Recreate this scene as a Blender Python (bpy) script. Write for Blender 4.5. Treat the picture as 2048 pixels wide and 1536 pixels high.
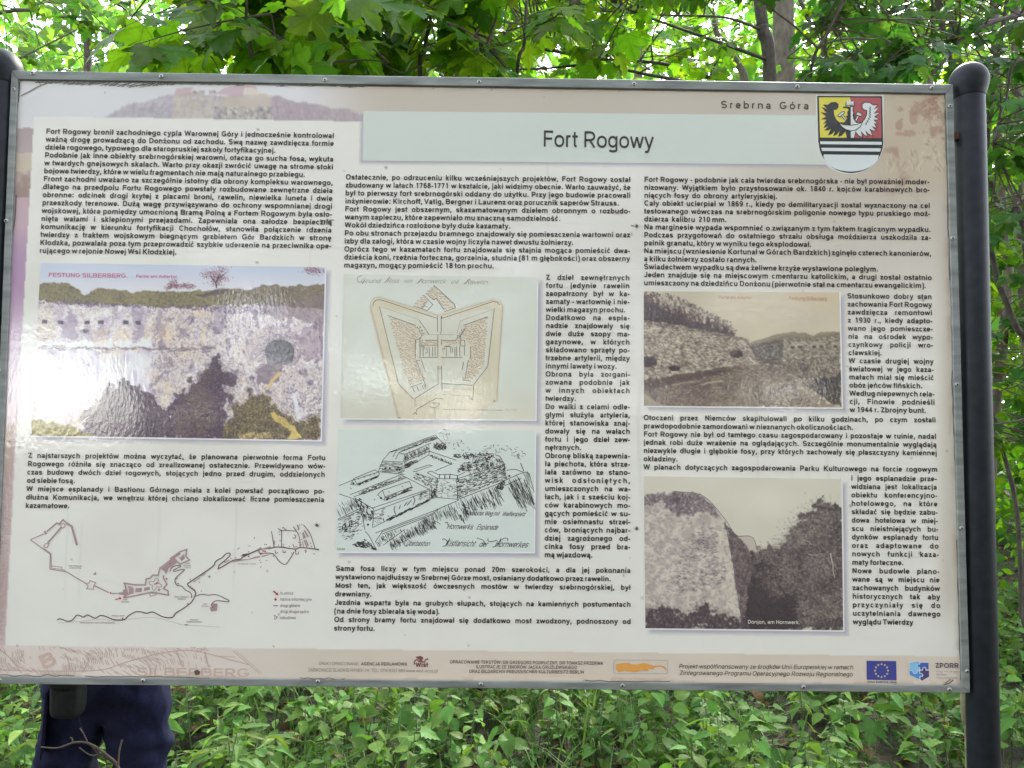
import bpy, math, random
import numpy as np
from mathutils import Matrix, Vector
from mathutils.geometry import tessellate_polygon

for _o in list(bpy.data.objects):
    bpy.data.objects.remove(_o)
SC = bpy.context.scene
COL = SC.collection
R = math.radians

# ------------------------------------------------------------------ camera
F = 1538.0                                   # focal length in photo pixels (2048 wide)
TOP = 2.36                                   # height of the upper board edge
CAM = Vector((0.0556, -1.5996, TOP - 0.740))
# rows: camera right, down, forward written in board axes (u right, v down, w into the board)
RC = np.array([[0.99990425, -0.01162835, -0.00750133],
               [0.0120257, 0.99839724, 0.0553022],
               [0.00684624, -0.05538711, 0.99844148]])
W2 = np.array([[1, 0, 0], [0, 0, -1], [0, 1, 0]], float)   # world xyz <- (u, v, w):  x=u, y=w, z=-v
def _w(r):
    return Vector((r[0], r[2], -r[1]))
c_r, c_d, c_f = _w(RC[0]), _w(RC[1]), _w(RC[2])
cam_d = bpy.data.cameras.new('camera')
cam = bpy.data.objects.new('camera', cam_d)
COL.objects.link(cam)
cam.matrix_world = Matrix(((c_r.x, -c_d.x, -c_f.x, CAM.x), (c_r.y, -c_d.y, -c_f.y, CAM.y),
                           (c_r.z, -c_d.z, -c_f.z, CAM.z), (0, 0, 0, 1)))
cam_d.sensor_fit = 'HORIZONTAL'
cam_d.sensor_width = 36.0
cam_d.lens = 36.0 * F / 2048.0
cam_d.clip_start = 0.05
cam_d.clip_end = 500
SC.camera = cam

# ------------------------------------------------------------------ light
SUN_EL, SUN_AZ = 42.0, 28.0                  # the sun stands behind the board, to the right
world = bpy.data.worlds.new('World')
SC.world = world
world.use_nodes = True
wn, wl = world.node_tree.nodes, world.node_tree.links
wn.clear()
sky = wn.new('ShaderNodeTexSky')
sky.sky_type = 'NISHITA'
sky.sun_disc = False
sky.sun_elevation = R(SUN_EL)
sky.sun_rotation = R(SUN_AZ)
sky.air_density = 1.0
sky.dust_density = 0.4
hs = wn.new('ShaderNodeHueSaturation')       # thin white cloud: a paler sky
hs.inputs['Saturation'].default_value = 0.30
bg = wn.new('ShaderNodeBackground')
bg.inputs['Strength'].default_value = 0.15
wo = wn.new('ShaderNodeOutputWorld')
wl.new(sky.outputs[0], hs.inputs['Color'])
wl.new(hs.outputs[0], bg.inputs[0])
wl.new(bg.outputs[0], wo.inputs[0])
sun_d = bpy.data.lights.new('sun', 'SUN')
sun_d.energy = 3.0
sun_d.angle = R(2.0)
sun_d.color = (1.0, 0.95, 0.86)
sun = bpy.data.objects.new('sun', sun_d)
COL.objects.link(sun)
_sd = Vector((math.sin(R(SUN_AZ)) * math.cos(R(SUN_EL)), math.cos(R(SUN_AZ)) * math.cos(R(SUN_EL)), math.sin(R(SUN_EL))))
sun.rotation_euler = _sd.to_track_quat('Z', 'Y').to_euler()
sun.location = (6, 10, 14)
SC.view_settings.view_transform = 'Standard'
SC.view_settings.look = 'None'
SC.view_settings.exposure = 3.0
SC.view_settings.gamma = 1.0
SC.render.engine = 'CYCLES'
SC.cycles.max_bounces = 7
SC.cycles.diffuse_bounces = 3
SC.cycles.glossy_bounces = 3
SC.cycles.transmission_bounces = 5
SC.cycles.use_denoising = True

# ------------------------------------------------------------------ helpers
def lin(c):
    c = np.asarray(c, float) / 255.0
    return np.where(c <= 0.04045, c / 12.92, ((c + 0.055) / 1.055) ** 2.4)

def rays(px, py):
    px = np.asarray(px, float); py = np.asarray(py, float)
    a = (px - 1024) / F; b = (py - 768) / F
    rr = np.array(c_r); dd = np.array(c_d); ff = np.array(c_f)
    return a[..., None] * rr + b[..., None] * dd + ff

def at(px, py, Y=0.0):
    """points of the world plane y = Y seen at photo pixels"""
    d = rays(px, py)
    t = (np.asarray(Y, float) - CAM.y) / d[..., 1]
    return np.array(CAM) + d * t[..., None]

def tag(o, label=None, cat=None, group=None, kind=None):
    if label: o['label'] = label
    if cat: o['category'] = cat
    if group: o['group'] = group
    if kind: o['kind'] = kind
    return o

def empty(name, loc, label=None, cat=None, group=None):
    o = bpy.data.objects.new(name, None)
    COL.objects.link(o)
    o.location = loc
    o.empty_display_size = 0.1
    return tag(o, label, cat, group)

def mesh(name, V, faces, m, parent=None, smooth=False):
    """faces: (n,k) array or list of index lists; V are world coordinates"""
    V = np.asarray(V, np.float32).reshape(-1, 3)
    if parent is not None:
        off = np.zeros(3)
        p = parent
        while p is not None:
            off += np.array(p.location); p = p.parent
        V = V - off.astype(np.float32)
    me = bpy.data.meshes.new(name)
    if isinstance(faces, np.ndarray):
        n, k = faces.shape
        me.vertices.add(len(V)); me.vertices.foreach_set('co', V.ravel())
        me.loops.add(n * k); me.loops.foreach_set('vertex_index', faces.astype(np.int32).ravel())
        me.polygons.add(n)
        me.polygons.foreach_set('loop_start', np.arange(0, n * k, k, dtype=np.int32))
        me.polygons.foreach_set('loop_total', np.full(n, k, np.int32))
        me.update(calc_edges=True)
    else:
        me.from_pydata(V.tolist(), [], [list(f) for f in faces])
    if smooth:
        me.polygons.foreach_set('use_smooth', np.ones(len(me.polygons), bool))
    me.materials.append(m)
    me.update()
    o = bpy.data.objects.new(name, me)
    COL.objects.link(o)
    if parent is not None: o.parent = parent
    return o

class MB:
    """collects pieces of geometry that become ONE mesh"""
    def __init__(s): s.v = []; s.f = []; s.n = 0
    def add(s, V, Fs):
        V = np.asarray(V, float).reshape(-1, 3)
        s.v.append(V); s.f += [[i + s.n for i in f] for f in Fs]; s.n += len(V)
    def box(s, lo, hi):
        x0, y0, z0 = lo; x1, y1, z1 = hi
        s.add([(x0, y0, z0), (x1, y0, z0), (x1, y1, z0), (x0, y1, z0), (x0, y0, z1), (x1, y0, z1), (x1, y1, z1), (x0, y1, z1)],
              [(0, 3, 2, 1), (4, 5, 6, 7), (0, 1, 5, 4), (1, 2, 6, 5), (2, 3, 7, 6), (3, 0, 4, 7)])
    def tube(s, pts, rad, k=8, cap=True):
        P = np.asarray(pts, float); n = len(P)
        rad = np.broadcast_to(np.asarray(rad, float), (n,))
        T = np.gradient(P, axis=0); T /= np.linalg.norm(T, axis=1)[:, None] + 1e-9
        up = np.array([0.31, 0.2, 0.93]) if abs(T[0][2]) < 0.8 else np.array([0.95, 0.3, 0.05])
        rings = []
        for i in range(n):
            a = np.cross(T[i], up); a /= np.linalg.norm(a) + 1e-9
            b = np.cross(T[i], a)
            up = np.cross(a, T[i]) if i else up
            th = np.arange(k) * 2 * math.pi / k
            rings.append(P[i] + rad[i] * (np.cos(th)[:, None] * a + np.sin(th)[:, None] * b))
        f = []
        for i in range(n - 1):
            for j in range(k):
                j2 = (j + 1) % k
                f.append((i * k + j, i * k + j2, (i + 1) * k + j2, (i + 1) * k + j))
        if cap:
            f.append(tuple(range(k))[::-1]); f.append(tuple((n - 1) * k + j for j in range(k)))
        s.add(np.concatenate(rings), f)
    def lathe(s, prof, cx, cy, k=28):
        n = len(prof); V = []
        for r, z in prof:
            for j in range(k):
                a = 2 * math.pi * j / k
                V.append((cx + r * math.cos(a), cy + r * math.sin(a), z))
        f = [(i * k + j, i * k + (j + 1) % k, (i + 1) * k + (j + 1) % k, (i + 1) * k + j) for i in range(n - 1) for j in range(k)]
        f.append(tuple(range(k))[::-1]); f.append(tuple((n - 1) * k + j for j in range(k)))
        s.add(V, f)
    def build(s, name, m, parent=None, smooth=False):
        return mesh(name, np.concatenate(s.v), s.f, m, parent, smooth)

# ---- materials
def new_mat(name):
    m = bpy.data.materials.new(name); m.use_nodes = True
    n = m.node_tree.nodes; l = m.node_tree.links
    return m, n, l, n['Principled BSDF']

def _print_finish(n, l, p, base_gloss=1.0):
    p.inputs['Roughness'].default_value = 0.45
    p.inputs['Coat Weight'].default_value = base_gloss
    p.inputs['Coat Roughness'].default_value = 0.045
    p.inputs['Coat IOR'].default_value = 1.62
    tc = n.new('ShaderNodeTexCoord')
    mp = n.new('ShaderNodeMapping'); mp.inputs['Scale'].default_value = (1.0, 1.0, 0.55)
    n1 = n.new('ShaderNodeTexNoise'); n1.inputs['Scale'].default_value = 140; n1.inputs['Detail'].default_value = 3
    n2 = n.new('ShaderNodeTexNoise'); n2.inputs['Scale'].default_value = 9; n2.inputs['Detail'].default_value = 1
    ad = n.new('ShaderNodeMath'); ad.operation = 'MULTIPLY_ADD'; ad.inputs[1].default_value = 5.0
    bp = n.new('ShaderNodeBump'); bp.inputs['Strength'].default_value = 0.5; bp.inputs['Distance'].default_value = 0.00055
    l.new(tc.outputs['Object'], mp.inputs[0])
    l.new(mp.outputs[0], n1.inputs['Vector']); l.new(mp.outputs[0], n2.inputs['Vector'])
    l.new(n2.outputs[0], ad.inputs[0]); l.new(n1.outputs[0], ad.inputs[2])
    l.new(ad.outputs[0], bp.inputs['Height'])
    l.new(bp.outputs[0], p.inputs['Coat Normal'])

KW = 1.22                                     # printed colours are read off the photo at the board's middle
_ink = {}
def ink(c, name=None):
    key = tuple(c)
    if key not in _ink:
        m, n, l, p = new_mat(name or 'printed_ink')
        p.inputs['Base Color'].default_value = (*np.clip(lin(c) * KW, 0, 0.9), 1)
        _print_finish(n, l, p)
        _ink[key] = m
    return _ink[key]

m_print, _n, _l, _p = new_mat('printed_sheet')
_a = _n.new('ShaderNodeAttribute'); _a.attribute_name = 'Col'
_l.new(_a.outputs['Color'], _p.inputs['Base Color'])
_print_finish(_n, _l, _p)

def solid(name, c, rough=0.5, metal=0.0, noise=0.0, nscale=30, bump=0.0, spec=0.5, stretch=None):
    m, n, l, p = new_mat(name)
    c = np.asarray(c, float)
    p.inputs['Roughness'].default_value = rough; p.inputs['Metallic'].default_value = metal
    p.inputs['Specular IOR Level'].default_value = spec
    p.inputs['Base Color'].default_value = (*c, 1)
    if noise or bump:
        tc = n.new('ShaderNodeTexCoord'); t = n.new('ShaderNodeTexNoise')
        t.inputs['Scale'].default_value = nscale; t.inputs['Detail'].default_value = 6
        src = tc.outputs['Object']
        if stretch:
            mp = n.new('ShaderNodeMapping'); mp.inputs['Scale'].default_value = stretch
            l.new(src, mp.inputs[0]); src = mp.outputs[0]
        l.new(src, t.inputs['Vector'])
        if noise:
            r = n.new('ShaderNodeValToRGB')
            r.color_ramp.elements[0].position = 0.3; r.color_ramp.elements[1].position = 0.7
            r.color_ramp.elements[0].color = (*np.clip(c * (1 - noise), 0, 1), 1)
            r.color_ramp.elements[1].color = (*np.clip(c * (1 + noise), 0, 1), 1)
            l.new(t.outputs[0], r.inputs[0]); l.new(r.outputs[0], p.inputs['Base Color'])
        if bump:
            b = n.new('ShaderNodeBump'); b.inputs['Strength'].default_value = 0.6; b.inputs['Distance'].default_value = bump
            l.new(t.outputs[0], b.inputs['Height']); l.new(b.outputs[0], p.inputs['Normal'])
    return m

# ---- printing on the board: strokes, polygons, glyphs, painted pictures
def flat(px, py, lift):
    """board-plane points in front of the sheet by `lift` metres"""
    P = at(px, py, 0.0)
    P[..., 1] -= lift
    return P

_rs = np.random.RandomState(3)
class Ink:
    """thin printed shapes in photo-pixel coordinates through a local (ox, oy, scale) frame"""
    def __init__(s, ox=0, oy=0, k=1.0, lift=0.0007):
        s.ox, s.oy, s.k, s.lift = ox, oy, k, lift
        s.v = []; s.t = []; s.n = 0
    def _push(s, P, T):
        lf = s.lift + _rs.rand() * 0.0001
        V = flat(P[:, 0] / s.k + s.ox, P[:, 1] / s.k + s.oy, lf)
        s.v.append(V); s.t.append(np.asarray(T) + s.n); s.n += len(V)
    def line(s, pts, w=1.0, closed=False, taper=False):
        P = np.asarray(pts, float)
        if closed: P = np.vstack([P, P[:1]])
        n = len(P)
        D = np.diff(P, axis=0); L = np.linalg.norm(D, axis=1); D = D / (L[:, None] + 1e-9)
        N = np.stack([-D[:, 1], D[:, 0]], 1)
        M = np.vstack([N[:1], N[:-1] + N[1:], N[-1:]])
        if closed: M[0] = M[-1] = N[0] + N[-1]
        M /= np.linalg.norm(M, axis=1)[:, None] + 1e-9
        Nn = np.vstack([N[:1], N])
        c = np.clip((M * Nn).sum(1), 0.5, 1)
        ww = np.full(n, w / 2.0)
        if taper: ww = ww * np.linspace(1, 0.3, n)
        O = M * (ww / c)[:, None]
        V = np.empty((2 * n, 2)); V[0::2] = P + O; V[1::2] = P - O
        i = np.arange(n - 1) * 2
        T = np.concatenate([np.stack([i, i + 1, i + 3], 1), np.stack([i, i + 3, i + 2], 1)])
        s._push(V, T)
    def curve(s, pts, w=1.0, closed=False, k=6, taper=False):
        s.line(smooth(pts, k, closed), w, False, taper)
    def poly(s, pts):
        P = np.asarray(pts, float)
        T = tessellate_polygon([[Vector((x, y, 0)) for x, y in P]])
        s._push(P, np.array(T))
    def disc(s, x, y, r, k=14):
        a = np.arange(k) * 2 * math.pi / k
        P = np.stack([x + r * np.cos(a), y + r * np.sin(a)], 1)
        s._push(P, np.array([(0, i, i + 1) for i in range(1, k - 1)]))
    def build(s, name, c, parent):
        V = np.concatenate(s.v); T = np.concatenate(s.t)
        # front faces look at the reader (-y)
        a = V[T[:, 1]] - V[T[:, 0]]; b = V[T[:, 2]] - V[T[:, 0]]
        flip = (a[:, 2] * b[:, 0] - a[:, 0] * b[:, 2]) > 0
        T[flip] = T[flip][:, ::-1]
        return mesh(name, V, T, ink(c) if not isinstance(c, bpy.types.Material) else c, parent)

def smooth(pts, k=6, closed=False):
    P = np.asarray(pts, float)
    if closed: P = np.vstack([P[-1:], P, P[:2]])
    else: P = np.vstack([2 * P[:1] - P[1:2], P, 2 * P[-1:] - P[-2:-1]])
    out = []
    for i in range(1, len(P) - 2):
        p0, p1, p2, p3 = P[i - 1:i + 3]
        for j in range(k):
            t = j / k
            out.append(0.5 * (2 * p1 + (p2 - p0) * t + (2 * p0 - 5 * p1 + 4 * p2 - p3) * t * t + (3 * p1 - p0 - 3 * p2 + p3) * t ** 3))
    out.append(P[-2])
    return np.array(out)

# lettering: a plain grotesque drawn as strokes; heights in cap units of 716, widths of a common bold sans
def _arc(cx, cy, rx, ry, a0, a1, n=11, e=2.25):
    t = np.radians(np.linspace(a0, a1, n)); c, s = np.cos(t), np.sin(t)
    return [(cx + rx * np.sign(p) * abs(p) ** (2 / e), cy + ry * np.sign(q) * abs(q) ** (2 / e)) for p, q in zip(c, s)]
_ADV = dict(zip('abcdefghijklmnopqrstuvwxyz', (556, 611, 556, 611, 556, 333, 611, 611, 278, 278, 556, 278, 889, 611, 611, 611, 611, 389, 556, 333, 611, 556, 778, 556, 556, 500)))
_ADV.update(zip('ABCDEFGHIJKLMNOPQRSTUVWXYZ', (722, 722, 722, 722, 667, 611, 778, 722, 278, 556, 722, 611, 833, 722, 778, 667, 778, 722, 667, 611, 722, 667, 944, 667, 667, 611)))
_ADV.update({c: 556 for c in '0123456789'}); _ADV.update({' ': 278, '.': 278, ',': 278, '-': 333, '(': 333, ')': 333, ':': 333, '/': 278, "'": 200, '*': 350})
_DIA = {'ą': 'a', 'ę': 'e', 'ć': 'c', 'ń': 'n', 'ó': 'o', 'ś': 's', 'ź': 'z', 'ż': 'z', 'ł': 'l', 'Ą': 'A', 'Ę': 'E', 'Ć': 'C', 'Ń': 'N', 'Ó': 'O', 'Ś': 'S', 'Ź': 'Z', 'Ż': 'Z', 'Ł': 'L'}
def _skel(c, w):
    """skeleton polylines of one character for stroke width w"""
    if c in _DIA:
        b = _DIA[c]; L = list(_skel(b, w)); A = _ADV[b]; up = 716 if b.isupper() else 519
        if c in 'ćńóśźĆŃÓŚŹ': L.append([(A / 2 - 30, up + 55), (A / 2 + 70, up + 190)])
        elif c in 'żŻ': L.append([(A / 2, up + 70), (A / 2, up + 70 + w)])
        elif c == 'ł': L.append([(A / 2 - 105, 285), (A / 2 + 105, 430)])
        elif c == 'Ł': L.append([(10, 260), (330, 440)])
        else:
            x = A - 110 if c in 'ąĄĘ' else A / 2 + 60
            L.append([(x, 10), (x - 55, -70), (x - 40, -140), (x + 45, -150)])
        return L
    h = w / 2; A = _ADV[c]; X = 519; C = 716; m = A / 2; l = 62 + h; r = A - 62 - h; o = 9
    ry = X / 2 + o - h; lo = 36 + h; rx = m - lo
    ring = lambda cx, cy, a, b: _arc(cx, cy, a, b, 0, 360, 23)
    bx = (A - 75 - w) / 2 - 0
    S = lambda y0, y1, x0, x1: (_arc((x0 + x1) / 2, y1 - (y1 - y0) / 4, (x1 - x0) / 2, (y1 - y0) / 4, 20, 235, 12, 2.4) + _arc((x0 + x1) / 2, y0 + (y1 - y0) / 4, (x1 - x0) / 2, (y1 - y0) / 4, 55, -160, 12, 2.4))
    g = {
        'o': lambda: [ring(m, X / 2, rx, ry)],
        'c': lambda: [_arc(m + 8, X / 2, rx, ry, 42, 318, 19)],
        'e': lambda: [_arc(m, X / 2, rx, ry, -38, -322 - 38, 22)[::1] + [] if 0 else _arc(m, X / 2, rx, ry, 0, 318, 20), [(lo, X / 2 - 10), (A - lo + h * .9, X / 2 - 10)]],
        'a': lambda: [[(l - 5, 370)] + _arc(m - 5, X - h + o - 130, m - l, 130, 150, 0, 10) + [(r - 8, 90), (r + 22, 0)], _arc(m - 14, 155, m - l + 6, 155 - h + o, 62, 352, 15)],
        'b': lambda: [[(l, 0), (l, C)], ring(m + 16, X / 2, m - 16 - l + 26, ry)],
        'd': lambda: [[(r, 0), (r, C)], ring(m - 16, X / 2, m - 16 - l + 26, ry)],
        'p': lambda: [[(l, -200), (l, X)], ring(m + 16, X / 2, m - 16 - l + 26, ry)],
        'q': lambda: [[(r, -200), (r, X)], ring(m - 16, X / 2, m - 16 - l + 26, ry)],
        'g': lambda: [[(r, X)] + [(r, 0)] + _arc(m - 5, -80, r - m + 5, 125 - h, 0, -165, 9), ring(m - 16, X / 2 + 8, m - 16 - l + 26, ry - 8)],
        'f': lambda: [[(m - 15, 0), (m - 15, 560)] + _arc(m + 90, 560, 105, C - 560 - h + o, 178, 72, 8), [(15, X - h), (A - 5, X - h)]],
        'h': lambda: [[(l, 0), (l, C)], [(l, 300)] + _arc(m, X - 170, m - l, 170 - h + o, 170, 0, 10) + [(r, 0)]],
        'n': lambda: [[(l, 0), (l, X)], [(l, 300)] + _arc(m, X - 170, m - l, 170 - h + o, 170, 0, 10) + [(r, 0)]],
        'm': lambda: [[(l, 0), (l, X)], [(l, 300)] + _arc((l + m) / 2, X - 150, (m - l) / 2, 150 - h + o, 170, 0, 9) + [(m, 0)], [(m, 300)] + _arc((r + m) / 2, X - 150, (m - l) / 2, 150 - h + o, 170, 0, 9) + [(r, 0)]],
        'u': lambda: [[(r, 0), (r, X)], [(l, X)] + _arc(m, 170, m - l, 170 - h + o, 180, 350, 10) + [(r, 220)]],
        'r': lambda: [[(l, 0), (l, X)], [(l, 300)] + _arc(m + 60, X - 160, m + 60 - l, 160 - h + o, 175, 70, 8)],
        'i': lambda: [[(m, 0), (m, X)], [(m, C - w * .92), (m, C)]],
        'j': lambda: [[(m, X), (m, -100)] + _arc(m - 75, -110, 75, 100 - h, 0, -95, 6), [(m, C - w * .92), (m, C)]],
        'k': lambda: [[(l, 0), (l, C)], [(r + 10, X), (l + 20, 190)], [(m - 20, 290), (r + 25, 0)]],
        'l': lambda: [[(m, 0), (m, C)]],
        's': lambda: [S(h - o, X - h + o, lo + 12, A - lo - 12)],
        't': lambda: [[(m - 20, 670), (m - 20, 130)] + _arc(m + 70, 120, 92, 128 - h, 185, 280, 6), [(15, X - h), (A - 18, X - h)]],
        'v': lambda: [[(28 + h * .7, X), (m, h * .4), (A - 28 - h * .7, X)]],
        'w': lambda: [[(24 + h * .7, X), (A * .285, h * .4), (m, X - h * .5), (A * .715, h * .4), (A - 24 - h * .7, X)]],
        'x': lambda: [[(40 + h, 0), (A - 40 - h, X)], [(40 + h, X), (A - 40 - h, 0)]],
        'y': lambda: [[(28 + h * .7, X), (m + 10, 20)], [(A - 28 - h * .7, X), (m - 20, -60)] + [(m - 75, -150), (60, -152)]],
        'z': lambda: [[(28, X - h), (A - 48 - h * .6, X - h), (40 + h * .6, h), (A - 22, h)]],
        'A': lambda: [[(20 + h * .8, 0), (m, C - h * .5), (A - 20 - h * .8, 0)], [(150, 215), (A - 150, 215)]],
        'B': lambda: [[(l, h), (l, C - h), (m - 20, C - h)] + _arc(m + 20, (C - h + 380) / 2, r - m - 40, (C - h - 380) / 2, 90, -90, 9) + [(l, 380)], [(l, 380), (m + 20, 380)] + _arc(m + 40, (380 + h) / 2, r - m - 20, (380 - h) / 2, 90, -90, 9) + [(l, h)]],
        'C': lambda: [_arc(m + 5, C / 2, m - 48 - h, C / 2 + o - h, 40, 320, 21)],
        'D': lambda: [[(l + 5, h), (l + 5, C - h), (m - 40, C - h)] + _arc(m - 40, C / 2, r - m + 40, C / 2 - h, 90, -90, 13) + [(l + 5, h)]],
        'E': lambda: [[(A - 55, C - h), (l + 5, C - h), (l + 5, h), (A - 45, h)], [(l, C / 2 + 15), (A - 75, C / 2 + 15)]],
        'F': lambda: [[(A - 40, C - h), (l + 5, C - h), (l + 5, 0)], [(l, C / 2), (A - 90, C / 2)]],
        'G': lambda: [_arc(m, C / 2, m - 48 - h, C / 2 + o - h, 42, 335, 21) + [(r, 300), (m + 20, 300)]],
        'H': lambda: [[(l + 8, 0), (l + 8, C)], [(r - 8, 0), (r - 8, C)], [(l, C / 2 + 12), (r, C / 2 + 12)]],
        'I': lambda: [[(m, 0), (m, C)]],
        'J': lambda: [[(r - 10, C), (r - 10, 200)] + _arc(m - 10, 205, r - m, 205 - h + o, 0, -170, 10)],
        'K': lambda: [[(l + 8, 0), (l + 8, C)], [(r + 20, C), (l + 20, 240)], [(m - 50, 370), (r + 30, 0)]],
        'L': lambda: [[(l + 8, C), (l + 8, h), (A - 35, h)]],
        'M': lambda: [[(l + 5, 0), (l + 5, C - h * .6), (m, 90), (r - 5, C - h * .6), (r - 5, 0)]],
        'N': lambda: [[(l + 5, 0), (l + 5, C - h * .6), (r - 5, h * .6), (r - 5, C)]],
        'O': lambda: [ring(m, C / 2, m - 44 - h, C / 2 + o - h)],
        'P': lambda: [[(l + 8, 0), (l + 8, C - h), (m, C - h)] + _arc(m, (C - h + 285) / 2, r - m + 8, (C - h - 285) / 2, 90, -90, 11) + [(l, 285)]],
        'Q': lambda: [ring(m, C / 2, m - 44 - h, C / 2 + o - h), [(m + 60, 170), (A - 50, -30)]],
        'R': lambda: [[(l + 8, 0), (l + 8, C - h), (m, C - h)] + _arc(m, (C - h + 320) / 2, r - m - 5, (C - h - 320) / 2, 90, -90, 11) + [(l, 320)], [(m, 320), (r + 15, 0)]],
        'S': lambda: [S(h - o, C - h + o, 48 + h, A - 48 - h)],
        'T': lambda: [[(m, 0), (m, C)], [(20, C - h), (A - 20, C - h)]],
        'U': lambda: [[(l + 8, C), (l + 8, 240)] + _arc(m, 240, r - m - 8, 240 - h + o, 180, 360, 13) + [(r - 8, C)]],
        'V': lambda: [[(20 + h * .8, C), (m, h * .5), (A - 20 - h * .8, C)]],
        'W': lambda: [[(20 + h * .8, C), (A * .275, h * .5), (m, C - h * .5), (A * .725, h * .5), (A - 20 - h * .8, C)]],
        'X': lambda: [[(35 + h, 0), (A - 35 - h, C)], [(35 + h, C), (A - 35 - h, 0)]],
        'Y': lambda: [[(25 + h * .8, C), (m, 300), (A - 25 - h * .8, C)], [(m, 330), (m, 0)]],
        'Z': lambda: [[(45, C - h), (A - 60 - h, C - h), (45 + h, h), (A - 30, h)]],
        '0': lambda: [ring(m, C / 2, rx - 8, C / 2 + o - h)],
        '1': lambda: [[(m + 30, 0), (m + 30, C - h * .3), (m - 130, 545)]],
        '2': lambda: [_arc(m, C - 210, rx - 8, 210 - h + o, 165, -25, 10) + [(m - 20, 220), (lo + 15, h), (A - lo, h)]],
        '3': lambda: [_arc(m - 5, C - 195, rx - 25, 195 - h + o, 160, -80, 10) + [(m - 45, C / 2 + 20)], [(m - 45, C / 2 + 20)] + _arc(m - 5, 200, rx - 8, 200 - h + o, 88, -160, 11)],
        '4': lambda: [[(m + 75, 0), (m + 75, C - h * .5), (lo, 215), (A - 25, 215)]],
        '5': lambda: [[(A - 75, C - h), (lo + 70, C - h), (lo + 25, 340)] + _arc(m - 5, 225, rx - 8, 225 - h + o, 125, -160, 12)],
        '6': lambda: [_arc(m, C / 2, rx - 5, C / 2 + o - h, 45, 200, 11) , ring(m, 235, rx - 8, 235 - h + o)],
        '7': lambda: [[(40, C - h), (A - 50 - h, C - h), (m, 330), (m - 60, 0)]],
        '8': lambda: [ring(m, C - 195, rx - 30, 195 - h + o), ring(m, 205, rx - 8, 205 - h + o)],
        '9': lambda: [_arc(m, C / 2, rx - 5, C / 2 + o - h, 225, 380, 11), ring(m, C - 235, rx - 8, 235 - h + o)],
        '.': lambda: [[(m, 0), (m, w * 1.05)]],
        ',': lambda: [[(m, w * 1.05), (m, 0), (m - 45, -120)]],
        ':': lambda: [[(m, 0), (m, w * 1.05)], [(m, X - w), (m, X)]],
        '-': lambda: [[(45, 250), (A - 45, 250)]],
        '(': lambda: [_arc(A - 60, 255, A - 130, 470, 108, 252, 9)],
        ')': lambda: [_arc(60, 255, A - 130, 470, 72, -72, 9)],
        '/': lambda: [[(10, -10), (A - 10, C + 10)]],
        "'": lambda: [[(m, 480), (m, C)]],
        '*': lambda: [[(m - 80, 420), (m + 80, 620)], [(m + 80, 420), (m - 80, 620)]],
        ' ': lambda: [],
    }
    return g[c]()

def split_sharp(P):
    P = np.asarray(P, float)
    D = np.diff(P, axis=0); D = D / (np.linalg.norm(D, axis=1)[:, None] + 1e-9)
    cut = [0] + [i + 1 for i in range(len(D) - 1) if D[i] @ D[i + 1] < -0.25] + [len(P) - 1]
    return [P[a:b + 1] for a, b in zip(cut[:-1], cut[1:])]

def strip(P, w):
    P = np.asarray(P, float)
    keep = np.concatenate([[True], np.linalg.norm(np.diff(P, axis=0), axis=1) > 1e-6]); P = P[keep]
    n = len(P); D = np.diff(P, axis=0); D = D / (np.linalg.norm(D, axis=1)[:, None] + 1e-9)
    N = np.stack([-D[:, 1], D[:, 0]], 1)
    M = np.vstack([N[:1], N[:-1] + N[1:], N[-1:]])
    if n > 3 and np.allclose(P[0], P[-1]): M[0] = M[-1] = N[0] + N[-1]
    M = M / (np.linalg.norm(M, axis=1)[:, None] + 1e-9)
    c = np.clip((M * np.vstack([N[:1], N])).sum(1), 0.55, 1)
    O = M * (w / 2 / c)[:, None]
    V = np.empty((2 * n, 2)); V[0::2] = P + O; V[1::2] = P - O
    i = np.arange(n - 1) * 2
    return V, np.concatenate([np.stack([i, i + 1, i + 3], 1), np.stack([i, i + 3, i + 2], 1)])

_base = {'cap': 0.716}
_glyph = {}
def glyph(ch, w):
    """2D triangles, their strokes' depth step and the advance; w = stroke width in cap units"""
    key = (ch, w)
    if key not in _glyph:
        Vs, Ts, n = [np.zeros((0, 3))], [np.zeros((0, 3), int)], 0
        for q, pl in enumerate(p for a in _skel(ch, w) for p in split_sharp(a)):
            V, T = strip(pl, w)
            Vs.append(np.column_stack([V / 1000.0, np.full(len(V), q * 0.00003)])); Ts.append(T + n); n += len(V)
        _glyph[key] = (np.concatenate(Vs), np.concatenate(Ts), _ADV[_DIA.get(ch, ch)] / 1000.0)
    return _glyph[key]

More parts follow.
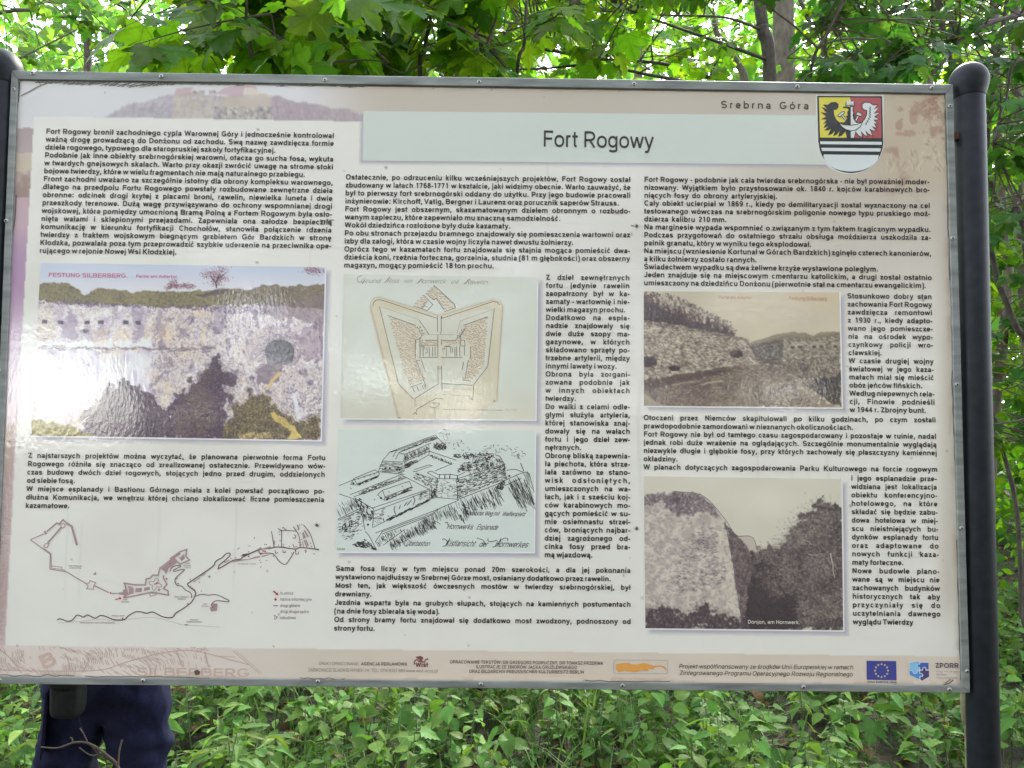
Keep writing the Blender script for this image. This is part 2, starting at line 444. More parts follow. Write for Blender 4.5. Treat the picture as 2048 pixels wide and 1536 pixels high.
class Text:
    def __init__(s, lift=0.0009): s.v = []; s.t = []; s.n = 0; s.lift = lift
    def line(s, text, pl, cap, pr=None, up=None, off=148, sx=1.0, sp=1.0, track=0.0, shear=0.0, align='L', maxsp=0.62):
        """pl/pr board coordinates (x, z) of the baseline's ends; cap height in metres; pr set = justified"""
        G = [glyph(c, off) for c in text]
        k = cap / _base['cap']
        adv = np.array([g[2] for g in G]) * k * sx
        isp = np.array([c == ' ' for c in text])
        adv = np.where(isp, adv * sp, adv) + track * k
        pl = np.asarray(pl, float)
        if pr is not None:
            pr = np.asarray(pr, float); D = pr - pl; L = np.linalg.norm(D); D = D / L
            extra = L - (adv.sum() - track * k)
            ns = isp.sum()
            if align == 'J':
                if ns:
                    lim = maxsp * k * ns
                    if extra > lim:
                        adv = adv + (extra - lim) / max(1, len(text) - 1); extra = lim
                    if extra < 0 and adv[isp].sum() + extra < 0.16 * k * ns:
                        q = L / adv.sum(); adv = adv * q; sx = sx * q
                    else:
                        adv = adv + np.where(isp, extra / ns, 0)
                else:
                    adv = adv + extra / max(1, len(text) - 1)
            elif align == 'F':                       # fit: stretch the letters to the width
                q = L / adv.sum(); adv = adv * q; sx = sx * q
        else:
            D = np.array([1.0, 0.0])
        U = np.array([-D[1], D[0]]) if up is None else np.asarray(up, float)
        x = 0.0
        for g, a in zip(G, adv):
            if len(g[0]):
                gx = x + g[0][:, 0] * k * sx + shear * g[0][:, 1] * k; gy = g[0][:, 1] * k
                P = pl + gx[:, None] * D + gy[:, None] * U
                s.v.append(np.stack([P[:, 0], -s.lift - g[0][:, 2], P[:, 1]], 1)); s.t.append(g[1] + s.n); s.n += len(P)
            x += a
        return x
    def pxline(s, text, xl, yl, cap, xr=None, yr=None, **kw):
        a = at(xl, yl); c = at(xl, yl - cap)
        capm = np.linalg.norm(a - c)
        pr = None
        if xr is not None:
            b = at(xr, yr); pr = (b[0], b[2])
        if pr is None:
            kw.pop('align', None)
        return s.line(text, (a[0], a[2]), capm, pr, **kw)
    def block(s, lines, L0, L1, R0, R1, cap, **kw):
        a0, a1, b0, b1 = [at(*p)[[0, 2]] for p in (L0, L1, R0, R1)]
        capm = np.linalg.norm(at(L0[0], L0[1]) - at(L0[0], L0[1] - cap))
        n = len(lines)
        for i, t in enumerate(lines):
            q = i / max(1, n - 1)
            pl = a0 + (a1 - a0) * q; pr = b0 + (b1 - b0) * q
            if t[0] == '~':
                w = (pr - pl) / np.linalg.norm(pr - pl)
                kk = dict(kw); kk['sp'] = 0.72
                U = np.array([-w[1], w[0]])
                s.line_dir(t[1:], pl, w, capm, **kk)
            else:
                s.line(t, pl, capm, pr, align='J', **kw)
    def line_dir(s, text, pl, D, capm, **kw):
        G = [glyph(c, kw.get('off', 148)) for c in text]
        k = capm / _base['cap']; sx = kw.get('sx', 1)
        wd = sum(g[2] * k * sx * (kw.get('sp', 1) if c == ' ' else 1) for g, c in zip(G, text))
        kw = dict(kw)
        s.line(text, pl, capm, np.asarray(pl) + np.asarray(D) * wd, align='N', **kw)
    def build(s, name, c, parent):
        V = np.concatenate(s.v); T = np.concatenate(s.t)
        a = V[T[:, 1]] - V[T[:, 0]]; b = V[T[:, 2]] - V[T[:, 0]]
        flip = (a[:, 2] * b[:, 0] - a[:, 0] * b[:, 2]) > 0
        T[flip] = T[flip][:, ::-1]
        return mesh(name, V, T, ink(c), parent)

def noise2(h, w, cells, seed, octaves=4, aniso=1.0):
    """smooth fractal noise 0..1"""
    rs = np.random.RandomState(seed)
    out = np.zeros((h, w)); amp = 1.0; tot = 0
    for o in range(octaves):
        cx = max(2, int(cells * 2 ** o)); cy = max(2, int(cells * 2 ** o * h / w * aniso))
        g = rs.rand(cy + 2, cx + 2)
        y = np.linspace(0, cy, h, endpoint=False); x = np.linspace(0, cx, w, endpoint=False)
        yi = y.astype(int); xi = x.astype(int); fy = y - yi; fx = x - xi
        fy = fy * fy * (3 - 2 * fy); fx = fx * fx * (3 - 2 * fx)
        A = g[yi][:, xi]; B = g[yi][:, xi + 1]; C = g[yi + 1][:, xi]; D = g[yi + 1][:, xi + 1]
        out += amp * ((A * (1 - fx) + B * fx) * (1 - fy)[:, None] + (C * (1 - fx) + D * fx) * fy[:, None])
        tot += amp; amp *= 0.5
    return out / tot

def sst(a, b, x):
    t = np.clip((x - a) / (b - a), 0, 1); return t * t * (3 - 2 * t)

class Paint:
    """a picture painted in code: sRGB 0..255 canvas over local coordinates x0..x1, y0..y1"""
    def __init__(s, x0, y0, x1, y1, step, c=(200, 200, 200), seed=1):
        s.x0, s.y0, s.step = x0, y0, step
        s.w = int((x1 - x0) / step) + 1; s.h = int((y1 - y0) / step) + 1
        s.X, s.Y = np.meshgrid(x0 + np.arange(s.w) * step, y0 + np.arange(s.h) * step)
        s.C = np.zeros((s.h, s.w, 3)) + np.array(c, float)
        s.seed = seed; s.rs = np.random.RandomState(seed)
    def nz(s, cells, octaves=4, aniso=1.0):
        s.seed += 1
        return noise2(s.h, s.w, cells, s.seed, octaves, aniso)
    def mask(s, pts, warp=0, cells=40):
        X, Y = s.X, s.Y
        if warp:
            X = X + (s.nz(cells) - 0.5) * 4 * warp + (s.rs.rand(*X.shape) - .5) * warp * .5; Y = Y + (s.nz(cells) - 0.5) * 4 * warp + (s.rs.rand(*X.shape) - .5) * warp * .5
        P = np.asarray(pts, float); m = np.zeros(X.shape, bool)
        for (xa, ya), (xb, yb) in zip(P, np.roll(P, -1, 0)):
            if ya == yb: continue
            c = ((ya > Y) != (yb > Y)) & (X < (xb - xa) * (Y - ya) / (yb - ya) + xa)
            m ^= c
        return m
    def blob(s, cx, cy, rx, ry, warp=0.3, cells=30):
        d = np.hypot((s.X - cx) / rx, (s.Y - cy) / ry) + (s.nz(cells) - 0.5) * 4 * warp + (s.rs.rand(*s.X.shape) - .5) * warp * .6
        return d < 1
    def fill(s, m, c, a=1.0):
        a = (m.astype(float) * a)[..., None]
        s.C = s.C * (1 - a) + np.asarray(c, float) * a
    def tex(s, m, ca, cb, n, a=1.0):
        c = np.asarray(ca, float) * (1 - n[..., None]) + np.asarray(cb, float) * n[..., None]
        w = (m.astype(float) * a)[..., None]
        s.C = s.C * (1 - w) + c * w
    def dabs(s, m, n, length, ang, spread, cols, a=0.7, fat=1, curl=0.0):
        """short brush strokes inside the mask"""
        ys, xs = np.nonzero(m)
        if not len(ys): return
        i = s.rs.randint(0, len(ys), n)
        th = R(ang) + (s.rs.rand(n) - 0.5) * 2 * R(spread)
        L = length / s.step * (0.4 + s.rs.rand(n))
        ci = s.rs.randint(0, len(cols), n); C = np.asarray(cols, float)[ci]
        K = max(2, int(L.max() * 1.3))
        for q in range(K):
            t = q / (K - 1) - 0.5
            tt = th + curl * t
            for fy in range(fat):
                x = np.clip((xs[i] + L * t * np.cos(tt) + 0.5).astype(int), 0, s.w - 1)
                y = np.clip((ys[i] + L * t * np.sin(tt) + fy + 0.5).astype(int), 0, s.h - 1)
                ok = m[y, x]
                s.C[y[ok], x[ok]] = s.C[y[ok], x[ok]] * (1 - a) + C[ok] * a
    def puff(s, cx, cy, rx, ry, n, size, cols, a=0.6):
        """a cloud of leafy specks thinning out from the middle"""
        x = ((cx + s.rs.randn(n) * rx * .55 - s.x0) / s.step).astype(int); y = ((cy + s.rs.randn(n) * ry * .55 - s.y0) / s.step).astype(int)
        C = np.asarray(cols, float)[s.rs.randint(0, len(cols), n)]; k = max(1, int(size / s.step))
        for dx in range(k):
            for dy in range(max(1, k - 1)):
                xx, yy = x + dx, y + dy; ok = (xx >= 0) & (yy >= 0) & (xx < s.w) & (yy < s.h) & (s.rs.rand(n) < .8)
                s.C[yy[ok], xx[ok]] = s.C[yy[ok], xx[ok]] * (1 - a) + C[ok] * a
    def blur(s, n=1):
        for _ in range(n):
            P = np.pad(s.C, ((1, 1), (1, 1), (0, 0)), 'edge')
            s.C = (P[:-2, 1:-1] + P[2:, 1:-1] + P[1:-1, :-2] + P[1:-1, 2:] + 2 * s.C) / 6.0
    def sample(s, X, Y):
        x = np.clip((X - s.x0) / s.step, 0, s.w - 1.001); y = np.clip((Y - s.y0) / s.step, 0, s.h - 1.001)
        xi = x.astype(int); yi = y.astype(int); fx = (x - xi)[..., None]; fy = (y - yi)[..., None]
        C = s.C
        return (C[yi, xi] * (1 - fx) + C[yi, xi + 1] * fx) * (1 - fy) + (C[yi + 1, xi] * (1 - fx) + C[yi + 1, xi + 1] * fx) * fy

def grid_print(name, corners, nx, ny, colour, lift, parent):
    """a printed sheet: photo-pixel corners TL TR BR BL, colour(PX, PY) gives sRGB"""
    (a, b, c, d) = [np.array(p, float) for p in corners]
    s, t = np.meshgrid(np.linspace(0, 1, nx), np.linspace(0, 1, ny))
    s = s[..., None]; t = t[..., None]
    P = (a * (1 - s) + b * s) * (1 - t) + (d * (1 - s) + c * s) * t
    V = flat(P[..., 0], P[..., 1], lift).reshape(-1, 3)
    i = (np.arange(ny - 1)[:, None] * nx + np.arange(nx - 1)[None]).ravel()
    Fq = np.stack([i, i + nx, i + nx + 1, i + 1], 1)
    o = mesh(name, V, Fq, m_print, parent)
    C = np.clip(lin(np.clip(colour(P[..., 0], P[..., 1]), 0, 255)) * KW, 0, 0.9).reshape(-1, 3)
    at_ = o.data.color_attributes.new('Col', 'FLOAT_COLOR', 'POINT')
    at_.data.foreach_set('color', np.concatenate([C, np.ones((len(C), 1))], 1).astype(np.float32).ravel())
    return o

# ================================================================== THE SETTING: ground
m_soil, n, l, p = new_mat('forest_floor')
tc = n.new('ShaderNodeTexCoord'); t1 = n.new('ShaderNodeTexNoise'); t1.inputs['Scale'].default_value = 3.0; t1.inputs['Detail'].default_value = 8
rp = n.new('ShaderNodeValToRGB')
rp.color_ramp.elements[0].position = 0.32; rp.color_ramp.elements[0].color = (0.018, 0.013, 0.008, 1)
rp.color_ramp.elements[1].position = 0.72; rp.color_ramp.elements[1].color = (0.085, 0.055, 0.032, 1)
e = rp.color_ramp.elements.new(0.52); e.color = (0.035, 0.032, 0.014, 1)
t2 = n.new('ShaderNodeTexNoise'); t2.inputs['Scale'].default_value = 45; t2.inputs['Detail'].default_value = 6
bp = n.new('ShaderNodeBump'); bp.inputs['Distance'].default_value = 0.02
l.new(tc.outputs['Object'], t1.inputs['Vector']); l.new(tc.outputs['Object'], t2.inputs['Vector'])
l.new(t1.outputs[0], rp.inputs[0]); l.new(rp.outputs[0], p.inputs['Base Color'])
l.new(t2.outputs[0], bp.inputs['Height']); l.new(bp.outputs[0], p.inputs['Normal'])
p.inputs['Roughness'].default_value = 0.95

def ground_z(x, y):
    x = np.asarray(x, float); y = np.asarray(y, float)
    z = 0.05 * np.sin(x * 1.7 + 0.6) * np.sin(y * 1.3) + 0.03 * np.sin(x * 4.1 + y * 2.2)
    z = z + 0.05 * np.clip(y - 6, 0, 60)                      # the wood rises gently behind
    return z - 0.22 * np.clip(-3.2 - y, 0, 60)                # unseen ground, dropped so that low sky mirrors in the board
gx = np.concatenate([np.linspace(-70, -8, 24), np.linspace(-7, 7, 70), np.linspace(8, 70, 24)])
gy = np.concatenate([np.linspace(-70, -6, 28), np.linspace(-5, 8, 66), np.linspace(9, 90, 26)])
GX, GY = np.meshgrid(gx, gy)
V = np.stack([GX, GY, ground_z(GX, GY)], -1).reshape(-1, 3)
nx = len(gx); i = (np.arange(len(gy) - 1)[:, None] * nx + np.arange(nx - 1)[None]).ravel()
tag(mesh('ground', V, np.stack([i, i + 1, i + nx + 1, i + nx], 1), m_soil, None, True), kind='structure')

# ================================================================== THE BOARD
BX = (at(0, 800)[0] + at(1950, 800)[0]) / 2
board = empty('information_board', (float(BX), 0.0, 0.0), 'large framed information board about a fort standing between two black posts', 'information board')
m_alu = solid('aluminium_frame', (0.25, 0.27, 0.26), 0.58, 0.35, 0.30, 9, 0.0004, stretch=(1, 1, 6))
m_screw = solid('screw_steel', (0.42, 0.42, 0.40), 0.35, 0.8)
m_hole = solid('screw_recess', (0.02, 0.02, 0.02), 0.8)
m_post = solid('black_post_paint', (0.011, 0.0145, 0.020), 0.6, 0.0, 0.35, 45, 0.0006, spec=0.3)
m_rust = solid('rusty_steel', (0.085, 0.036, 0.022), 0.8, 0.2, 0.5, 60, 0.001)
m_back = solid('board_core', (0.35, 0.36, 0.36), 0.6, 0.0, 0.1, 8)

# --- the printed sheet
def b_paint():
    P = Paint(-50, 126, 1980, 1406, 2.0, (196, 188, 178), 11)
    X, Y = P.X, P.Y
    al = np.ones_like(X, bool)
    beige = np.array((186, 176, 162.)); white = np.array((218, 215, 207.))
    P.fill(al, beige)
    P.tex(al, (181, 170, 155), (194, 184, 170), P.nz(4, 3), 0.7)
    n1 = P.nz(7, 4); n2 = P.nz(22, 4); n3 = P.nz(70, 3)
    # wash-painted sky on the upper left
    left = 1 - sst(600, 790, X)
    skyc = np.stack([200 + 12 * n1, 203 + 2 * n2, 201 + 6 * (1 - n1)], -1)
    w = left[..., None] * (Y < 900)[..., None]
    P.C = P.C * (1 - w) + skyc * w
    # hill with the fortress under the upper edge
    hill = P.mask([(205, 234), (232, 222), (262, 210), (300, 200), (345, 190), (380, 187), (440, 190), (500, 187), (560, 192), (592, 201), (622, 207), (660, 214), (700, 224), (732, 236), (732, 262), (200, 262)], 5, 60)
    P.tex(hill, (186, 176, 184), (172, 164, 168), n2)
    P.tex(hill & (X > 345) & (X < 545), (196, 186, 172), (176, 162, 152), n3)
    P.tex(hill & (X > 540), (164, 148, 156), (178, 164, 166), sst(0.3, 0.7, n2))
    P.tex(hill & (X < 345) & (Y > 214), (166, 160, 166), (178, 172, 176), n3)
    P.dabs(hill & (X > 420) & (X < 560) & (Y > 212), 420, 9, 20, 80, [(110, 104, 112), (135, 128, 130), (205, 198, 188)], 0.3, 2)
    P.dabs(hill & (X > 545), 700, 12, 80, 30, [(156, 138, 148), (168, 152, 158), (180, 166, 170)], 0.2, 2)
    P.dabs(hill & (X < 450), 500, 10, -40, 60, [(150, 142, 152), (190, 182, 184)], 0.18, 2)
    for a in (0, 1):
        P.fill(P.mask([[(348, 190), (352, 178), (386, 172), (380, 192)], [(430, 190), (447, 174), (478, 167), (512, 170), (514, 178), (490, 174), (488, 192)]][a], 2, 90), (180, 148, 156), 0.7)
    P.fill(P.mask([(490, 175), (514, 178), (516, 189), (490, 190)], 1), (208, 194, 184))
    P.dabs((X > 386) & (X < 432) & (Y > 180) & (Y < 187), 14, 4, 90, 20, [(120, 110, 112)], 0.8, 2)
    P.blur(1)
    # left margin: hills, a violet wash, then an old map
    lm = X < 110
    P.tex(lm & (Y > 258 + (n2 - .5) * 24), (150, 132, 132), (178, 160, 160), n2)
    P.tex(lm & (Y > 300 + (n2 - .5) * 26), (196, 184, 160), (184, 168, 152), n3)
    P.tex(lm & (Y > 338 + (n2 - .5) * 20), (148, 124, 118), (186, 166, 158), sst(.35, .65, n3))
    P.tex(lm & (Y > 392 + (n2 - .5) * 30), (172, 142, 152), (192, 164, 170), n2)
    s = sst(430, 520, Y) * lm
    P.tex(lm, (160, 128, 160), (176, 146, 172), n2, s)
    P.tex(lm, (206, 186, 196), (190, 168, 182), n2, sst(560, 760, Y) * lm)  # paler lower stretch: the board's glare painted into the wash
    P.tex(lm, (206, 188, 190), (194, 174, 176), n2, sst(800, 900, Y) * lm)
    # stained upper right corner
    q = sst(1690, 1800, X) * (1 - sst(330, 430, Y))
    P.tex(al, (190, 176, 152), (172, 154, 132), n2, q)
    st = (sst(0.56, 0.66, n2 * 0.55 + n3 * 0.45)) * q * sst(1740, 1790, X)
    P.tex(al, (150, 112, 92), (132, 98, 80), n3, st * 0.5)
    for bx_, by_, rx_, ry_ in ((1832, 214, 9, 15), (1824, 236, 8, 20), (1870, 190, 16, 9), (1860, 226, 6, 14), (1800, 247, 6, 9), (1862, 205, 10, 9), (1820, 267, 26, 5), (1876, 262, 14, 6), (1801, 219, 4, 3)):
        P.fill(P.blob(bx_, by_, rx_, ry_, 0.7, 110), (150, 114, 94), 0.55)
    P.dabs((X > 1845) & (Y > 185) & (Y < 330), 170, 14, 60, 160, [(140, 104, 86), (200, 184, 160)], 0.45, 1, 1.5)
    P.dabs((X > 1770) & (Y > 300) & (Y < 345), 120, 22, 90, 40, [(160, 138, 118), (196, 182, 160)], 0.3, 2)
    # lower band
    lb = Y > 1290 + (X + 50) * 0.0117
    P.tex(lb, (216, 206, 198), (206, 194, 185), n2, (1 - sst(380, 760, X)) * lb)
    P.tex(lb, (210, 198, 183), (200, 187, 172), n2, sst(420, 900, X) * lb)
    # the white text field, fading out into beige to the upper right
    el = 68 + (Y - 232) * (10.0 - 68) / (1290 - 232)
    et = 232 + (X - 68) * 0.0167
    fade = 1 - sst(1230, 1700, X) * (1 - sst(330, 800, Y)) * 0.95
    fade = fade * (1 - 0.75 * sst(1862, 1900, X) * (1 - sst(1150, 1290, Y)))
    inside = (X > el) & (Y > et) & ~lb
    pc = white + (n1[..., None] - 0.5) * np.array((3, 2, 3)) + (n3[..., None] - 0.5) * 2
    w = (inside * fade)[..., None]
    P.C = P.C * (1 - w) + pc * w
    # printed drop shades under the title bar and the pictures
    def shade(pts, dx, dy, d=9):
        (x0, y0), (x1, y1), (x2, y2), (x3, y3) = pts
        a = np.zeros_like(X)
        for qv in np.linspace(0, 1, 6):
            e_ = (qv - 0.5) * d
            a += P.mask([(x0 + dx - e_, y0 + dy - e_), (x1 + dx + e_, y1 + dy - e_), (x2 + dx + e_, y2 + dy + e_), (x3 + dx - e_, y3 + dy + e_)]) / 6.0
        P.fill(a, (166, 161, 172), 0.85)
    shade([(727, 222), (1690, 231), (1690, 329), (725, 321)], -5, 6, 6)
    for c in PICS.values():
        shade(c, 9, 9, 8)
    # grime along the frame and tiny specks
    P.fill(sst(0.5, 0.72, n3) * sst(1340, 1358, Y - X * 0.009), (140, 116, 98), 0.35)
    P.fill(sst(1347, 1358, Y - X * 0.0093), (140, 116, 98), 0.5)
    P.fill(sst(0.5, 0.7, n3) * sst(1872, 1894, X - (Y - 180) * 0.028), (160, 134, 116), 0.4)
    for _ in range(26):                              # rain streaks and wiped smears
        x = 80 + 1780 * P.rs.rand(); y0 = 250 + 800 * P.rs.rand(); L = 60 + 260 * P.rs.rand()
        P.fill(np.exp(-((X - x - 3 * np.sin(Y * .02)) / (1.5 + 3 * P.rs.rand())) ** 2) * sst(y0, y0 + 30, Y) * (1 - sst(y0 + L * .6, y0 + L, Y)) * inside, (168, 166, 158), .10 + .12 * P.rs.rand())
    P.fill(sst(.60, .76, P.nz(5, 4)) * inside, (176, 172, 160), .16)
    rs = P.rs
    for _ in range(120):
        x, y = rs.rand() * 1900, 160 + rs.rand() * 1190
        P.fill(np.hypot(X - x, Y - y) < 1.2 + rs.rand() * 1.6, (120, 112, 106), 0.25 + 0.4 * rs.rand())
    return P

PICS = {
    'colour': [(81.8, 526), (651, 534.7), (642, 881), (62, 871.5)],
    'plan': [(688, 548), (1075, 555), (1071.5, 840), (681, 837)],
    'ink': [(677, 859), (1070.4, 861), (1068.4, 1104.7), (671, 1103.9)],
    'wall': [(1287.5, 582.5), (1679, 585), (1683.8, 815.8), (1288, 812)],
    'moat': [(1288, 952.5), (1683, 958), (1687, 1261), (1290.8, 1256.8)],
}
bp_ = b_paint()
grid_print('printed_sheet', [(28, 152), (1894, 181), (1930, 1377), (-18, 1358)], 960, 610, bp_.sample, 0.0, board)
# core of the board behind the sheet
c4 = [at(28, 150), at(1896, 178), at(1932, 1378), at(-20, 1360)]
mb = MB(); Vb = []
for yy in (0.003, 0.016):
    Vb += [(c[0], yy, c[2]) for c in c4]
mb.add(Vb, [(0, 3, 2, 1), (4, 5, 6, 7), (0, 1, 5, 4), (1, 2, 6, 5), (2, 3, 7, 6), (3, 0, 4, 7)])
mb.build('back_panel', m_back, board)

# --- frame: four mitred aluminium strips
outer = [np.array(p, float) for p in ((25.4, 142.7), (1904, 170.4), (1938, 1384.5), (-25, 1366))]
inner = [np.array(p, float) for p in ((38.5, 160.5), (1890, 188.5), (1921, 1370), (-9.5, 1352.5))]
for k_ in range(4):
    a, b, c, d = outer[k_], outer[(k_ + 1) % 4], inner[(k_ + 1) % 4], inner[k_]
    u = (b - a) / np.linalg.norm(b - a) * 0.5
    Q = [a + u, b - u, c - u, d + u]
    nn = 40
    Vf = []
    rs = np.random.RandomState(50 + k_)
    for i_ in range(nn + 1):
        q = i_ / nn
        o_ = Q[0] * (1 - q) + Q[1] * q; i2 = Q[3] * (1 - q) + Q[2] * q
        mid = 0.0006 * math.sin(q * 9 + k_) + 0.0004 * rs.randn() * 0.4
        po, pi = at(*o_), at(*i2)
        e1 = po * 0.93 + pi * 0.07; e2 = pi * 0.94 + po * 0.06
        Vf += [(po[0], 0.020, po[2]), (po[0], -0.0035 + mid, po[2]), (e1[0], -0.0050 + mid, e1[2]), (e2[0], -0.0050 + mid, e2[2]), (pi[0], -0.0035 + mid, pi[2]), (pi[0], 0.001, pi[2])]
    ff = []
    for i_ in range(nn):
        for j in range(5):
            ff.append((i_ * 6 + j, i_ * 6 + j + 1, (i_ + 1) * 6 + j + 1, (i_ + 1) * 6 + j))
    ff.append(tuple(range(6))[::-1]); ff.append(tuple(nn * 6 + j for j in range(6)))
    mesh('frame_rail', Vf, ff, m_alu, board)
# --- rivets
SCR = [(68, 148.5), (324.7, 155), (651, 162), (958.4, 165.8), (1267, 169.8), (1592.7, 175), (1861, 178),
       (30.5, 181), (15.7, 443), (1, 741), (1897, 214), (1902.5, 477.6), (1911, 769), (1920, 1055.5), (1931, 1341),
       (3, 1359), (288.5, 1359.5), (637, 1361.5), (962, 1367), (1244, 1369.5), (1605, 1372.5), (1896, 1377.5),
       (655, 441), (1273, 451.5), (634, 1049), (1273, 1056)]
for x, y in SCR:
    cpt = at(x, y); onsheet = 100 < x < 1800 and 400 < y < 1100
    yf = -0.0012 if onsheet else -0.0050
    mb = MB(); k = 14; prof = [(0.0046, 0.0), (0.0044, 0.0010), (0.0032, 0.0022), (0.0019, 0.0024)]
    Vs = []
    for r_, d_ in prof:
        for j in range(k):
            an = 2 * math.pi * j / k
            Vs.append((cpt[0] + r_ * math.cos(an), yf - d_, cpt[2] + r_ * math.sin(an)))
    mb.add(Vs, [(i_ * k + j, i_ * k + (j + 1) % k, (i_ + 1) * k + (j + 1) % k, (i_ + 1) * k + j) for i_ in range(3) for j in range(k)])
    so = mb.build('screw', m_screw, board, True)
    mb = MB()
    mb.add([(cpt[0] + 0.0017 * math.cos(2 * math.pi * j / 10), yf - 0.0018, cpt[2] + 0.0017 * math.sin(2 * math.pi * j / 10)) for j in range(10)], [tuple(range(10))])
    mb.build('drive_hole', m_hole, so)
# --- posts with ball tops and rusty brackets
def post(cx, zb, zs):
    mb = MB(); mb.lathe([(0.0305, -0.3), (0.0305, zb - 0.036), (0.0297, zb - 0.0345)], cx, 0.012, 32)
    po = mb.build('post', m_post, board, True)
    pr = [(0.0297, zb - 0.040), (0.0318, zb - 0.033), (0.0335, zb - 0.026), (0.0366, zb - 0.0165)]
    pr += [(0.0392 * math.cos(a), zb + 0.0395 * math.sin(a)) for a in np.linspace(-0.25, 1.54, 12)]
    mb = MB(); mb.lathe(pr, cx, 0.012, 32)
    mb.build('ball_cap', m_post, po, True)
xr = float(np.mean([at(1943, 200)[0], at(1976.5, 1500)[0]]))
xl = float(at(-4.0, 160)[0])
post(xr, float(at(1942, 158)[2]), 0)
post(xl, float(at(-5, 131)[2]), 0)
for (px, py, xp) in ((1905, 270, xr), (1937, 1352, xr), (18, 246, xl), (-28, 1330, xl)):
    zc = float(at(px, py)[2]); xe = float(at(px, py)[0])
    mb = MB(); x0, x1 = sorted((xe - (0.01 if xp > xe else -0.01), xp))
    mb.box((x0, 0.003, zc - 0.007), (x1, 0.019, zc + 0.007)); mb.build('bracket', m_rust, board)

# --- title bar
def bar_col(PX, PY):
    w = sst(1480, 1690, PX)[..., None]
    return np.array((196, 203, 195.)) * (1 - w) + np.array((200, 202, 194.)) * w
grid_print('title_bar', [(727, 222), (1700, 231.5), (1700, 330), (725, 321.3)], 60, 12, bar_col, 0.0003, board)
T = Text(0.0009)
T.pxline('Fort Rogowy', 1085, 293.5, 32.5, 1308, 297.5, off=100, align='F')
T.build('title_lettering', (42, 30, 28), board)
T = Text(0.0009)
T.pxline('Srebrna Góra', 1441, 216.5, 14.6, 1618, 219.2, off=125, align='J', maxsp=0.12, track=0.08)
T.build('place_name_lettering', (74, 54, 42), board)

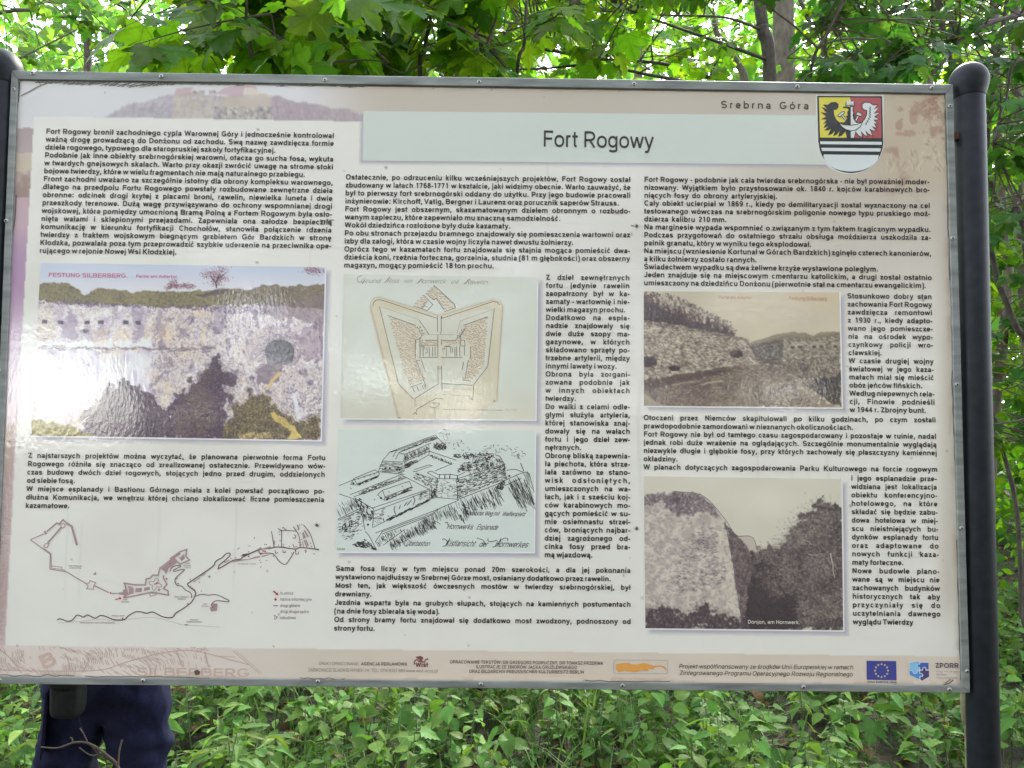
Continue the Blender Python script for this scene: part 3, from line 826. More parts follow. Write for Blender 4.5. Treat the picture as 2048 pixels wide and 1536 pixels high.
# --- text blocks
DK = (48, 36, 35)
BL = [
 (['Fort Rogowy bronił zachodniego cypla Warownej Góry i jednocześnie kontrolował', 'ważną drogę prowadzącą do Donżonu od zachodu. Swą nazwę zawdzięcza formie', '~dzieła rogowego, typowego dla staropruskiej szkoły fortyfikacyjnej.', 'Podobnie jak inne obiekty srebrnogórskiej warowni, otacza go sucha fosa, wykuta', 'w twardych gnejsowych skałach. Warto przy okazji zwrócić uwagę na strome stoki', '~bojowe twierdzy, które w wielu fragmentach nie mają naturalnego przebiegu.', 'Front zachodni uważano za szczególnie istotny dla obrony kompleksu warownego,', 'dlatego na przedpolu Fortu Rogowego powstały rozbudowane zewnętrzne dzieła', 'obronne: odcinek drogi krytej z placami broni, rawelin, niewielka luneta i dwie', 'przeszkody terenowe. Dużą wagę przywiązywano do ochrony wspomnianej drogi', 'wojskowej, która pomiędzy umocnioną Bramą Polną a Fortem Rogowym była osło-', 'nięta wałami i sklepionymi przejazdami. Zapewniała ona załodze bezpieczną', 'komunikację w kierunku fortyfikacji Chochołów, stanowiła połączenie rdzenia', 'twierdzy z traktem wojskowym biegnącym grzbietem Gór Bardzkich w stronę', 'Kłodzka, pozwalała poza tym przeprowadzić szybkie uderzenie na przeciwnika ope-', '~rującego w rejonie Nowej Wsi Kłodzkiej.'],
  (92, 267.7), (79, 506.3), (668.5, 276.5), (662.5, 513)),
 (['Z najstarszych projektów można wyczytać, że planowana pierwotnie forma Fortu', 'Rogowego różniła się znacząco od zrealizowanej ostatecznie. Przewidywano wów-', 'czas budowę dwóch dzieł rogowych, stojących jedno przed drugim, oddzielonych', '~od siebie fosą.', 'W miejsce esplanady i Bastionu Górnego miała z kolei powstać początkowo po-', 'dłużna Komunikacja, we wnętrzu której chciano zlokalizować liczne pomieszczenia', '~kazamatowe.'],
  (56, 915.8), (51, 1015.8), (651.5, 920.5), (648.5, 1021)),
 (['Ostatecznie, po odrzuceniu kilku wcześniejszych projektów, Fort Rogowy został', 'zbudowany w latach 1768-1771 w kształcie, jaki widzimy obecnie. Warto zauważyć, że', 'był to pierwszy fort srebrnogórski oddany do użytku. Przy jego budowie pracowali', '~inżynierowie: Kirchoff, Vatig, Bergner i Laurenz oraz porucznik saperów Strauss.', 'Fort Rogowy jest obszernym, skazamatowanym dziełem obronnym o rozbudo-', '~wanym zapleczu, które zapewniało mu znaczną samodzielność.', '~Wokół dziedzińca rozłożone były duże kazamaty.', 'Po obu stronach przejazdu bramnego znajdowały się pomieszczenia wartowni oraz', '~izby dla załogi, która w czasie wojny liczyła nawet dwustu żołnierzy.', 'Oprócz tego w kazamatach fortu znajdowała się stajnia mogąca pomieścić dwa-', 'dzieścia koni, rzeźnia forteczna, gorzelnia, studnia (81 m głębokości) oraz obszerny', '~magazyn, mogący pomieścić 18 ton prochu.'],
  (691, 359.3), (687.5, 535.3), (1261.3, 364.4), (1260.3, 538.5)),
 (['Z dzieł zewnętrznych', 'fortu jedynie rawelin', 'zaopatrzony był w ka-', 'zamaty - wartownię i nie-', '~wielki magazyn prochu.', 'Dodatkowo na espla-', 'nadzie znajdowały się', 'dwie duże szopy ma-', 'gazynowe, w których', 'składowano sprzęty po-', 'trzebne artylerii, między', '~innymi lawety i wozy.', 'Obrona była zorgani-', 'zowana podobnie jak', 'w innych obiektach', '~twierdzy.', 'Do walki z celami odle-', 'głymi służyła artyleria,', 'której stanowiska znaj-', 'dowały się na wałach', 'fortu i jego dzieł zew-', '~nętrznych.', 'Obronę bliską zapewnia-', 'ła piechota, która strze-', 'lała zarówno ze stano-', 'wisk odsłoniętych,', 'umieszczonych na wa-', 'łach, jak i z sześciu koj-', 'ców karabinowych mo-', 'gących pomieścić w su-', 'mie osiemnastu strzel-', 'ców, broniących najbar-', 'dziej zagrożonego od-', 'cinka fosy przed bra-', '~mą wjazdową.'],
  (1091.6, 559.9), (1088.5, 1114.5), (1259.3, 560.8), (1261, 1115.5)),
 (['Sama fosa liczy w tym miejscu ponad 20m szerokości, a dla jej pokonania', '~wystawiono najdłuższy w Srebrnej Górze most, osłaniany dodatkowo przez rawelin.', 'Most ten, jak większość ówczesnych mostów w twierdzy srebrnogórskiej, był', '~drewniany.', 'Jezdnia wsparta była na grubych słupach, stojących na kamiennych postumentach', '~(na dnie fosy zbierała się woda).', 'Od strony bramy fortu znajdował się dodatkowo most zwodzony, podnoszony od', '~strony fortu.'],
  (671.3, 1141.5), (667.5, 1261), (1261.3, 1145.8), (1262, 1265)),
 (['Fort Rogowy - podobnie jak cała twierdza srebrnogórska - nie był poważniej moder-', 'nizowany. Wyjątkiem było przystosowanie ok. 1840 r. kojców karabinowych bro-', '~niących  fosy  do  obrony  artyleryjskiej.', 'Cały obiekt ucierpiał w 1869 r., kiedy po demilitaryzacji został wyznaczony na cel', 'testowanego wówczas na srebrnogórskim poligonie nowego typu pruskiego moź-', '~dzierza  kalibru  210 mm.', 'Na marginesie wypada wspomnieć o związanym z tym faktem tragicznym wypadku.', 'Podczas przygotowań do ostatniego strzału obsługa moździerza uszkodziła za-', '~palnik granatu, który w wyniku tego eksplodował.', 'Na miejscu (wzniesienie Kortunał w Górach Bardzkich) zginęło czterech kanonierów,', '~a kilku żołnierzy zostało rannych.', '~Świadectwem wypadku są dwa żeliwne krzyże wystawione poległym.', 'Jeden znajduje się na miejscowym cmentarzu katolickim, a drugi został ostatnio', '~umieszczony na dziedzińcu Donżonu (pierwotnie stał na cmentarzu ewangelickim).'],
  (1288, 364), (1287.2, 570.6), (1859, 369), (1864, 576.5)),
 (['Stosunkowo dobry stan', 'zachowania Fort Rogowy', 'zawdzięcza remontowi', 'z 1930 r., kiedy adapto-', 'wano jego pomieszcze-', 'nia na ośrodek wypo-', 'czynkowy policji wro-', '~cławskiej.', 'W czasie drugiej wojny', 'światowej w jego kaza-', 'matach miał się mieścić', '~obóz jeńców fińskich.', 'Według niepewnych rela-', 'cji, Finowie podnieśli', '~w 1944 r. Zbrojny bunt.'],
  (1694, 597), (1698.8, 824.3), (1863.5, 598.5), (1870, 826)),
 (['Otoczeni przez Niemców skapitulowali po kilku godzinach, po czym zostali', '~prawdopodobnie zamordowani w nieznanych okolicznościach.', 'Fort Rogowy nie był od tamtego czasu zagospodarowany i pozostaje w ruinie, nadal', 'jednak robi duże wrażenie na oglądających. Szczególnie monumentalnie wyglądają', 'niezwykle długie i głębokie fosy, przy których zachowały się płaszczyzny kamiennej', '~okładziny.', 'W planach dotyczących zagospodarowania Parku Kulturowego na forcie rogowym'],
  (1286.8, 840.3), (1286.5, 939), (1871.5, 845), (1875, 943.8)),
 (['i jego esplanadzie prze-', 'widziana jest lokalizacja', 'obiektu konferencyjno-', 'hotelowego, na które', 'składać się będzie zabu-', 'dowa hotelowa w miej-', 'scu nieistniejących bu-', 'dynków esplanady fortu', 'oraz adaptowane do', 'nowych funkcji kaza-', '~maty forteczne.', 'Nowe budowle plano-', 'wane są w miejscu nie', 'zachowanych budynków', 'historycznych tak aby', 'przyczyniały się do', 'uczytelniania dawnego', '~wyglądu Twierdzy'],
  (1701.6, 961.2), (1705, 1248.4), (1873.5, 962.5), (1881.5, 1250)),
]
for lines, L0, L1, R0, R1 in BL:
    T = Text(0.0009)
    T.block(lines, L0, L1, R0, R1, 10.6, sx=0.965)
    T.build('text_block', DK, board)

# --- the coat of arms (drawn in a frame six times finer than the photo)
coat = MB()
def gk(): return Ink(1600, 170, 6.0235, 0.0006)
arms = empty('coat_of_arms', tuple(at(1700, 270)))
arms.parent = board; arms.location = Vector(at(1700, 270)) - board.location
def shield(x0, x1, yt, yb, yr, n=22):
    cx, rx = (x0 + x1) / 2, (x1 - x0) / 2
    return [(x0, yt), (x1, yt)] + [(cx + rx * math.cos(a), yr + (yb - yr) * math.sin(a)) for a in np.linspace(0, math.pi, n)]
k = gk(); k.lift = 0.00035; k.poly(shield(190, 1008, 118, 1076, 690)); k.build('pale_edge', (205, 206, 200), arms)
k = gk(); k.lift = 0.0005; k.poly([(205, 131), (988, 136), (1001, 690)] + [(613 + 388 * math.cos(a), 690 + 372 * math.sin(a)) for a in np.linspace(0.05, math.pi - 0.05, 24)] + [(219, 690)]); k.build('shield_outline', (24, 22, 24), arms)
k = gk(); k.lift = 0.0007; k.poly([(226, 150), (604, 152), (604, 638), (240, 634)]); k.build('yellow_field', (208, 196, 64), arms)
k = gk(); k.lift = 0.0007; k.poly([(604, 152), (972, 154), (980, 642), (604, 638)]); k.build('red_field', (164, 72, 74), arms)
k = gk(); k.lift = 0.0007
k.poly([(240, 680), (982, 686), (982, 722), (242, 714)]); k.poly([(252, 758), (974, 764), (964, 804), (266, 796)])
k.poly([(286, 838), (948, 846)] + [(612 + 334 * math.cos(a), 842 + 202 * math.sin(a)) for a in np.linspace(0.1, math.pi - 0.1, 20)])
k.build('white_bars', (204, 210, 208), arms)
wing = [(604, 640), (562, 640), (545, 560), (522, 590), (500, 612), (456, 628), (475, 560), (440, 600), (396, 622), (420, 552), (386, 590), (332, 612), (370, 530), (336, 550), (290, 552), (340, 500), (300, 516), (280, 516), (316, 462), (276, 470), (318, 420), (250, 416), (310, 380), (246, 328), (316, 340), (256, 264), (318, 290), (272, 236), (330, 240), (372, 210), (430, 206), (462, 232), (462, 272), (440, 298), (406, 304), (410, 360), (432, 410), (470, 450), (530, 452), (568, 400), (548, 380), (572, 366), (566, 330), (584, 300), (560, 280), (512, 282), (520, 262), (560, 258), (604, 270)]
k = gk(); k.lift = 0.0009; k.poly(wing); k.build('black_half_eagle', (26, 24, 24), arms)
wr = [(1208 - x, y + 4) for x, y in wing]
wr = [p_ for p_ in wr if not (p_[0] < 700 and 270 < p_[1] < 400)]
wr = [(604, 644), (652, 642), (668, 566)] + [(1208 - x, y + 4) for x, y in wing[3:43]] + [(655, 430), (640, 380), (650, 350), (634, 310), (640, 262), (604, 262)]
k = gk(); k.lift = 0.0009; k.poly(wr); we = k.build('white_half_eagle', (206, 210, 208), arms)
k = gk(); k.lift = 0.0011; k.line(wr, 9, closed=True)
for i_ in range(8):
    k.curve([(835 - i_ * 1 - max(0, i_ - 4) * 14, 262 + i_ * 28), (850 - i_ * 1 - max(0, i_ - 4) * 14, 276 + i_ * 28), (832 - max(0, i_ - 4) * 16, 288 + i_ * 28)], 8)
k.build('eagle_outline', (26, 24, 24), arms)
cres = [(468, 462), (520, 482), (600, 488), (680, 480), (750, 452), (722, 505), (670, 545), (610, 556), (550, 540), (505, 510)]
k = gk(); k.lift = 0.0012; k.poly(cres)
for x in (568, 597, 628): k.disc(x, 216, 17)
for x in (562, 582, 602, 622, 640): k.disc(x, 244, 9)
k.disc(598, 192, 10)
k.poly([(452, 366), (500, 328), (530, 322), (528, 344), (488, 378), (462, 386)]); k.poly([(500, 378), (518, 366), (552, 412), (534, 424)])
k.poly([(668, 360), (690, 325), (746, 352), (728, 385), (706, 374)]); k.poly([(686, 374), (706, 380), (680, 436), (660, 424)])
k.build('crescent_and_hammers', (206, 210, 208), arms)
k = gk(); k.lift = 0.0014; k.line(cres, 9, closed=True)
for a_ in ([(452, 366), (500, 328), (530, 322), (528, 344), (488, 378), (462, 386)], [(668, 360), (690, 325), (746, 352), (728, 385), (706, 374)]): k.line(a_, 8, closed=True)
for a_ in ([(552, 205), (548, 250), (652, 252), (648, 205)], [(500, 378), (534, 424)], [(518, 366), (552, 412)], [(686, 374), (660, 424)], [(706, 380), (680, 436)]): k.line(a_, 8)
k.build('charge_outlines', (26, 24, 24), arms)

# ================================================================== PRINTED PICTURES (painted in code)
def frame_pts(pts, ox, oy, k):
    return [((x - ox) * k, (y - oy) * k) for x, y in pts]

def put_picture(name, key, P, ox, oy, k, nx, ny, edge=None, con=1.0):
    """P is painted over local coords; local = (photo - origin) * k"""
    c = PICS[key]
    def colour(PX, PY):
        C = P.sample((PX - ox) * k, (PY - oy) * k)
        return 206 * (np.clip(C, 0, 255) / 206.0) ** con
    o = grid_print(name, c, nx, ny, colour, 0.0004, board)
    if edge is not None:
        (x0, y0), (x1, y1), (x2, y2), (x3, y3) = c
        q = Ink(0, 0, 1, 0.0006)
        q.line([(x1 + .6, y1 - .8), (x2 + .6, y2 + .8)], 2.6); q.line([(x2 + 1.9, y2 + .8), (x3 - .6, y3 + .8)], 2.6)
        q.build('white_border', edge, o)
    return o

# ---- 1: hand-tinted view of the quarried wall
def paint_colour():
    P = Paint(170, 60, 1905, 1120, 2.8, (196, 202, 216), 21)
    X, Y = P.X, P.Y; al = np.ones_like(X, bool)
    P.tex(al, (188, 194, 208), (210, 207, 210), sst(80, 240, Y) * 0.7 + 0.3 * P.nz(5, 2))
    fine = P.nz(120, 2); mid = P.nz(40, 3); big = P.nz(9, 3)
    # rock wall
    wall = Y > 296 + 22 * (big - .5) + 0.012 * (X - 200)
    P.tex(wall, (226, 220, 220), (196, 186, 198), sst(.35, .7, mid))
    P.tex(wall, (216, 204, 176), (210, 192, 170), fine, sst(.52, .66, P.nz(14, 3)) * .45)
    P.tex(wall & (X > 900), (190, 180, 190), (214, 204, 186), mid, .55)
    P.tex(wall, (138, 122, 144), (110, 98, 122), fine, sst(.60, .74, P.nz(46, 3)) * (0.35 + 0.55 * sst(850, 1300, X)))
    P.dabs(wall & (X < 900) & (Y < 560), 3200, 13, 5, 60, [(150, 138, 150), (232, 226, 222), (214, 200, 168), (176, 160, 170)], .45)
    P.dabs(wall & (X > 880), 9500, 15, 25, 110, [(112, 98, 122), (228, 220, 210), (208, 192, 156), (150, 130, 145), (236, 230, 226), (134, 112, 112), (226, 222, 222)], .5)
    P.dabs(wall & (X < 900) & (Y > 570), 900, 40, 88, 30, [(228, 224, 228), (196, 190, 202), (168, 160, 176)], .45)
    for q_ in range(46):
        x = 900 + 960 * P.rs.rand(); y = 350 + 470 * P.rs.rand(); L = 40 + 110 * P.rs.rand(); a_ = P.rs.randn() * .35 + (.25 if x < 1250 else -.1)
        P.fill(P.mask([(x, y), (x + 14 + 16 * P.rs.rand(), y + 8), (x + 14 - L * a_, y + L), (x - L * a_, y + L * .9)], 8, 60) & wall, [(112, 98, 122), (140, 124, 138), (234, 230, 228), (222, 208, 180)][P.rs.randint(4)], .42)
    low = P.mask([(220, 600), (890, 590), (880, 830), (640, 800), (520, 930), (215, 1000)], 20)
    P.fill(low, (222, 220, 226), .5)
    P.fill(P.mask([(215, 528), (880, 520), (885, 562), (560, 580), (215, 575)], 10, 60), (232, 226, 222), .8)
    P.dabs(P.mask([(215, 556), (1250, 566), (1250, 586), (215, 580)], 10, 60), 260, 40, 2, 20, [(132, 116, 126), (160, 144, 150)], .75)
    for pts in ([(372, 345), (425, 340), (440, 520), (370, 525)], [(630, 372), (655, 380), (655, 500), (636, 505)], [(790, 350), (845, 340), (838, 450), (800, 545), (775, 540)], [(905, 330), (940, 335), (930, 470), (905, 500)], [(1240, 335), (1330, 330), (1290, 470), (1240, 460)]):
        P.tex(P.mask(pts, 20, 40), (140, 126, 150), (178, 164, 178), fine, .55)
    for x, y in ((352, 420), (506, 420), (586, 420), (733, 422), (802, 422), (500, 470), (258, 418)):
        P.fill(P.mask([(x - 16, y - 11), (x + 14, y - 11), (x + 14, y + 11), (x - 16, y + 10)], 2), (92, 80, 96), .9)
    for pts in ([(555, 460), (640, 470), (630, 530), (545, 535)], [(655, 450), (770, 455), (760, 520), (650, 525)], [(930, 470), (990, 440), (1000, 540), (920, 550)], [(1090, 340), (1220, 335), (1230, 400), (1120, 420)]):
        P.tex(P.mask(pts, 30, 30), (216, 190, 168), (226, 204, 166), fine, .35)
    # grassy rampart
    hills = P.mask([(215, 190), (400, 193), (440, 222), (490, 265), (520, 232), (560, 221), (740, 231), (762, 246), (830, 229), (950, 240), (1130, 236), (1250, 228), (1450, 226), (1560, 202), (1700, 209), (1890, 200), (1890, 345), (1500, 318), (1180, 330), (850, 328), (660, 320), (420, 315), (215, 290)], 9, 50)
    P.tex(hills, (158, 150, 116), (128, 120, 102), P.nz(26, 3))
    P.tex(hills & (X > 1120), (116, 104, 100), (140, 124, 108), fine, sst(1100, 1500, X) * .85)
    P.dabs(hills, 3600, 10, 60, 120, [(98, 88, 78), (168, 158, 112), (136, 126, 96)], .5)
    P.fill(P.mask([(1130, 262), (1230, 234), (1330, 236), (1290, 262), (1180, 270)], 6), (98, 82, 96), .7)
    P.dabs(P.mask([(300, 286), (640, 305), (1000, 322), (1500, 316), (1560, 360), (1500, 372), (1000, 338), (420, 326), (215, 300)], 9, 50), 700, 14, 0, 120, [(112, 92, 118), (150, 134, 150), (92, 78, 96)], .75)
    # right flank and arch
    P.tex(P.mask([(1500, 300), (1900, 260), (1900, 420), (1760, 440), (1700, 400), (1540, 380)], 24, 30), (116, 98, 112), (150, 130, 136), fine, .55)
    P.tex(P.mask([(1720, 480), (1900, 400), (1900, 620), (1760, 640)], 18, 30), (120, 98, 122), (160, 136, 148), fine, .5)
    P.tex(P.blob(1605, 560, 165, 120, .25, 14) & (Y < 600), (140, 118, 138), (196, 180, 178), fine, .4)
    P.dabs(P.blob(1610, 560, 160, 130, .1), 420, 30, 70, 100, [(206, 192, 180), (120, 100, 120), (168, 146, 150)], .65)
    P.tex(P.blob(1622, 596, 88, 76, .05), (58, 52, 64), (126, 122, 130), sst(530, 680, Y)); P.dabs(P.blob(1622, 588, 118, 106, .05) & ~P.blob(1622, 596, 90, 78, .03) & (Y < 640), 260, 26, 60, 180, [(214, 202, 196), (112, 96, 112), (150, 132, 140)], .7)
    P.tex(P.mask([(1470, 690), (1560, 640), (1640, 670), (1610, 760), (1500, 790)], 12), (118, 104, 120), (150, 134, 138), fine, .85)
    P.fill(P.mask([(1608, 700), (1630, 712), (1560, 800), (1530, 812)], 5), (216, 194, 142), .85)
    # bushes
    b1 = P.mask([(470, 1090), (500, 1010), (545, 930), (620, 880), (650, 800), (745, 765), (830, 810), (900, 870), (960, 930), (1010, 920), (1020, 840), (1100, 790), (1140, 720), (1210, 690), (1262, 622), (1330, 690), (1360, 740), (1320, 820), (1340, 880), (1300, 960), (1340, 1110), (470, 1110)], 34, 34)
    P.tex(b1, (104, 86, 108), (76, 62, 86), sst(.3, .7, P.nz(20, 3)))
    P.dabs(b1, 11000, 9, 30, 180, [(128, 104, 122), (66, 54, 74), (92, 74, 96), (150, 126, 128), (112, 94, 92)], .55)
    P.dabs(b1 & P.blob(1130, 880, 120, 190, .3, 12), 900, 11, 30, 180, [(142, 126, 96), (120, 106, 88)], .55)
    b2 = P.mask([(1300, 1000), (1340, 900), (1420, 850), (1500, 830), (1560, 870), (1600, 930), (1760, 1000), (1870, 960), (1880, 1110), (1300, 1110)], 30, 34)
    P.tex(b2, (100, 88, 82), (74, 66, 72), P.nz(30, 2))
    P.dabs(b2, 5200, 9, 20, 180, [(190, 172, 110), (84, 74, 76), (142, 126, 92), (62, 56, 62), (206, 188, 124)], .55)
    P.fill(P.mask([(1560, 950), (1590, 935), (1700, 1020), (1760, 1092), (1660, 1095), (1690, 1060)], 9, 40), (222, 200, 128), .85)
    P.dabs(P.mask([(1390, 1060), (1560, 1055), (1600, 1095), (1390, 1098)], 6), 260, 12, 20, 180, [(230, 214, 160), (150, 130, 96)], .7)
    P.dabs(P.mask([(1640, 800), (1860, 790), (1860, 970), (1700, 980)], 12), 460, 30, 60, 120, [(230, 226, 226), (120, 102, 120), (206, 196, 190)], .6)
    P.fill(P.mask([(1695, 830), (1718, 830), (1748, 985), (1722, 985)], 3), (222, 220, 224), .85)
    for cx, cy, rx, ry in ((700, 930, 150, 120), (640, 860, 70, 60), (860, 900, 70, 60), (1180, 800, 110, 110), (1260, 700, 70, 70), (1100, 900, 110, 100), (1320, 860, 60, 110), (960, 1000, 120, 70)):
        P.puff(cx, cy, rx, ry, 700, 7, [(120, 100, 114), (86, 70, 92), (104, 88, 100), (146, 130, 134), (126, 112, 96)], .55)
    for cx, cy in ((1430, 900), (1540, 880), (1650, 1000), (1800, 1040), (1480, 1000)):
        P.puff(cx, cy, 70, 60, 420, 7, [(176, 160, 104), (92, 80, 80), (136, 120, 92), (212, 196, 136)], .5)
    # foreground grass and a bare bush
    gr = P.mask([(175, 985), (300, 1000), (420, 1015), (470, 1045), (540, 1080), (540, 1110), (175, 1110)], 10, 50)
    P.tex(gr, (168, 158, 88), (132, 124, 78), P.nz(40, 2))
    P.dabs(gr, 700, 14, 80, 60, [(186, 176, 108), (112, 106, 72)], .5)
    tw = P.mask([(470, 960), (560, 900), (560, 1040), (480, 1060)], 18)
    P.fill(tw, (84, 74, 92), .5)
    P.blur(1)
    # trees on the skyline
    for cx, cy, rx, ry, n in ((1270, 146, 98, 56, 700), (1003, 206, 58, 30, 380), (1096, 208, 46, 26, 260), (1832, 122, 74, 36, 300)):
        for q_ in range(7):
            P.puff(cx + P.rs.randn() * rx * .42, cy + P.rs.randn() * ry * .36, rx * .42, ry * .42, n // 5, 8, [(128, 88, 100), (100, 68, 86), (156, 116, 120), (186, 160, 168)], .7)
    return P
pc1 = put_picture('tinted_wall_picture', 'colour', paint_colour(), 0, 500, 2.8986, 460, 280, (226, 226, 226), 1.25)
q = Ink(0, 500, 2.8986, 0.0007)
for pts, w in (([(1256, 222), (1252, 190), (1270, 150)], 7), ([(1254, 196), (1220, 150)], 5), ([(1262, 170), (1312, 130)], 4)): q.line(pts, w)
q.build('tree_stems', (84, 62, 76), pc1)
q = Ink(0, 500, 2.8986, 0.0007)
for pts, w in (([(450, 1056), (456, 1010), (446, 958)], 10), ([(458, 1020), (490, 985), (520, 965)], 6), ([(448, 980), (430, 940)], 5), ([(452, 990), (470, 950), (468, 930)], 5), ([(475, 1000), (500, 990)], 4)): q.line(pts, w)
q.build('bare_bush', (216, 206, 196), pc1)
T = Text(0.0009)
T.pxline('FESTUNG SILBERBERG.', 97, 554.3, 8.6, 256.5, 555.6, off=120, align='F')
T.pxline('Partie am Adlertor.', 271.5, 555.6, 6.2, 357.5, 556.4, off=110, align='F')
T.build('picture_caption', (190, 96, 130), pc1)

# ---- 2: the ground plan, pen and wash
def paint_plan():
    P = Paint(40, 40, 1995, 1505, 5.0, (206, 209, 200), 31)
    X, Y = P.X, P.Y; al = np.ones_like(X, bool)
    P.tex(al, (208, 212, 204), (200, 201, 188), P.nz(6, 3))
    P.fill(sst(1100, 1480, Y) * .5, (200, 192, 172))
    P.fill((1 - sst(60, 130, X)) * .4, (196, 196, 182))
    body = P.mask([(350, 380), (372, 310), (430, 290), (1000, 462), (1540, 318), (1600, 330), (1636, 380), (1590, 900), (1575, 1300), (1180, 1440), (620, 1470), (440, 800)], 3)
    for e_ in range(7):
        P.fill(P.mask([(350 - e_ * 4, 380), (372 - e_ * 3, 310 - e_ * 3), (430, 290 - e_ * 4), (1000, 462 - e_ * 3), (1540, 318 - e_ * 4), (1600 + e_ * 2, 330 - e_ * 3), (1636 + e_ * 4, 380), (1590 + e_ * 4, 900), (1578 + e_ * 4, 1300), (1300, 1500), (620 - e_ * 4, 1470), (440 - e_ * 4, 800)], 2), (196, 170, 138), .05)
    P.tex(body, (208, 203, 182), (200, 190, 164), P.nz(9, 3), .8)
    inner = P.mask([(440, 390), (1000, 480), (1550, 400), (1490, 960), (1350, 1140), (780, 1270), (620, 1130)], 3)
    P.tex(inner, (208, 210, 199), (201, 202, 189), P.nz(9, 3), .7)
    for pts in DOTS: P.fill(P.mask(pts, 2), (208, 194, 172), .6)
    P.fill(P.mask([(1042, 766), (1068, 764), (1070, 960), (1042, 960)]), (206, 186, 168), .5)
    P.fill(P.mask([(1000, 960), (1038, 960), (1038, 1000), (1000, 1000)]), (188, 168, 150), .6)
    for rr in range(5):
        P.fill(np.abs((X - 420) * .93 + 0) * 0 + (np.abs(P.X - (345 + (P.Y - 380) * .255)) < 16 - rr * 3) * (P.Y > 380), (190, 158, 124), .07)
    P.fill((np.abs(X - (1636 - (Y - 380) * .065)) < 8) * (Y > 380) * (Y < 1310), (196, 166, 134), .25)
    return P
DOTS = [[(530, 486), (790, 566), (840, 690), (790, 705), (786, 890), (800, 900), (880, 1090), (730, 1150), (690, 1050), (600, 760), (560, 600)],
        [(1262, 570), (1486, 488), (1452, 940), (1380, 1050), (1330, 1090), (1268, 1086), (1306, 900), (1322, 870), (1320, 770), (1270, 700), (1245, 690)],
        [(965, 178), (1165, 360), (1170, 395), (1065, 420), (1030, 370), (990, 310), (960, 318), (885, 250)],
        [(765, 378), (860, 268), (925, 330), (840, 395)],
        [(835, 700), (995, 712), (995, 752), (830, 752)], [(1042, 712), (1180, 710), (1225, 690), (1222, 752), (1042, 752)]]
pc2 = put_picture('fort_plan_picture', 'plan', paint_plan(), 670, 535, 4.876, 250, 190, (224, 226, 222), 1.15)
def G(lift=0.0008): return Ink(670, 535, 4.876, lift)
q = G()
rs = np.random.RandomState(5)
for pts in DOTS:
    Pm = Paint(min(p_[0] for p_ in pts), min(p_[1] for p_ in pts), max(p_[0] for p_ in pts), max(p_[1] for p_ in pts), 6)
    ys, xs = np.nonzero(Pm.mask(pts))
    area = len(ys) * 36
    done = []
    for i_ in rs.permutation(len(ys))[:int(area / 160)]:
        x = Pm.x0 + xs[i_] * 6; y = Pm.y0 + ys[i_] * 6
        if any(abs(x - a) + abs(y - b) < 19 for a, b in done): continue
        done.append((x, y))
        an = rs.rand() * 1.4 - .3; L = 7 + rs.rand() * 5
        q.line([(x - L * math.cos(an), y - L * math.sin(an)), (x + L * .3 * math.sin(an), y - L * .3 * math.cos(an)), (x + L * math.cos(an), y + L * math.sin(an))], 5.5)
q.build('scrub_marks', (166, 146, 126), pc2)
q = G()
PL = [[(370, 380), (376, 345), (400, 320), (440, 314), (500, 332), (1000, 498), (1000, 474)], [(1040, 474), (1042, 497), (1540, 332), (1580, 338), (1606, 366)],
      [(434, 382), (620, 1136), (768, 1285)], [(1554, 398), (1490, 962), (1352, 1145), (1344, 1290)], [(780, 1352), (780, 1276), (1006, 1138), (1004, 960)],
      [(514, 468), (790, 566)], [(1252, 566), (1488, 480)], [(820, 512), (914, 650)], [(1272, 590), (1222, 672)], [(1000, 500), (1000, 628)], [(1036, 475), (1036, 628)], [(1030, 630), (1030, 652)],
      [(1002, 655), (1004, 870)], [(1038, 700), (1038, 760)], [(880, 710), (998, 710)], [(1042, 712), (1176, 710), (1200, 682)], [(816, 758), (1000, 758)],
      [(784, 884), (784, 706), (812, 704), (846, 672)], [(828, 752), (828, 690)], [(1225, 760), (1225, 680), (1196, 660)], [(1268, 765), (1264, 710), (1230, 708)], [(1218, 765), (1262, 765), (1262, 860)], [(1320, 775), (1320, 880)],
      [(816, 878), (1004, 878)], [(1030, 878), (1246, 878)], [(792, 905), (890, 1165)], [(840, 890), (882, 1018)], [(792, 908), (832, 908)], [(1300, 905), (1266, 1092)], [(1256, 920), (1238, 1002)], [(1248, 1066), (1248, 1098), (1328, 1108)], [(1042, 1132), (1340, 1148)],
      [(964, 172), (1166, 358), (1176, 395), (1064, 432)], [(764, 376), (840, 400), (900, 420), (955, 362), (866, 270)], [(884, 250), (965, 318), (985, 300), (1036, 372), (1066, 416)], [(836, 396), (896, 330)], [(852, 402), (872, 372), (900, 388)],
      [(732, 1168), (850, 1126)], [(756, 1170), (775, 1215)], [(800, 1160), (815, 1200)], [(850, 1150), (870, 1190)], [(866, 1140), (886, 1180)],
      [(796, 1410), (800, 1380), (1000, 1268)], [(1040, 960), (1044, 1200)], [(830, 770), (830, 870)], [(860, 775), (860, 868)], [(918, 772), (920, 868)], [(952, 772), (952, 868)], [(975, 770), (978, 868)],
      [(830, 772), (870, 772), (880, 800)], [(895, 775), (900, 830), (880, 836)], [(1085, 772), (1085, 868)], [(1085, 772), (1125, 772), (1130, 830)], [(1170, 775), (1170, 868)], [(1185, 770), (1188, 868)], [(1140, 775), (1150, 830)], [(1215, 770), (1218, 868)], [(1042, 795), (1070, 795), (1072, 766), (1120, 764)],
      [(1320, 1290), (1330, 1276), (1340, 1290)], [(1545, 1308), (1554, 1296), (1564, 1310)], [(768, 1432), (784, 1412), (800, 1432)], [(1004, 1282), (1020, 1272), (1050, 1284)], [(624, 1468), (632, 1460), (640, 1468)]]
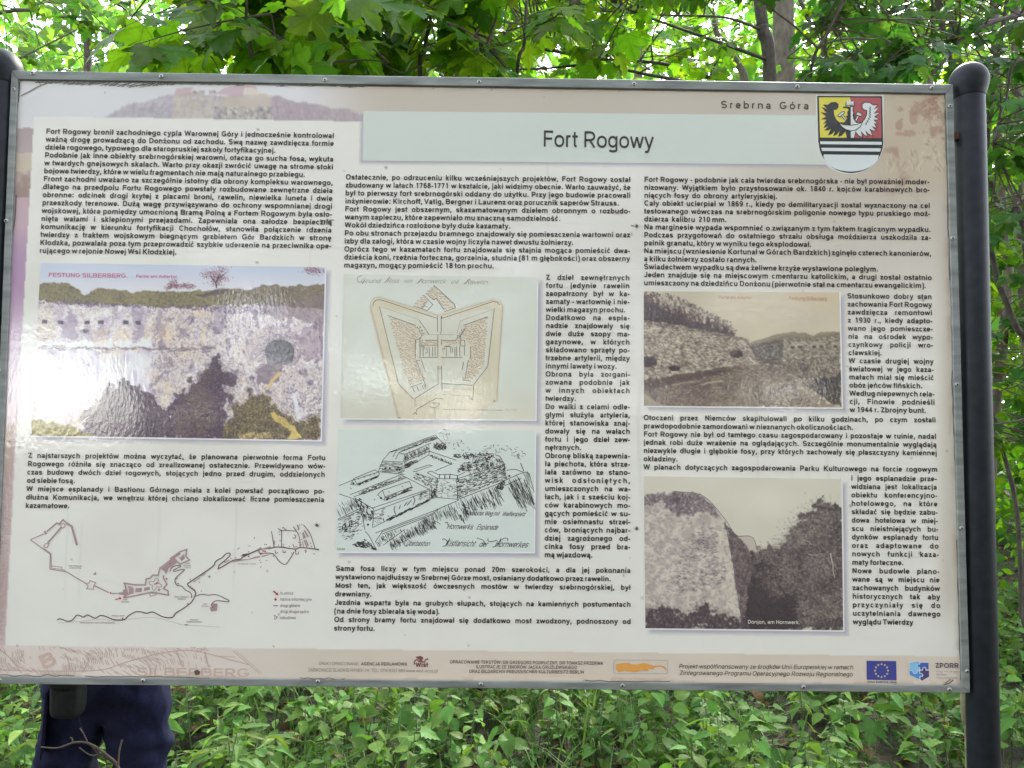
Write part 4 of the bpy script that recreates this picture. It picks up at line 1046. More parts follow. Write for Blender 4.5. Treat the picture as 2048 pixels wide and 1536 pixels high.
for a_, b_ in (((802, 575), (850, 668)), ((1190, 668), (1250, 575))):
    for i_ in range(3):
        x = a_[0] + (b_[0] - a_[0]) * (i_ + .1) / 3; y = a_[1] + (b_[1] - a_[1]) * (i_ + .1) / 3
        PL += [[(x, y), (x + 8, y + 20), (x + 24, y + 22)], [(x + 18, y - 4), (x + 26, y + 12)], [(x + 30, y - 2), (x + 36, y + 12)]]
for pts in PL: q.line(pts, 5.0)
q.build('plan_walls', (108, 86, 78), pc2)
q = G(0.0006)
for pts in ([(346, 380), (352, 335), (385, 298), (432, 290), (1000, 462)], [(1040, 465), (1540, 316), (1610, 336), (1636, 382), (1576, 1300)], [(346, 380), (618, 1468)], [(470, 390), (820, 508)], [(1190, 640), (1222, 520), (1540, 410)], [(900, 655), (1170, 655)], [(1046, 1176), (1340, 1190)], [(1046, 1240), (1310, 1252), (1312, 1290)], [(1050, 1386), (1640, 1394)]): q.line(pts, 3.0)
q.line([(1056, 1384), (1900 - 260, 1392)], 4)
for i_ in range(22): q.line([(1065 + i_ * 26, 1384 + i_ * .35), (1065 + i_ * 26, 1374 + i_ * .35)], 4)
q.build('plan_faint_lines', (164, 148, 134), pc2)
T = Text(0.0009)
for s_, x, xe, y in (('Grund', 248, 438, 150), ('Riss', 500, 622, 150), ('vom', 668, 748, 150), ('Hornwerck', 812, 1075, 154), ('und', 1128, 1198, 158), ('Ravelin.', 1268, 1500, 162)):
    T.pxline(s_, 670 + x / 4.876, 535 + y / 4.876, 8.4, 670 + xe / 4.876, 535 + (y + 1) / 4.876, off=62, shear=.45, align='F')
T.pxline('Fuss', 670 + 950 / 4.876, 535 + 1382 / 4.876, 4.4, 670 + 1016 / 4.876, 535 + 1384 / 4.876, off=60, shear=.5, align='F')
T.pxline('Rut. Fuss', 670 + 1655 / 4.876, 535 + 1396 / 4.876, 4.4, 670 + 1770 / 4.876, 535 + 1398 / 4.876, off=60, shear=.5, align='F')
T.build('plan_caption', (140, 132, 124), pc2)
q = G(0.0009)
for pts in ([(262, 78), (226, 96), (218, 130), (240, 146), (262, 138)], [(265, 160), (290, 120)], [(486, 150), (540, 88)], [(800, 158), (850, 108)], [(1256, 164), (1316, 112)], [(940, 1320), (1020, 1325), (980, 1362), (925, 1360)]): q.curve(pts, 5)
q.build('plan_flourishes', (120, 112, 106), pc2)

# ---- 3: ink bird's-eye drawing
def paint_ink():
    P = Paint(-10, 80, 2010, 1340, 12, (205, 211, 204), 41)
    P.tex(np.ones_like(P.X, bool), (207, 213, 207), (202, 208, 201), P.nz(5, 2))
    return P
pc3 = put_picture('ink_drawing_picture', 'ink', paint_ink(), 670, 840, 4.995, 60, 40, (222, 224, 222))
q = Ink(670, 840, 4.995, 0.0007)
rs = np.random.RandomState(9)
LN = [[(475, 405), (550, 320), (1000, 150), (1040, 190), (1105, 250), (1108, 290)], [(475, 405), (430, 515), (690, 545)], [(475, 408), (695, 420), (700, 480)], [(690, 420), (945, 310)], [(945, 310), (935, 345), (820, 420)], [(945, 312), (1210, 400)], [(940, 345), (1160, 440)], [(1160, 440), (1000, 510)], [(600, 395), (640, 325), (700, 345), (960, 235)], [(640, 325), (860, 245)], [(575, 370), (610, 310), (1000, 165)], [(700, 345), (685, 410), (945, 275)], [(560, 322), (620, 300)],
      [(700, 480), (820, 400)], [(775, 510), (810, 515), (970, 455), (940, 445), (790, 500)], [(920, 525), (960, 510), (1030, 545), (1150, 545), (1225, 555), (1300, 520)], [(920, 525), (1025, 585), (1220, 590), (1690, 440)], [(1690, 440), (1645, 360), (1600, 345)], [(1025, 585), (1000, 770)], [(1220, 590), (1228, 790)], [(1690, 440), (1712, 600)], [(1228, 790), (1640, 630), (1712, 600)], [(1010, 770), (1228, 792)], [(1228, 800), (1010, 900), (400, 1130)], [(1700, 600), (1840, 540), (1900, 520), (1940, 530), (1990, 720)], [(1700, 655), (1860, 580)], [(1712, 500), (1800, 490), (1880, 520)],
      [(430, 520), (180, 600), (40, 660)], [(190, 585), (400, 500), (440, 530), (440, 555), (225, 645), (190, 585)], [(190, 585), (155, 645), (222, 650)], [(150, 745), (660, 545)], [(660, 545), (720, 575), (945, 690)], [(720, 575), (500, 660), (190, 770)], [(425, 750), (475, 700), (740, 610), (765, 665), (500, 770), (475, 700)], [(425, 750), (490, 800), (500, 770)], [(945, 690), (375, 880)], [(945, 690), (945, 790)], [(375, 880), (200, 780)], [(375, 880), (390, 910), (945, 705)], [(390, 910), (375, 1070)], [(375, 1075), (780, 880), (945, 790)], [(40, 735), (170, 780)], [(170, 780), (260, 880), (30, 990)], [(260, 880), (300, 1100)], [(470, 1110), (980, 930), (1050, 880), (1240, 800)], [(470, 1140), (990, 940)], [(470, 1110), (400, 1220)], [(480, 1250), (700, 1090)], [(30, 990), (35, 1000), (260, 900)], [(945, 790), (1010, 775)],
      [(300, 1110), (340, 1150), (420, 1300)]]
for pts in LN: q.line([(x + rs.randn() * 2, y + rs.randn() * 2) for x, y in pts], 5.5)
for pts in ([(1045, 545), (1040, 580)], [(1100, 545), (1095, 582)], [(1150, 545), (1145, 585)], [(1225, 555), (1222, 590)]): q.line(pts, 9)
def hatch(poly, ang, n, L, w, jit=8):
    Pm = Paint(min(p_[0] for p_ in poly), min(p_[1] for p_ in poly), max(p_[0] for p_ in poly), max(p_[1] for p_ in poly), 8)
    ys, xs = np.nonzero(Pm.mask(poly))
    for i_ in rs.randint(0, len(ys), n):
        x = Pm.x0 + xs[i_] * 8; y = Pm.y0 + ys[i_] * 8
        a_ = R(ang + rs.randn() * jit); l2 = L * (.4 + rs.rand() * .9) / 2
        q.line([(x - l2 * math.cos(a_), y - l2 * math.sin(a_)), (x + l2 * math.cos(a_), y + l2 * math.sin(a_))], w * (.6 + .6 * rs.rand()))
hatch([(1235, 600), (1690, 450), (1705, 590), (1240, 775)], -17, 330, 30, 5)
hatch([(1040, 600), (1215, 600), (1222, 780), (1015, 765)], 2, 70, 22, 4.5)
hatch([(800, 525), (1015, 590), (1000, 700), (780, 580)], 22, 90, 26, 5)
hatch([(475, 415), (690, 430), (695, 540), (440, 510)], 4, 90, 42, 4)
hatch([(40, 1000), (260, 900), (290, 1090), (130, 1220), (30, 1110)], -20, 150, 26, 5)
hatch([(40, 840), (200, 790), (250, 875), (40, 950)], 65, 50, 60, 3.5, 4)
hatch([(480, 1150), (680, 1090), (560, 1190), (440, 1270), (410, 1230)], 60, 60, 34, 4)
hatch([(990, 950), (1230, 830), (1640, 680), (1700, 840), (1500, 870), (1280, 1000), (1120, 960), (1010, 1000)], 66, 190, 85, 4, 5)
hatch([(560, 1230), (980, 950), (1010, 1080), (760, 1160), (560, 1300)], 64, 190, 60, 4, 6)
hatch([(1720, 660), (1940, 540), (1985, 850), (1830, 860)], 64, 110, 110, 4, 6)
hatch([(1500, 440), (1650, 370), (1690, 435), (1310, 560)], 65, 80, 40, 4)
hatch([(690, 350), (945, 250), (950, 300), (700, 410)], 65, 60, 44, 4)
hatch([(820, 240), (1000, 170), (1010, 190), (620, 330)], -20, 40, 60, 5)
hatch([(700, 440), (800, 400), (820, 420), (720, 480)], -25, 45, 50, 5)
hatch([(400, 915), (500, 875), (480, 1010), (385, 1050)], 0, 40, 26, 4)
hatch([(840, 730), (940, 700), (940, 780), (840, 800)], -15, 34, 26, 4)
hatch([(520, 990), (920, 800), (960, 800), (540, 1010)], -25, 90, 34, 8)
hatch([(200, 790), (270, 790), (380, 900), (380, 1000), (290, 1000)], 60, 100, 30, 6, 30)
hatch([(505, 775), (765, 670), (765, 700), (520, 800)], -20, 50, 34, 8)
hatch([(225, 635), (440, 550), (440, 570), (240, 655)], -22, 36, 30, 8)
hatch([(230, 720), (660, 560), (700, 575), (260, 750)], -20, 110, 26, 5, 20)
hatch([(150, 1250), (300, 1190), (420, 1300), (200, 1260)], 15, 60, 40, 8, 20)
hatch([(960, 690), (1010, 680), (1000, 770), (950, 790)], 80, 40, 26, 7, 30)
hatch([(1010, 590), (1035, 590), (1018, 770), (990, 760)], 5, 40, 16, 6); hatch([(1215, 590), (1240, 590), (1245, 780), (1220, 790)], 5, 40, 16, 6); hatch([(1680, 440), (1700, 440), (1715, 590), (1700, 600)], 5, 22, 14, 5)
hatch([(1280, 440), (1450, 380), (1560, 360), (1560, 400), (1400, 500), (1200, 520)], -20, 100, 40, 6, 40)
hatch([(1000, 240), (1100, 240), (1110, 290), (1000, 290)], 30, 50, 40, 6, 50); hatch([(1190, 340), (1590, 330), (1590, 370), (1300, 390), (1190, 370)], 15, 90, 34, 6, 60)
hatch([(960, 345), (1190, 430), (1160, 445), (950, 370)], 24, 60, 12, 7, 60); hatch([(1620, 640), (1700, 600), (1680, 690), (1610, 690)], 60, 50, 30, 7, 50)
for cx, cy, n, sx in ((1120, 170, 12, 70), (1260, 270, 12, 90), (1600, 290, 18, 110), (1830, 360, 12, 50), (1740, 290, 8, 60)):
    for _ in range(n):
        x = cx + rs.randn() * sx * .6; y = cy + rs.randn() * 28; r_ = 10 + rs.rand() * 10; a0 = rs.rand() * 6
        q.line([(x + r_ * math.cos(a0 + t), y + r_ * math.sin(a0 + t)) for t in np.linspace(0, 2, 5)], 3.5)
for x, y in ((75, 1075), (105, 1060), (145, 1045), (168, 1025)): q.line([(x, y - 16), (x + 2, y + 18)], 11)
for x, y in ((505, 482), (548, 484), (620, 495), (645, 497), (1740, 560), (965, 750), (330, 1045), (460, 780), (184, 632), (290, 950)): q.disc(x, y, 11)
for x, y in ((235, 590), (295, 570), (350, 555), (395, 540), (540, 718), (675, 664), (160, 682), (395, 795), (535, 960)): q.line([(x - 6, y + 6), (x, y - 6), (x + 6, y + 6)], 4)
q.line([(1855, 430), (1885, 510)], 8); q.line([(1820, 345), (1838, 385)], 6); q.line([(995, 1005), (1055, 1040)], 5); q.line([(620, 1222), (670, 1226)], 6); q.line([(1886, 800), (1888, 868)], 5)
for pts in ([(640, 890), (655, 850)], [(690, 860), (720, 820)], [(720, 850), (765, 800)], [(480, 980), (490, 1010)], [(600, 860), (590, 900), (605, 940)], [(780, 760), (800, 800), (780, 850)], [(860, 730), (856, 770)]): q.line(pts, 8)
q.build('pen_strokes', (48, 46, 48), pc3)
T = Text(0.0009)
for s_, x0, y0, x1, y1, cap in (('Gedeckter Weg', 1290, 952, 1570, 955, 9), ('mit', 1580, 955, 1635, 956, 9), ('Waffenplatz', 1665, 958, 1895, 960, 9), ('Hornwerks', 1110, 1086, 1372, 1092, 10.5), ('Esplanade', 1408, 1092, 1620, 1096, 10.5), ('Oberbastion', 705, 1254, 940, 1258, 10.5), ('Kistlansicht', 1095, 1258, 1390, 1264, 12.5), ('der', 1432, 1264, 1520, 1266, 11), ('Hornwerkes', 1590, 1266, 1920, 1274, 12.5)):
    T.pxline(s_, 670 + x0 / 4.995, 840 + y0 / 4.995, cap * .98, 670 + x1 / 4.995, 840 + y1 / 4.995, off=84, shear=.5, align='F')
T.pxline('1836', 672, 1100, 3.5, 690, 1100, off=90, shear=.3, align='F')
T.build('drawing_caption', (48, 46, 48), pc3)
q = Ink(670, 840, 4.995, 0.0009)
for pts in ([(1072, 1200), (1085, 1186), (1110, 1200), (1130, 1230)], [(1075, 1262), (1110, 1250), (1150, 1180)], [(1530, 1180), (1528, 1205), (1560, 1215), (1620, 1200)], [(1575, 1270), (1620, 1250), (1660, 1180)], [(1640, 1215), (1690, 1180), (1725, 1185), (1720, 1210)], [(1418, 1180), (1480, 1200), (1500, 1240)], [(1280, 930), (1300, 880), (1330, 880), (1320, 920)], [(1100, 1030), (1120, 1020), (1130, 1050)], [(735, 1190), (700, 1210), (695, 1250), (720, 1262)]): q.curve(pts, 6)
q.build('caption_flourishes', (48, 46, 48), pc3)

# ---- 4: sepia photograph of the rampart wall
SEP = lambda v: (v * 1.0, v * 0.955, v * 0.88)
def paint_wall():
    P = Paint(70, 55, 1250, 760, 3.4, SEP(205), 51)
    X, Y = P.X, P.Y; al = np.ones_like(X, bool); s = SEP
    fine = P.nz(130, 2); mid = P.nz(44, 3); big = P.nz(8, 3)
    P.tex(al, (204, 194, 172), (190, 180, 164), P.nz(5, 3))
    P.fill(sst(850, 1000, X) * (1 - sst(90, 240, Y)) * .4, (204, 186, 160))
    # firs
    for i_ in range(60):
        x = 85 + P.rs.rand() ** 1.3 * 530; base = 240 + (x - 80) * .165
        h = (165 - (x - 85) * .18) * (.6 + .5 * P.rs.rand())
        if x < 240 and P.rs.rand() < .5: h *= 1.15
        w_ = h * .17
        P.fill(P.mask([(x - w_, base + 15), (x, base - h), (x + w_, base + 15)], 10, 90), (98 + 18 * P.rs.rand(), 84, 86), .85)
    P.tex(P.mask([(80, 120), (150, 150), (330, 230), (590, 300), (600, 330), (80, 250)], 10, 60), (104, 90, 92), (80, 68, 74), fine, .8)
    P.dabs(P.mask([(80, 70), (250, 80), (600, 250), (600, 330), (80, 250)]), 1100, 14, 80, 80, [(86, 74, 80), (130, 118, 112), (70, 60, 66)], .45)
    # left rubble wall
    wl_ = P.mask([(75, 232), (330, 275), (590, 322), (690, 345), (740, 485), (520, 510), (330, 540), (75, 600)], 6, 50)
    P.tex(wl_, (196, 186, 168), (160, 148, 136), sst(.35, .65, mid))
    P.dabs(wl_, 3400, 16, 8, 40, [(110, 98, 94), (214, 206, 188), (140, 128, 118), (198, 188, 170), (92, 80, 80)], .55)
    P.dabs(P.mask([(75, 232), (330, 275), (590, 322), (690, 345), (690, 360), (330, 295), (75, 260)], 4), 240, 18, 10, 20, [(100, 88, 86), (150, 140, 126)], .6)
    P.fill(P.blob(112, 478, 46, 34, .15), (92, 76, 82)); P.fill(P.blob(255, 517, 34, 17, .1), (82, 70, 76)); P.fill(P.blob(625, 432, 32, 24, .3), (88, 76, 78)); P.fill(P.blob(585, 425, 30, 22, .5), (130, 116, 110), .6)
    # right casemate wall with turf roof
    rw = P.mask([(700, 382), (830, 350), (900, 322), (1060, 332), (1230, 308), (1230, 470), (900, 470), (740, 490)], 4, 50)
    P.tex(rw, (176, 166, 146), (140, 130, 116), sst(.3, .7, mid))
    P.tex(P.mask([(700, 384), (900, 345), (890, 500), (750, 490)], 4), (96, 84, 82), (70, 60, 62), fine, .75)
    P.dabs(rw, 1300, 16, 0, 40, [(112, 102, 94), (190, 180, 160), (90, 80, 78)], .5)
    P.tex(P.mask([(690, 372), (820, 330), (900, 308), (1020, 306), (1070, 328), (1110, 306), (1230, 305), (1230, 325), (1070, 345), (900, 345), (720, 385)], 4), (150, 140, 120), (124, 114, 100), fine, .8)
    for x, y in ((952, 392), (992, 392), (1078, 388), (1120, 388), (1200, 388)):
        P.fill(P.mask([(x - 22, y - 16), (x + 20, y - 16), (x + 20, y + 14), (x - 22, y + 14)], 3), (188, 176, 156), .6)
        P.fill(P.mask([(x - 12, y - 7), (x + 12, y - 7), (x + 12, y + 9), (x - 12, y + 9)], 2), (84, 72, 72), .9)
    # rocky foot and moat floor
    rk = P.mask([(880, 470), (1230, 450), (1235, 640), (1120, 620), (980, 600), (900, 540)], 8, 50)
    P.tex(rk, (164, 152, 136), (112, 102, 94), sst(.35, .65, mid))
    P.dabs(rk, 1100, 30, 70, 60, [(88, 78, 76), (190, 180, 160), (130, 120, 108)], .5)
    P.tex(P.mask([(1030, 600), (1235, 560), (1235, 740), (1130, 690), (1010, 610)], 14), (92, 80, 76), (66, 56, 58), fine, .85)
    fl = P.mask([(75, 590), (330, 545), (520, 512), (740, 486), (880, 505), (960, 560), (1080, 660), (1190, 745), (75, 745)], 6, 50)
    P.tex(fl, (150, 136, 124), (108, 94, 90), sst(.3, .7, P.nz(16, 4)))
    P.tex(fl & (X < 460), (112, 94, 94), (132, 116, 110), fine, .6)
    P.tex(fl & (X > 560), (168, 158, 140), (132, 122, 108), fine, .5)
    P.dabs(fl, 2600, 18, -12, 50, [(96, 82, 80), (172, 160, 142), (128, 114, 104), (188, 178, 158)], .4)
    P.tex(P.mask([(75, 600), (300, 552), (720, 505), (560, 540), (240, 610), (75, 660)], 8), (86, 72, 74), (104, 90, 88), fine, .6)
    P.fill(P.mask([(390, 612), (540, 585), (560, 592), (430, 612)], 4), (200, 192, 172), .7); P.fill(P.mask([(240, 610), (420, 588), (410, 596), (250, 616)], 4), (186, 178, 160), .6)
    P.tex(P.mask([(75, 660), (120, 690), (210, 740), (75, 745)], 6), (190, 180, 162), (150, 140, 126), fine, .8)
    P.tex(P.mask([(960, 560), (1010, 600), (1190, 745), (1110, 745), (1000, 640)], 8), (184, 172, 152), (150, 140, 124), fine, .7)
    for cx, cy in ((1080, 640), (1160, 680), (1200, 720), (960, 520), (820, 480), (300, 500), (420, 520)):
        P.puff(cx, cy, 50, 30, 150, 7, [(84, 74, 74), (120, 108, 100), (160, 148, 134)], .5)
    P.blur(1)
    return P
pc4 = put_picture('rampart_wall_picture', 'wall', paint_wall(), 1260, 560, 2.926, 270, 160, (226, 224, 218), 1.3)
T = Text(0.0009)
T.pxline('Partie am Adlertor', 1436, 597.5, 6.4, 1504, 598.5, off=80, align='F', shear=.1)
T.pxline('Festung Silberberg', 1577, 600, 7.6, 1654, 601.5, off=90, align='F', shear=.1)
T.build('picture_caption', (196, 138, 112), pc4)

# ---- 5: photograph of the moat
def paint_moat():
    P = Paint(70, 85, 1262, 1010, 3.4, (204, 198, 184), 61)
    X, Y = P.X, P.Y; al = np.ones_like(X, bool)
    fine = P.nz(130, 2); mid = P.nz(40, 3); big = P.nz(8, 3)
    P.tex(al, (208, 204, 190), (196, 190, 176), P.nz(4, 3)); P.fill(sst(1.1, .2, np.hypot((X - 800) / 260, (Y - 240) / 120)) if 0 else np.exp(-((X - 800) / 200) ** 2 - ((Y - 240) / 90) ** 2), (216, 212, 200), .5)
    # far ridge
    P.fill(P.mask([(620, 440), (700, 444), (728, 470), (745, 515), (900, 505), (930, 540), (700, 600)], 4), (188, 180, 168))
    # trees on the right
    tr = P.mask([(700, 545), (760, 515), (880, 520), (905, 470), (900, 420), (960, 385), (1000, 330), (1080, 265), (1140, 238), (1200, 270), (1262, 290), (1262, 1000), (640, 1000), (660, 700)], 26, 40)
    P.tex(tr, (112, 100, 100), (82, 72, 76), sst(.3, .7, P.nz(18, 3)))
    P.dabs(tr, 5200, 14, 30, 180, [(150, 140, 132), (74, 64, 70), (124, 112, 108), (176, 166, 154), (94, 84, 86)], .55)
    dk = P.mask([(700, 600), (760, 560), (840, 620), (900, 690), (950, 760), (1000, 840), (1010, 1000), (650, 1000), (680, 760)], 40, 26)
    P.tex(dk, (70, 58, 66), (86, 74, 80), fine, .9)
    P.dabs(dk, 900, 14, 30, 180, [(60, 50, 58), (104, 92, 94)], .35)
    for cx, cy in ((850, 690), (1050, 900), (1150, 620), (1120, 350), (970, 450), (1180, 830)):
        P.dabs(P.blob(cx, cy, 90, 70, .5, 14) & tr, 320, 13, 30, 180, [(178, 168, 156), (150, 140, 132), (100, 90, 90)], .6)
    for cx, cy, rx, ry in ((1130, 300, 110, 70), (1000, 400, 90, 70), (900, 500, 60, 50), (1180, 450, 90, 90), (1050, 560, 110, 80), (800, 560, 90, 50), (880, 640, 90, 60), (1150, 720, 110, 90), (1010, 800, 80, 90), (1130, 920, 120, 70), (850, 760, 50, 60)):
        P.puff(cx, cy, rx, ry, 620, 7, [(160, 150, 140), (92, 82, 84), (128, 116, 112), (184, 174, 160), (80, 70, 76)], .5)
    P.puff(740, 800, 60, 140, 700, 8, [(66, 56, 62), (84, 74, 78)], .45); P.puff(860, 930, 110, 60, 600, 8, [(70, 60, 66), (96, 86, 88)], .45)
    # tower wall
    tw = P.mask([(75, 205), (220, 195), (300, 186), (380, 192), (440, 222), (490, 270), (560, 360), (600, 560), (640, 790), (662, 1000), (75, 1000)], 3)
    P.tex(tw, (200, 192, 182), (178, 168, 162), sst(.3, .7, mid))
    P.fill(P.mask([(470, 330), (555, 350), (600, 600), (655, 960), (600, 960), (520, 600)], 6), (204, 197, 184), .55)
    pt = P.mask([(380, 420), (520, 360), (540, 560), (580, 700), (400, 760), (240, 760), (300, 560)], 26, 16)
    P.dabs(tw & (X < 330), 900, 14, 8, 60, [(150, 138, 138), (212, 206, 196), (128, 116, 120)], .45)
    P.dabs(pt, 900, 20, 4, 40, [(104, 92, 98), (214, 206, 196), (132, 120, 122), (198, 190, 182)], .6)
    P.dabs(tw & (X > 330), 500, 18, 4, 90, [(130, 118, 120), (176, 166, 158)], .45)
    P.dabs(P.mask([(75, 205), (300, 184), (400, 195), (490, 270), (545, 350), (420, 310), (300, 330), (200, 290), (190, 240), (75, 270)], 12, 40), 1500, 13, 20, 150, [(112, 98, 106), (92, 80, 90), (160, 148, 146)], .6)
    P.puff(270, 234, 34, 18, 160, 8, [(84, 72, 80), (104, 92, 98)], .6); P.puff(430, 490, 46, 34, 200, 8, [(108, 96, 102), (130, 118, 120)], .55)
    # ivy edge of the wall
    iv = P.mask([(556, 362), (620, 440), (690, 500), (720, 560), (700, 640), (690, 800), (670, 990), (655, 960), (620, 720), (590, 520)], 8, 40)
    P.tex(iv, (126, 112, 112), (96, 84, 88), fine, .95)
    P.dabs(iv, 700, 15, 60, 150, [(166, 154, 148), (84, 72, 78), (120, 108, 108)], .6)
    P.fill(P.mask([(640, 446), (710, 450), (735, 490), (745, 535), (700, 530)], 3), (190, 182, 170), .9)
    # bushes at the foot
    bs = P.mask([(75, 890), (150, 900), (190, 840), (260, 890), (330, 930), (380, 860), (440, 840), (500, 900), (600, 930), (700, 970), (700, 1000), (75, 1000)], 30, 44)
    P.tex(bs, (100, 88, 92), (76, 64, 72), fine); P.dabs(bs, 1400, 13, 40, 180, [(70, 60, 68), (150, 138, 134), (112, 100, 102)], .55)
    for cx, cy in ((110, 900), (190, 880), (300, 930), (400, 870), (450, 880), (560, 940)):
        P.puff(cx, cy, 60, 40, 260, 8, [(76, 66, 74), (120, 108, 108), (100, 88, 92)], .55)
    P.blur(1)
    return P
pc5 = put_picture('moat_picture', 'moat', paint_moat(), 1260, 920, 2.926, 270, 210, (226, 224, 220), 1.3)
q = Ink(1260, 920, 2.926, 0.0007)
q.line([(256, 184), (304, 188)], 5); q.curve([(300, 188), (400, 198), (470, 245), (560, 352), (620, 440), (690, 444), (724, 462), (742, 515)], 3.5); q.line([(556, 362), (600, 590), (655, 950)], 4)
q.build('wall_edge', (104, 92, 96), pc5)
q = Ink(1260, 920, 2.926, 0.0007)
q.curve([(1172, 545), (1178, 580), (1186, 610), (1188, 650), (1197, 690)], 9, taper=True); q.curve([(1045, 552), (1080, 556), (1110, 549), (1145, 550)], 3.5, taper=True); q.curve([(1010, 466), (1040, 476), (1060, 492), (1090, 500)], 3, taper=True)
q.build('pale_trunks', (170, 160, 150), pc5)
T = Text(0.0009)
T.pxline('Donjon, am Hornwerk.', 1495, 1246.8, 7.2, 1600, 1248, off=110, align='F')
T.build('picture_caption', (214, 208, 200), pc5)

# ================================================================== the little site map
MV = (158, 132, 136)
site = empty('site_map', tuple(at(340, 1150))); site.parent = board; site.location = Vector(at(340, 1150)) - board.location
def M1(lift=0.0007): return Ink(50, 1030, 6.4, lift)
def M2(lift=0.0007): return Ink(340, 1030, 6.4, lift)
q = M1()
for pts, w in (([(70, 316), (245, 240)], 12), ([(280, 212), (408, 102), (440, 118), (488, 60), (540, 108)], 20), ([(530, 100), (600, 145), (668, 386)], 28), ([(250, 205), (275, 245)], 26), ([(70, 316), (325, 500), (322, 690), (530, 725), (790, 880)], 12), ([(240, 425), (335, 492), (340, 680)], 8), ([(470, 150), (345, 300), (290, 355)], 20), ([(340, 660), (360, 652), (476, 668), (470, 695), (342, 680)], 7), ([(470, 700), (520, 706)], 8), ([(890, 905), (1075, 992)], 14), ([(1110, 1002), (1210, 1002)], 12)): q.line(pts, w)
for pts in ([(460, 120), (488, 105), (520, 128), (505, 155), (480, 168), (462, 150)], [(240, 395), (262, 368), (312, 365), (288, 415), (262, 418)], [(835, 838), (905, 866), (882, 905), (880, 948), (790, 945), (812, 910), (788, 884), (822, 868)]): q.line(pts, 10, closed=True)
for pts in ([(870, 762), (908, 724), (914, 760), (900, 768)], [(1205, 990), (1262, 985), (1262, 1022), (1205, 1016)], [(1255, 960), (1300, 940), (1308, 990), (1275, 1040), (1262, 1020)],
            [(1310, 905), (1360, 912), (1395, 940), (1390, 1000), (1312, 1028), (1335, 985), (1330, 940)], [(1420, 935), (1500, 930), (1495, 985), (1412, 988)], [(1530, 930), (1600, 918), (1600, 955), (1525, 972)], [(1700, 950), (1720, 938), (1738, 952), (1720, 975), (1702, 970)],
            [(1738, 690), (1915, 560), (1960, 600), (1890, 650), (1840, 680), (1810, 760), (1780, 715)]): q.poly(pts)
for pts, w in (([(1260, 870), (1330, 880), (1400, 892), (1540, 895), (1555, 815), (1600, 812), (1640, 768), (1705, 772), (1730, 680), (1910, 545), (1990, 490)], 20), ([(1275, 870), (1312, 1005), (1275, 1050)], 22), ([(1275, 1060), (1420, 1030), (1590, 995), (1700, 1000), (1838, 1026), (1832, 970), (1775, 940), (1820, 885), (1770, 800), (1780, 770)], 18), ([(1590, 990), (1610, 1040), (1690, 1015)], 10), ([(1650, 890), (1700, 865)], 18)): q.line(pts, w)
q.line([(1665, 880 + 75 * math.sin(t) * 0) for t in ()] or [(1670 + (62 + 22 * math.cos(4 * t)) * math.cos(t + .3), 885 + (58 + 22 * math.cos(4 * t)) * math.sin(t + .3)) for t in np.linspace(0, 2 * math.pi, 48, endpoint=False)], 9, closed=True)
q.build('fortress_walls', MV, site)
q = M2()
for pts in ([(0, 570), (60, 545), (110, 600), (0, 660)], [(95, 520), (130, 545), (185, 495), (190, 560), (150, 590), (130, 560)], [(540, 1180), (508, 1180), (530, 1235), (600, 1225), (610, 1135), (560, 1128), (520, 1160)],
            [(1620, 130), (1640, 125), (1662, 175), (1640, 195), (1630, 180), (1642, 172)], [(1710, 195), (1725, 190), (1775, 270), (1760, 282)], [(1690, 225), (1712, 218), (1742, 290), (1705, 308), (1700, 265)], [(1712, 325), (1728, 318), (1760, 405), (1745, 410)], [(1735, 320), (1748, 315), (1778, 395), (1765, 402)], [(1690, 340), (1698, 336), (1716, 400), (1708, 403)],
            [(1130, 430), (1160, 408), (1185, 430), (1290, 395), (1290, 420), (1200, 438), (1100, 450)], [(900, 530), (925, 505), (935, 525), (1010, 490), (1120, 440), (1110, 455), (960, 518)], [(760, 605), (900, 570), (1000, 565), (1100, 530), (1160, 525), (1150, 542), (1000, 572), (850, 596)], [(1175, 520), (1300, 500), (1250, 520), (1180, 540)], [(1330, 320), (1345, 330), (1345, 385), (1335, 380)], [(485, 785), (505, 768), (525, 788), (505, 804)], [(690, 600), (760, 570), (765, 580), (700, 612)],
            [(300, 850), (345, 828), (340, 842), (306, 862)], [(350, 820), (390, 794), (394, 804), (356, 828)], [(400, 780), (455, 740), (460, 750), (406, 788)]): q.poly(pts)
for pts, w in (([(0, 560), (130, 470), (215, 440), (205, 530), (250, 575), (130, 630), (90, 590)], 18),): q.line(pts, w)
q.build('fortress_and_houses', MV, site)
q = M2()
for pts in ([(1380, 1300), (1335, 1305)], [(1330, 1290), (1352, 1280)], [(1368, 1305), (1362, 1325)], [(1335, 1325), (1355, 1335)], [(1570, 290), (1600, 300), (1612, 270), (1590, 250)], [(1575, 370), (1585, 410), (1630, 405)], [(1345, 450), (1355, 490), (1385, 482)], [(1445, 445), (1448, 480), (1478, 480), (1478, 455)], [(1610, 465), (1612, 500), (1645, 500), (1645, 470)], [(1435, 165), (1455, 158), (1470, 180), (1490, 185)], [(1720, 455), (1745, 450), (1735, 485)], [(80, 815), (105, 810)], [(90, 880), (110, 875), (115, 890)], [(250, 828), (270, 820)], [(865, 436), (895, 420)], [(1005, 400), (1025, 392)], [(1078, 305), (1088, 282)], [(395, 975), (412, 968)], [(220, 1140), (240, 1128)]): q.line(pts, 9)
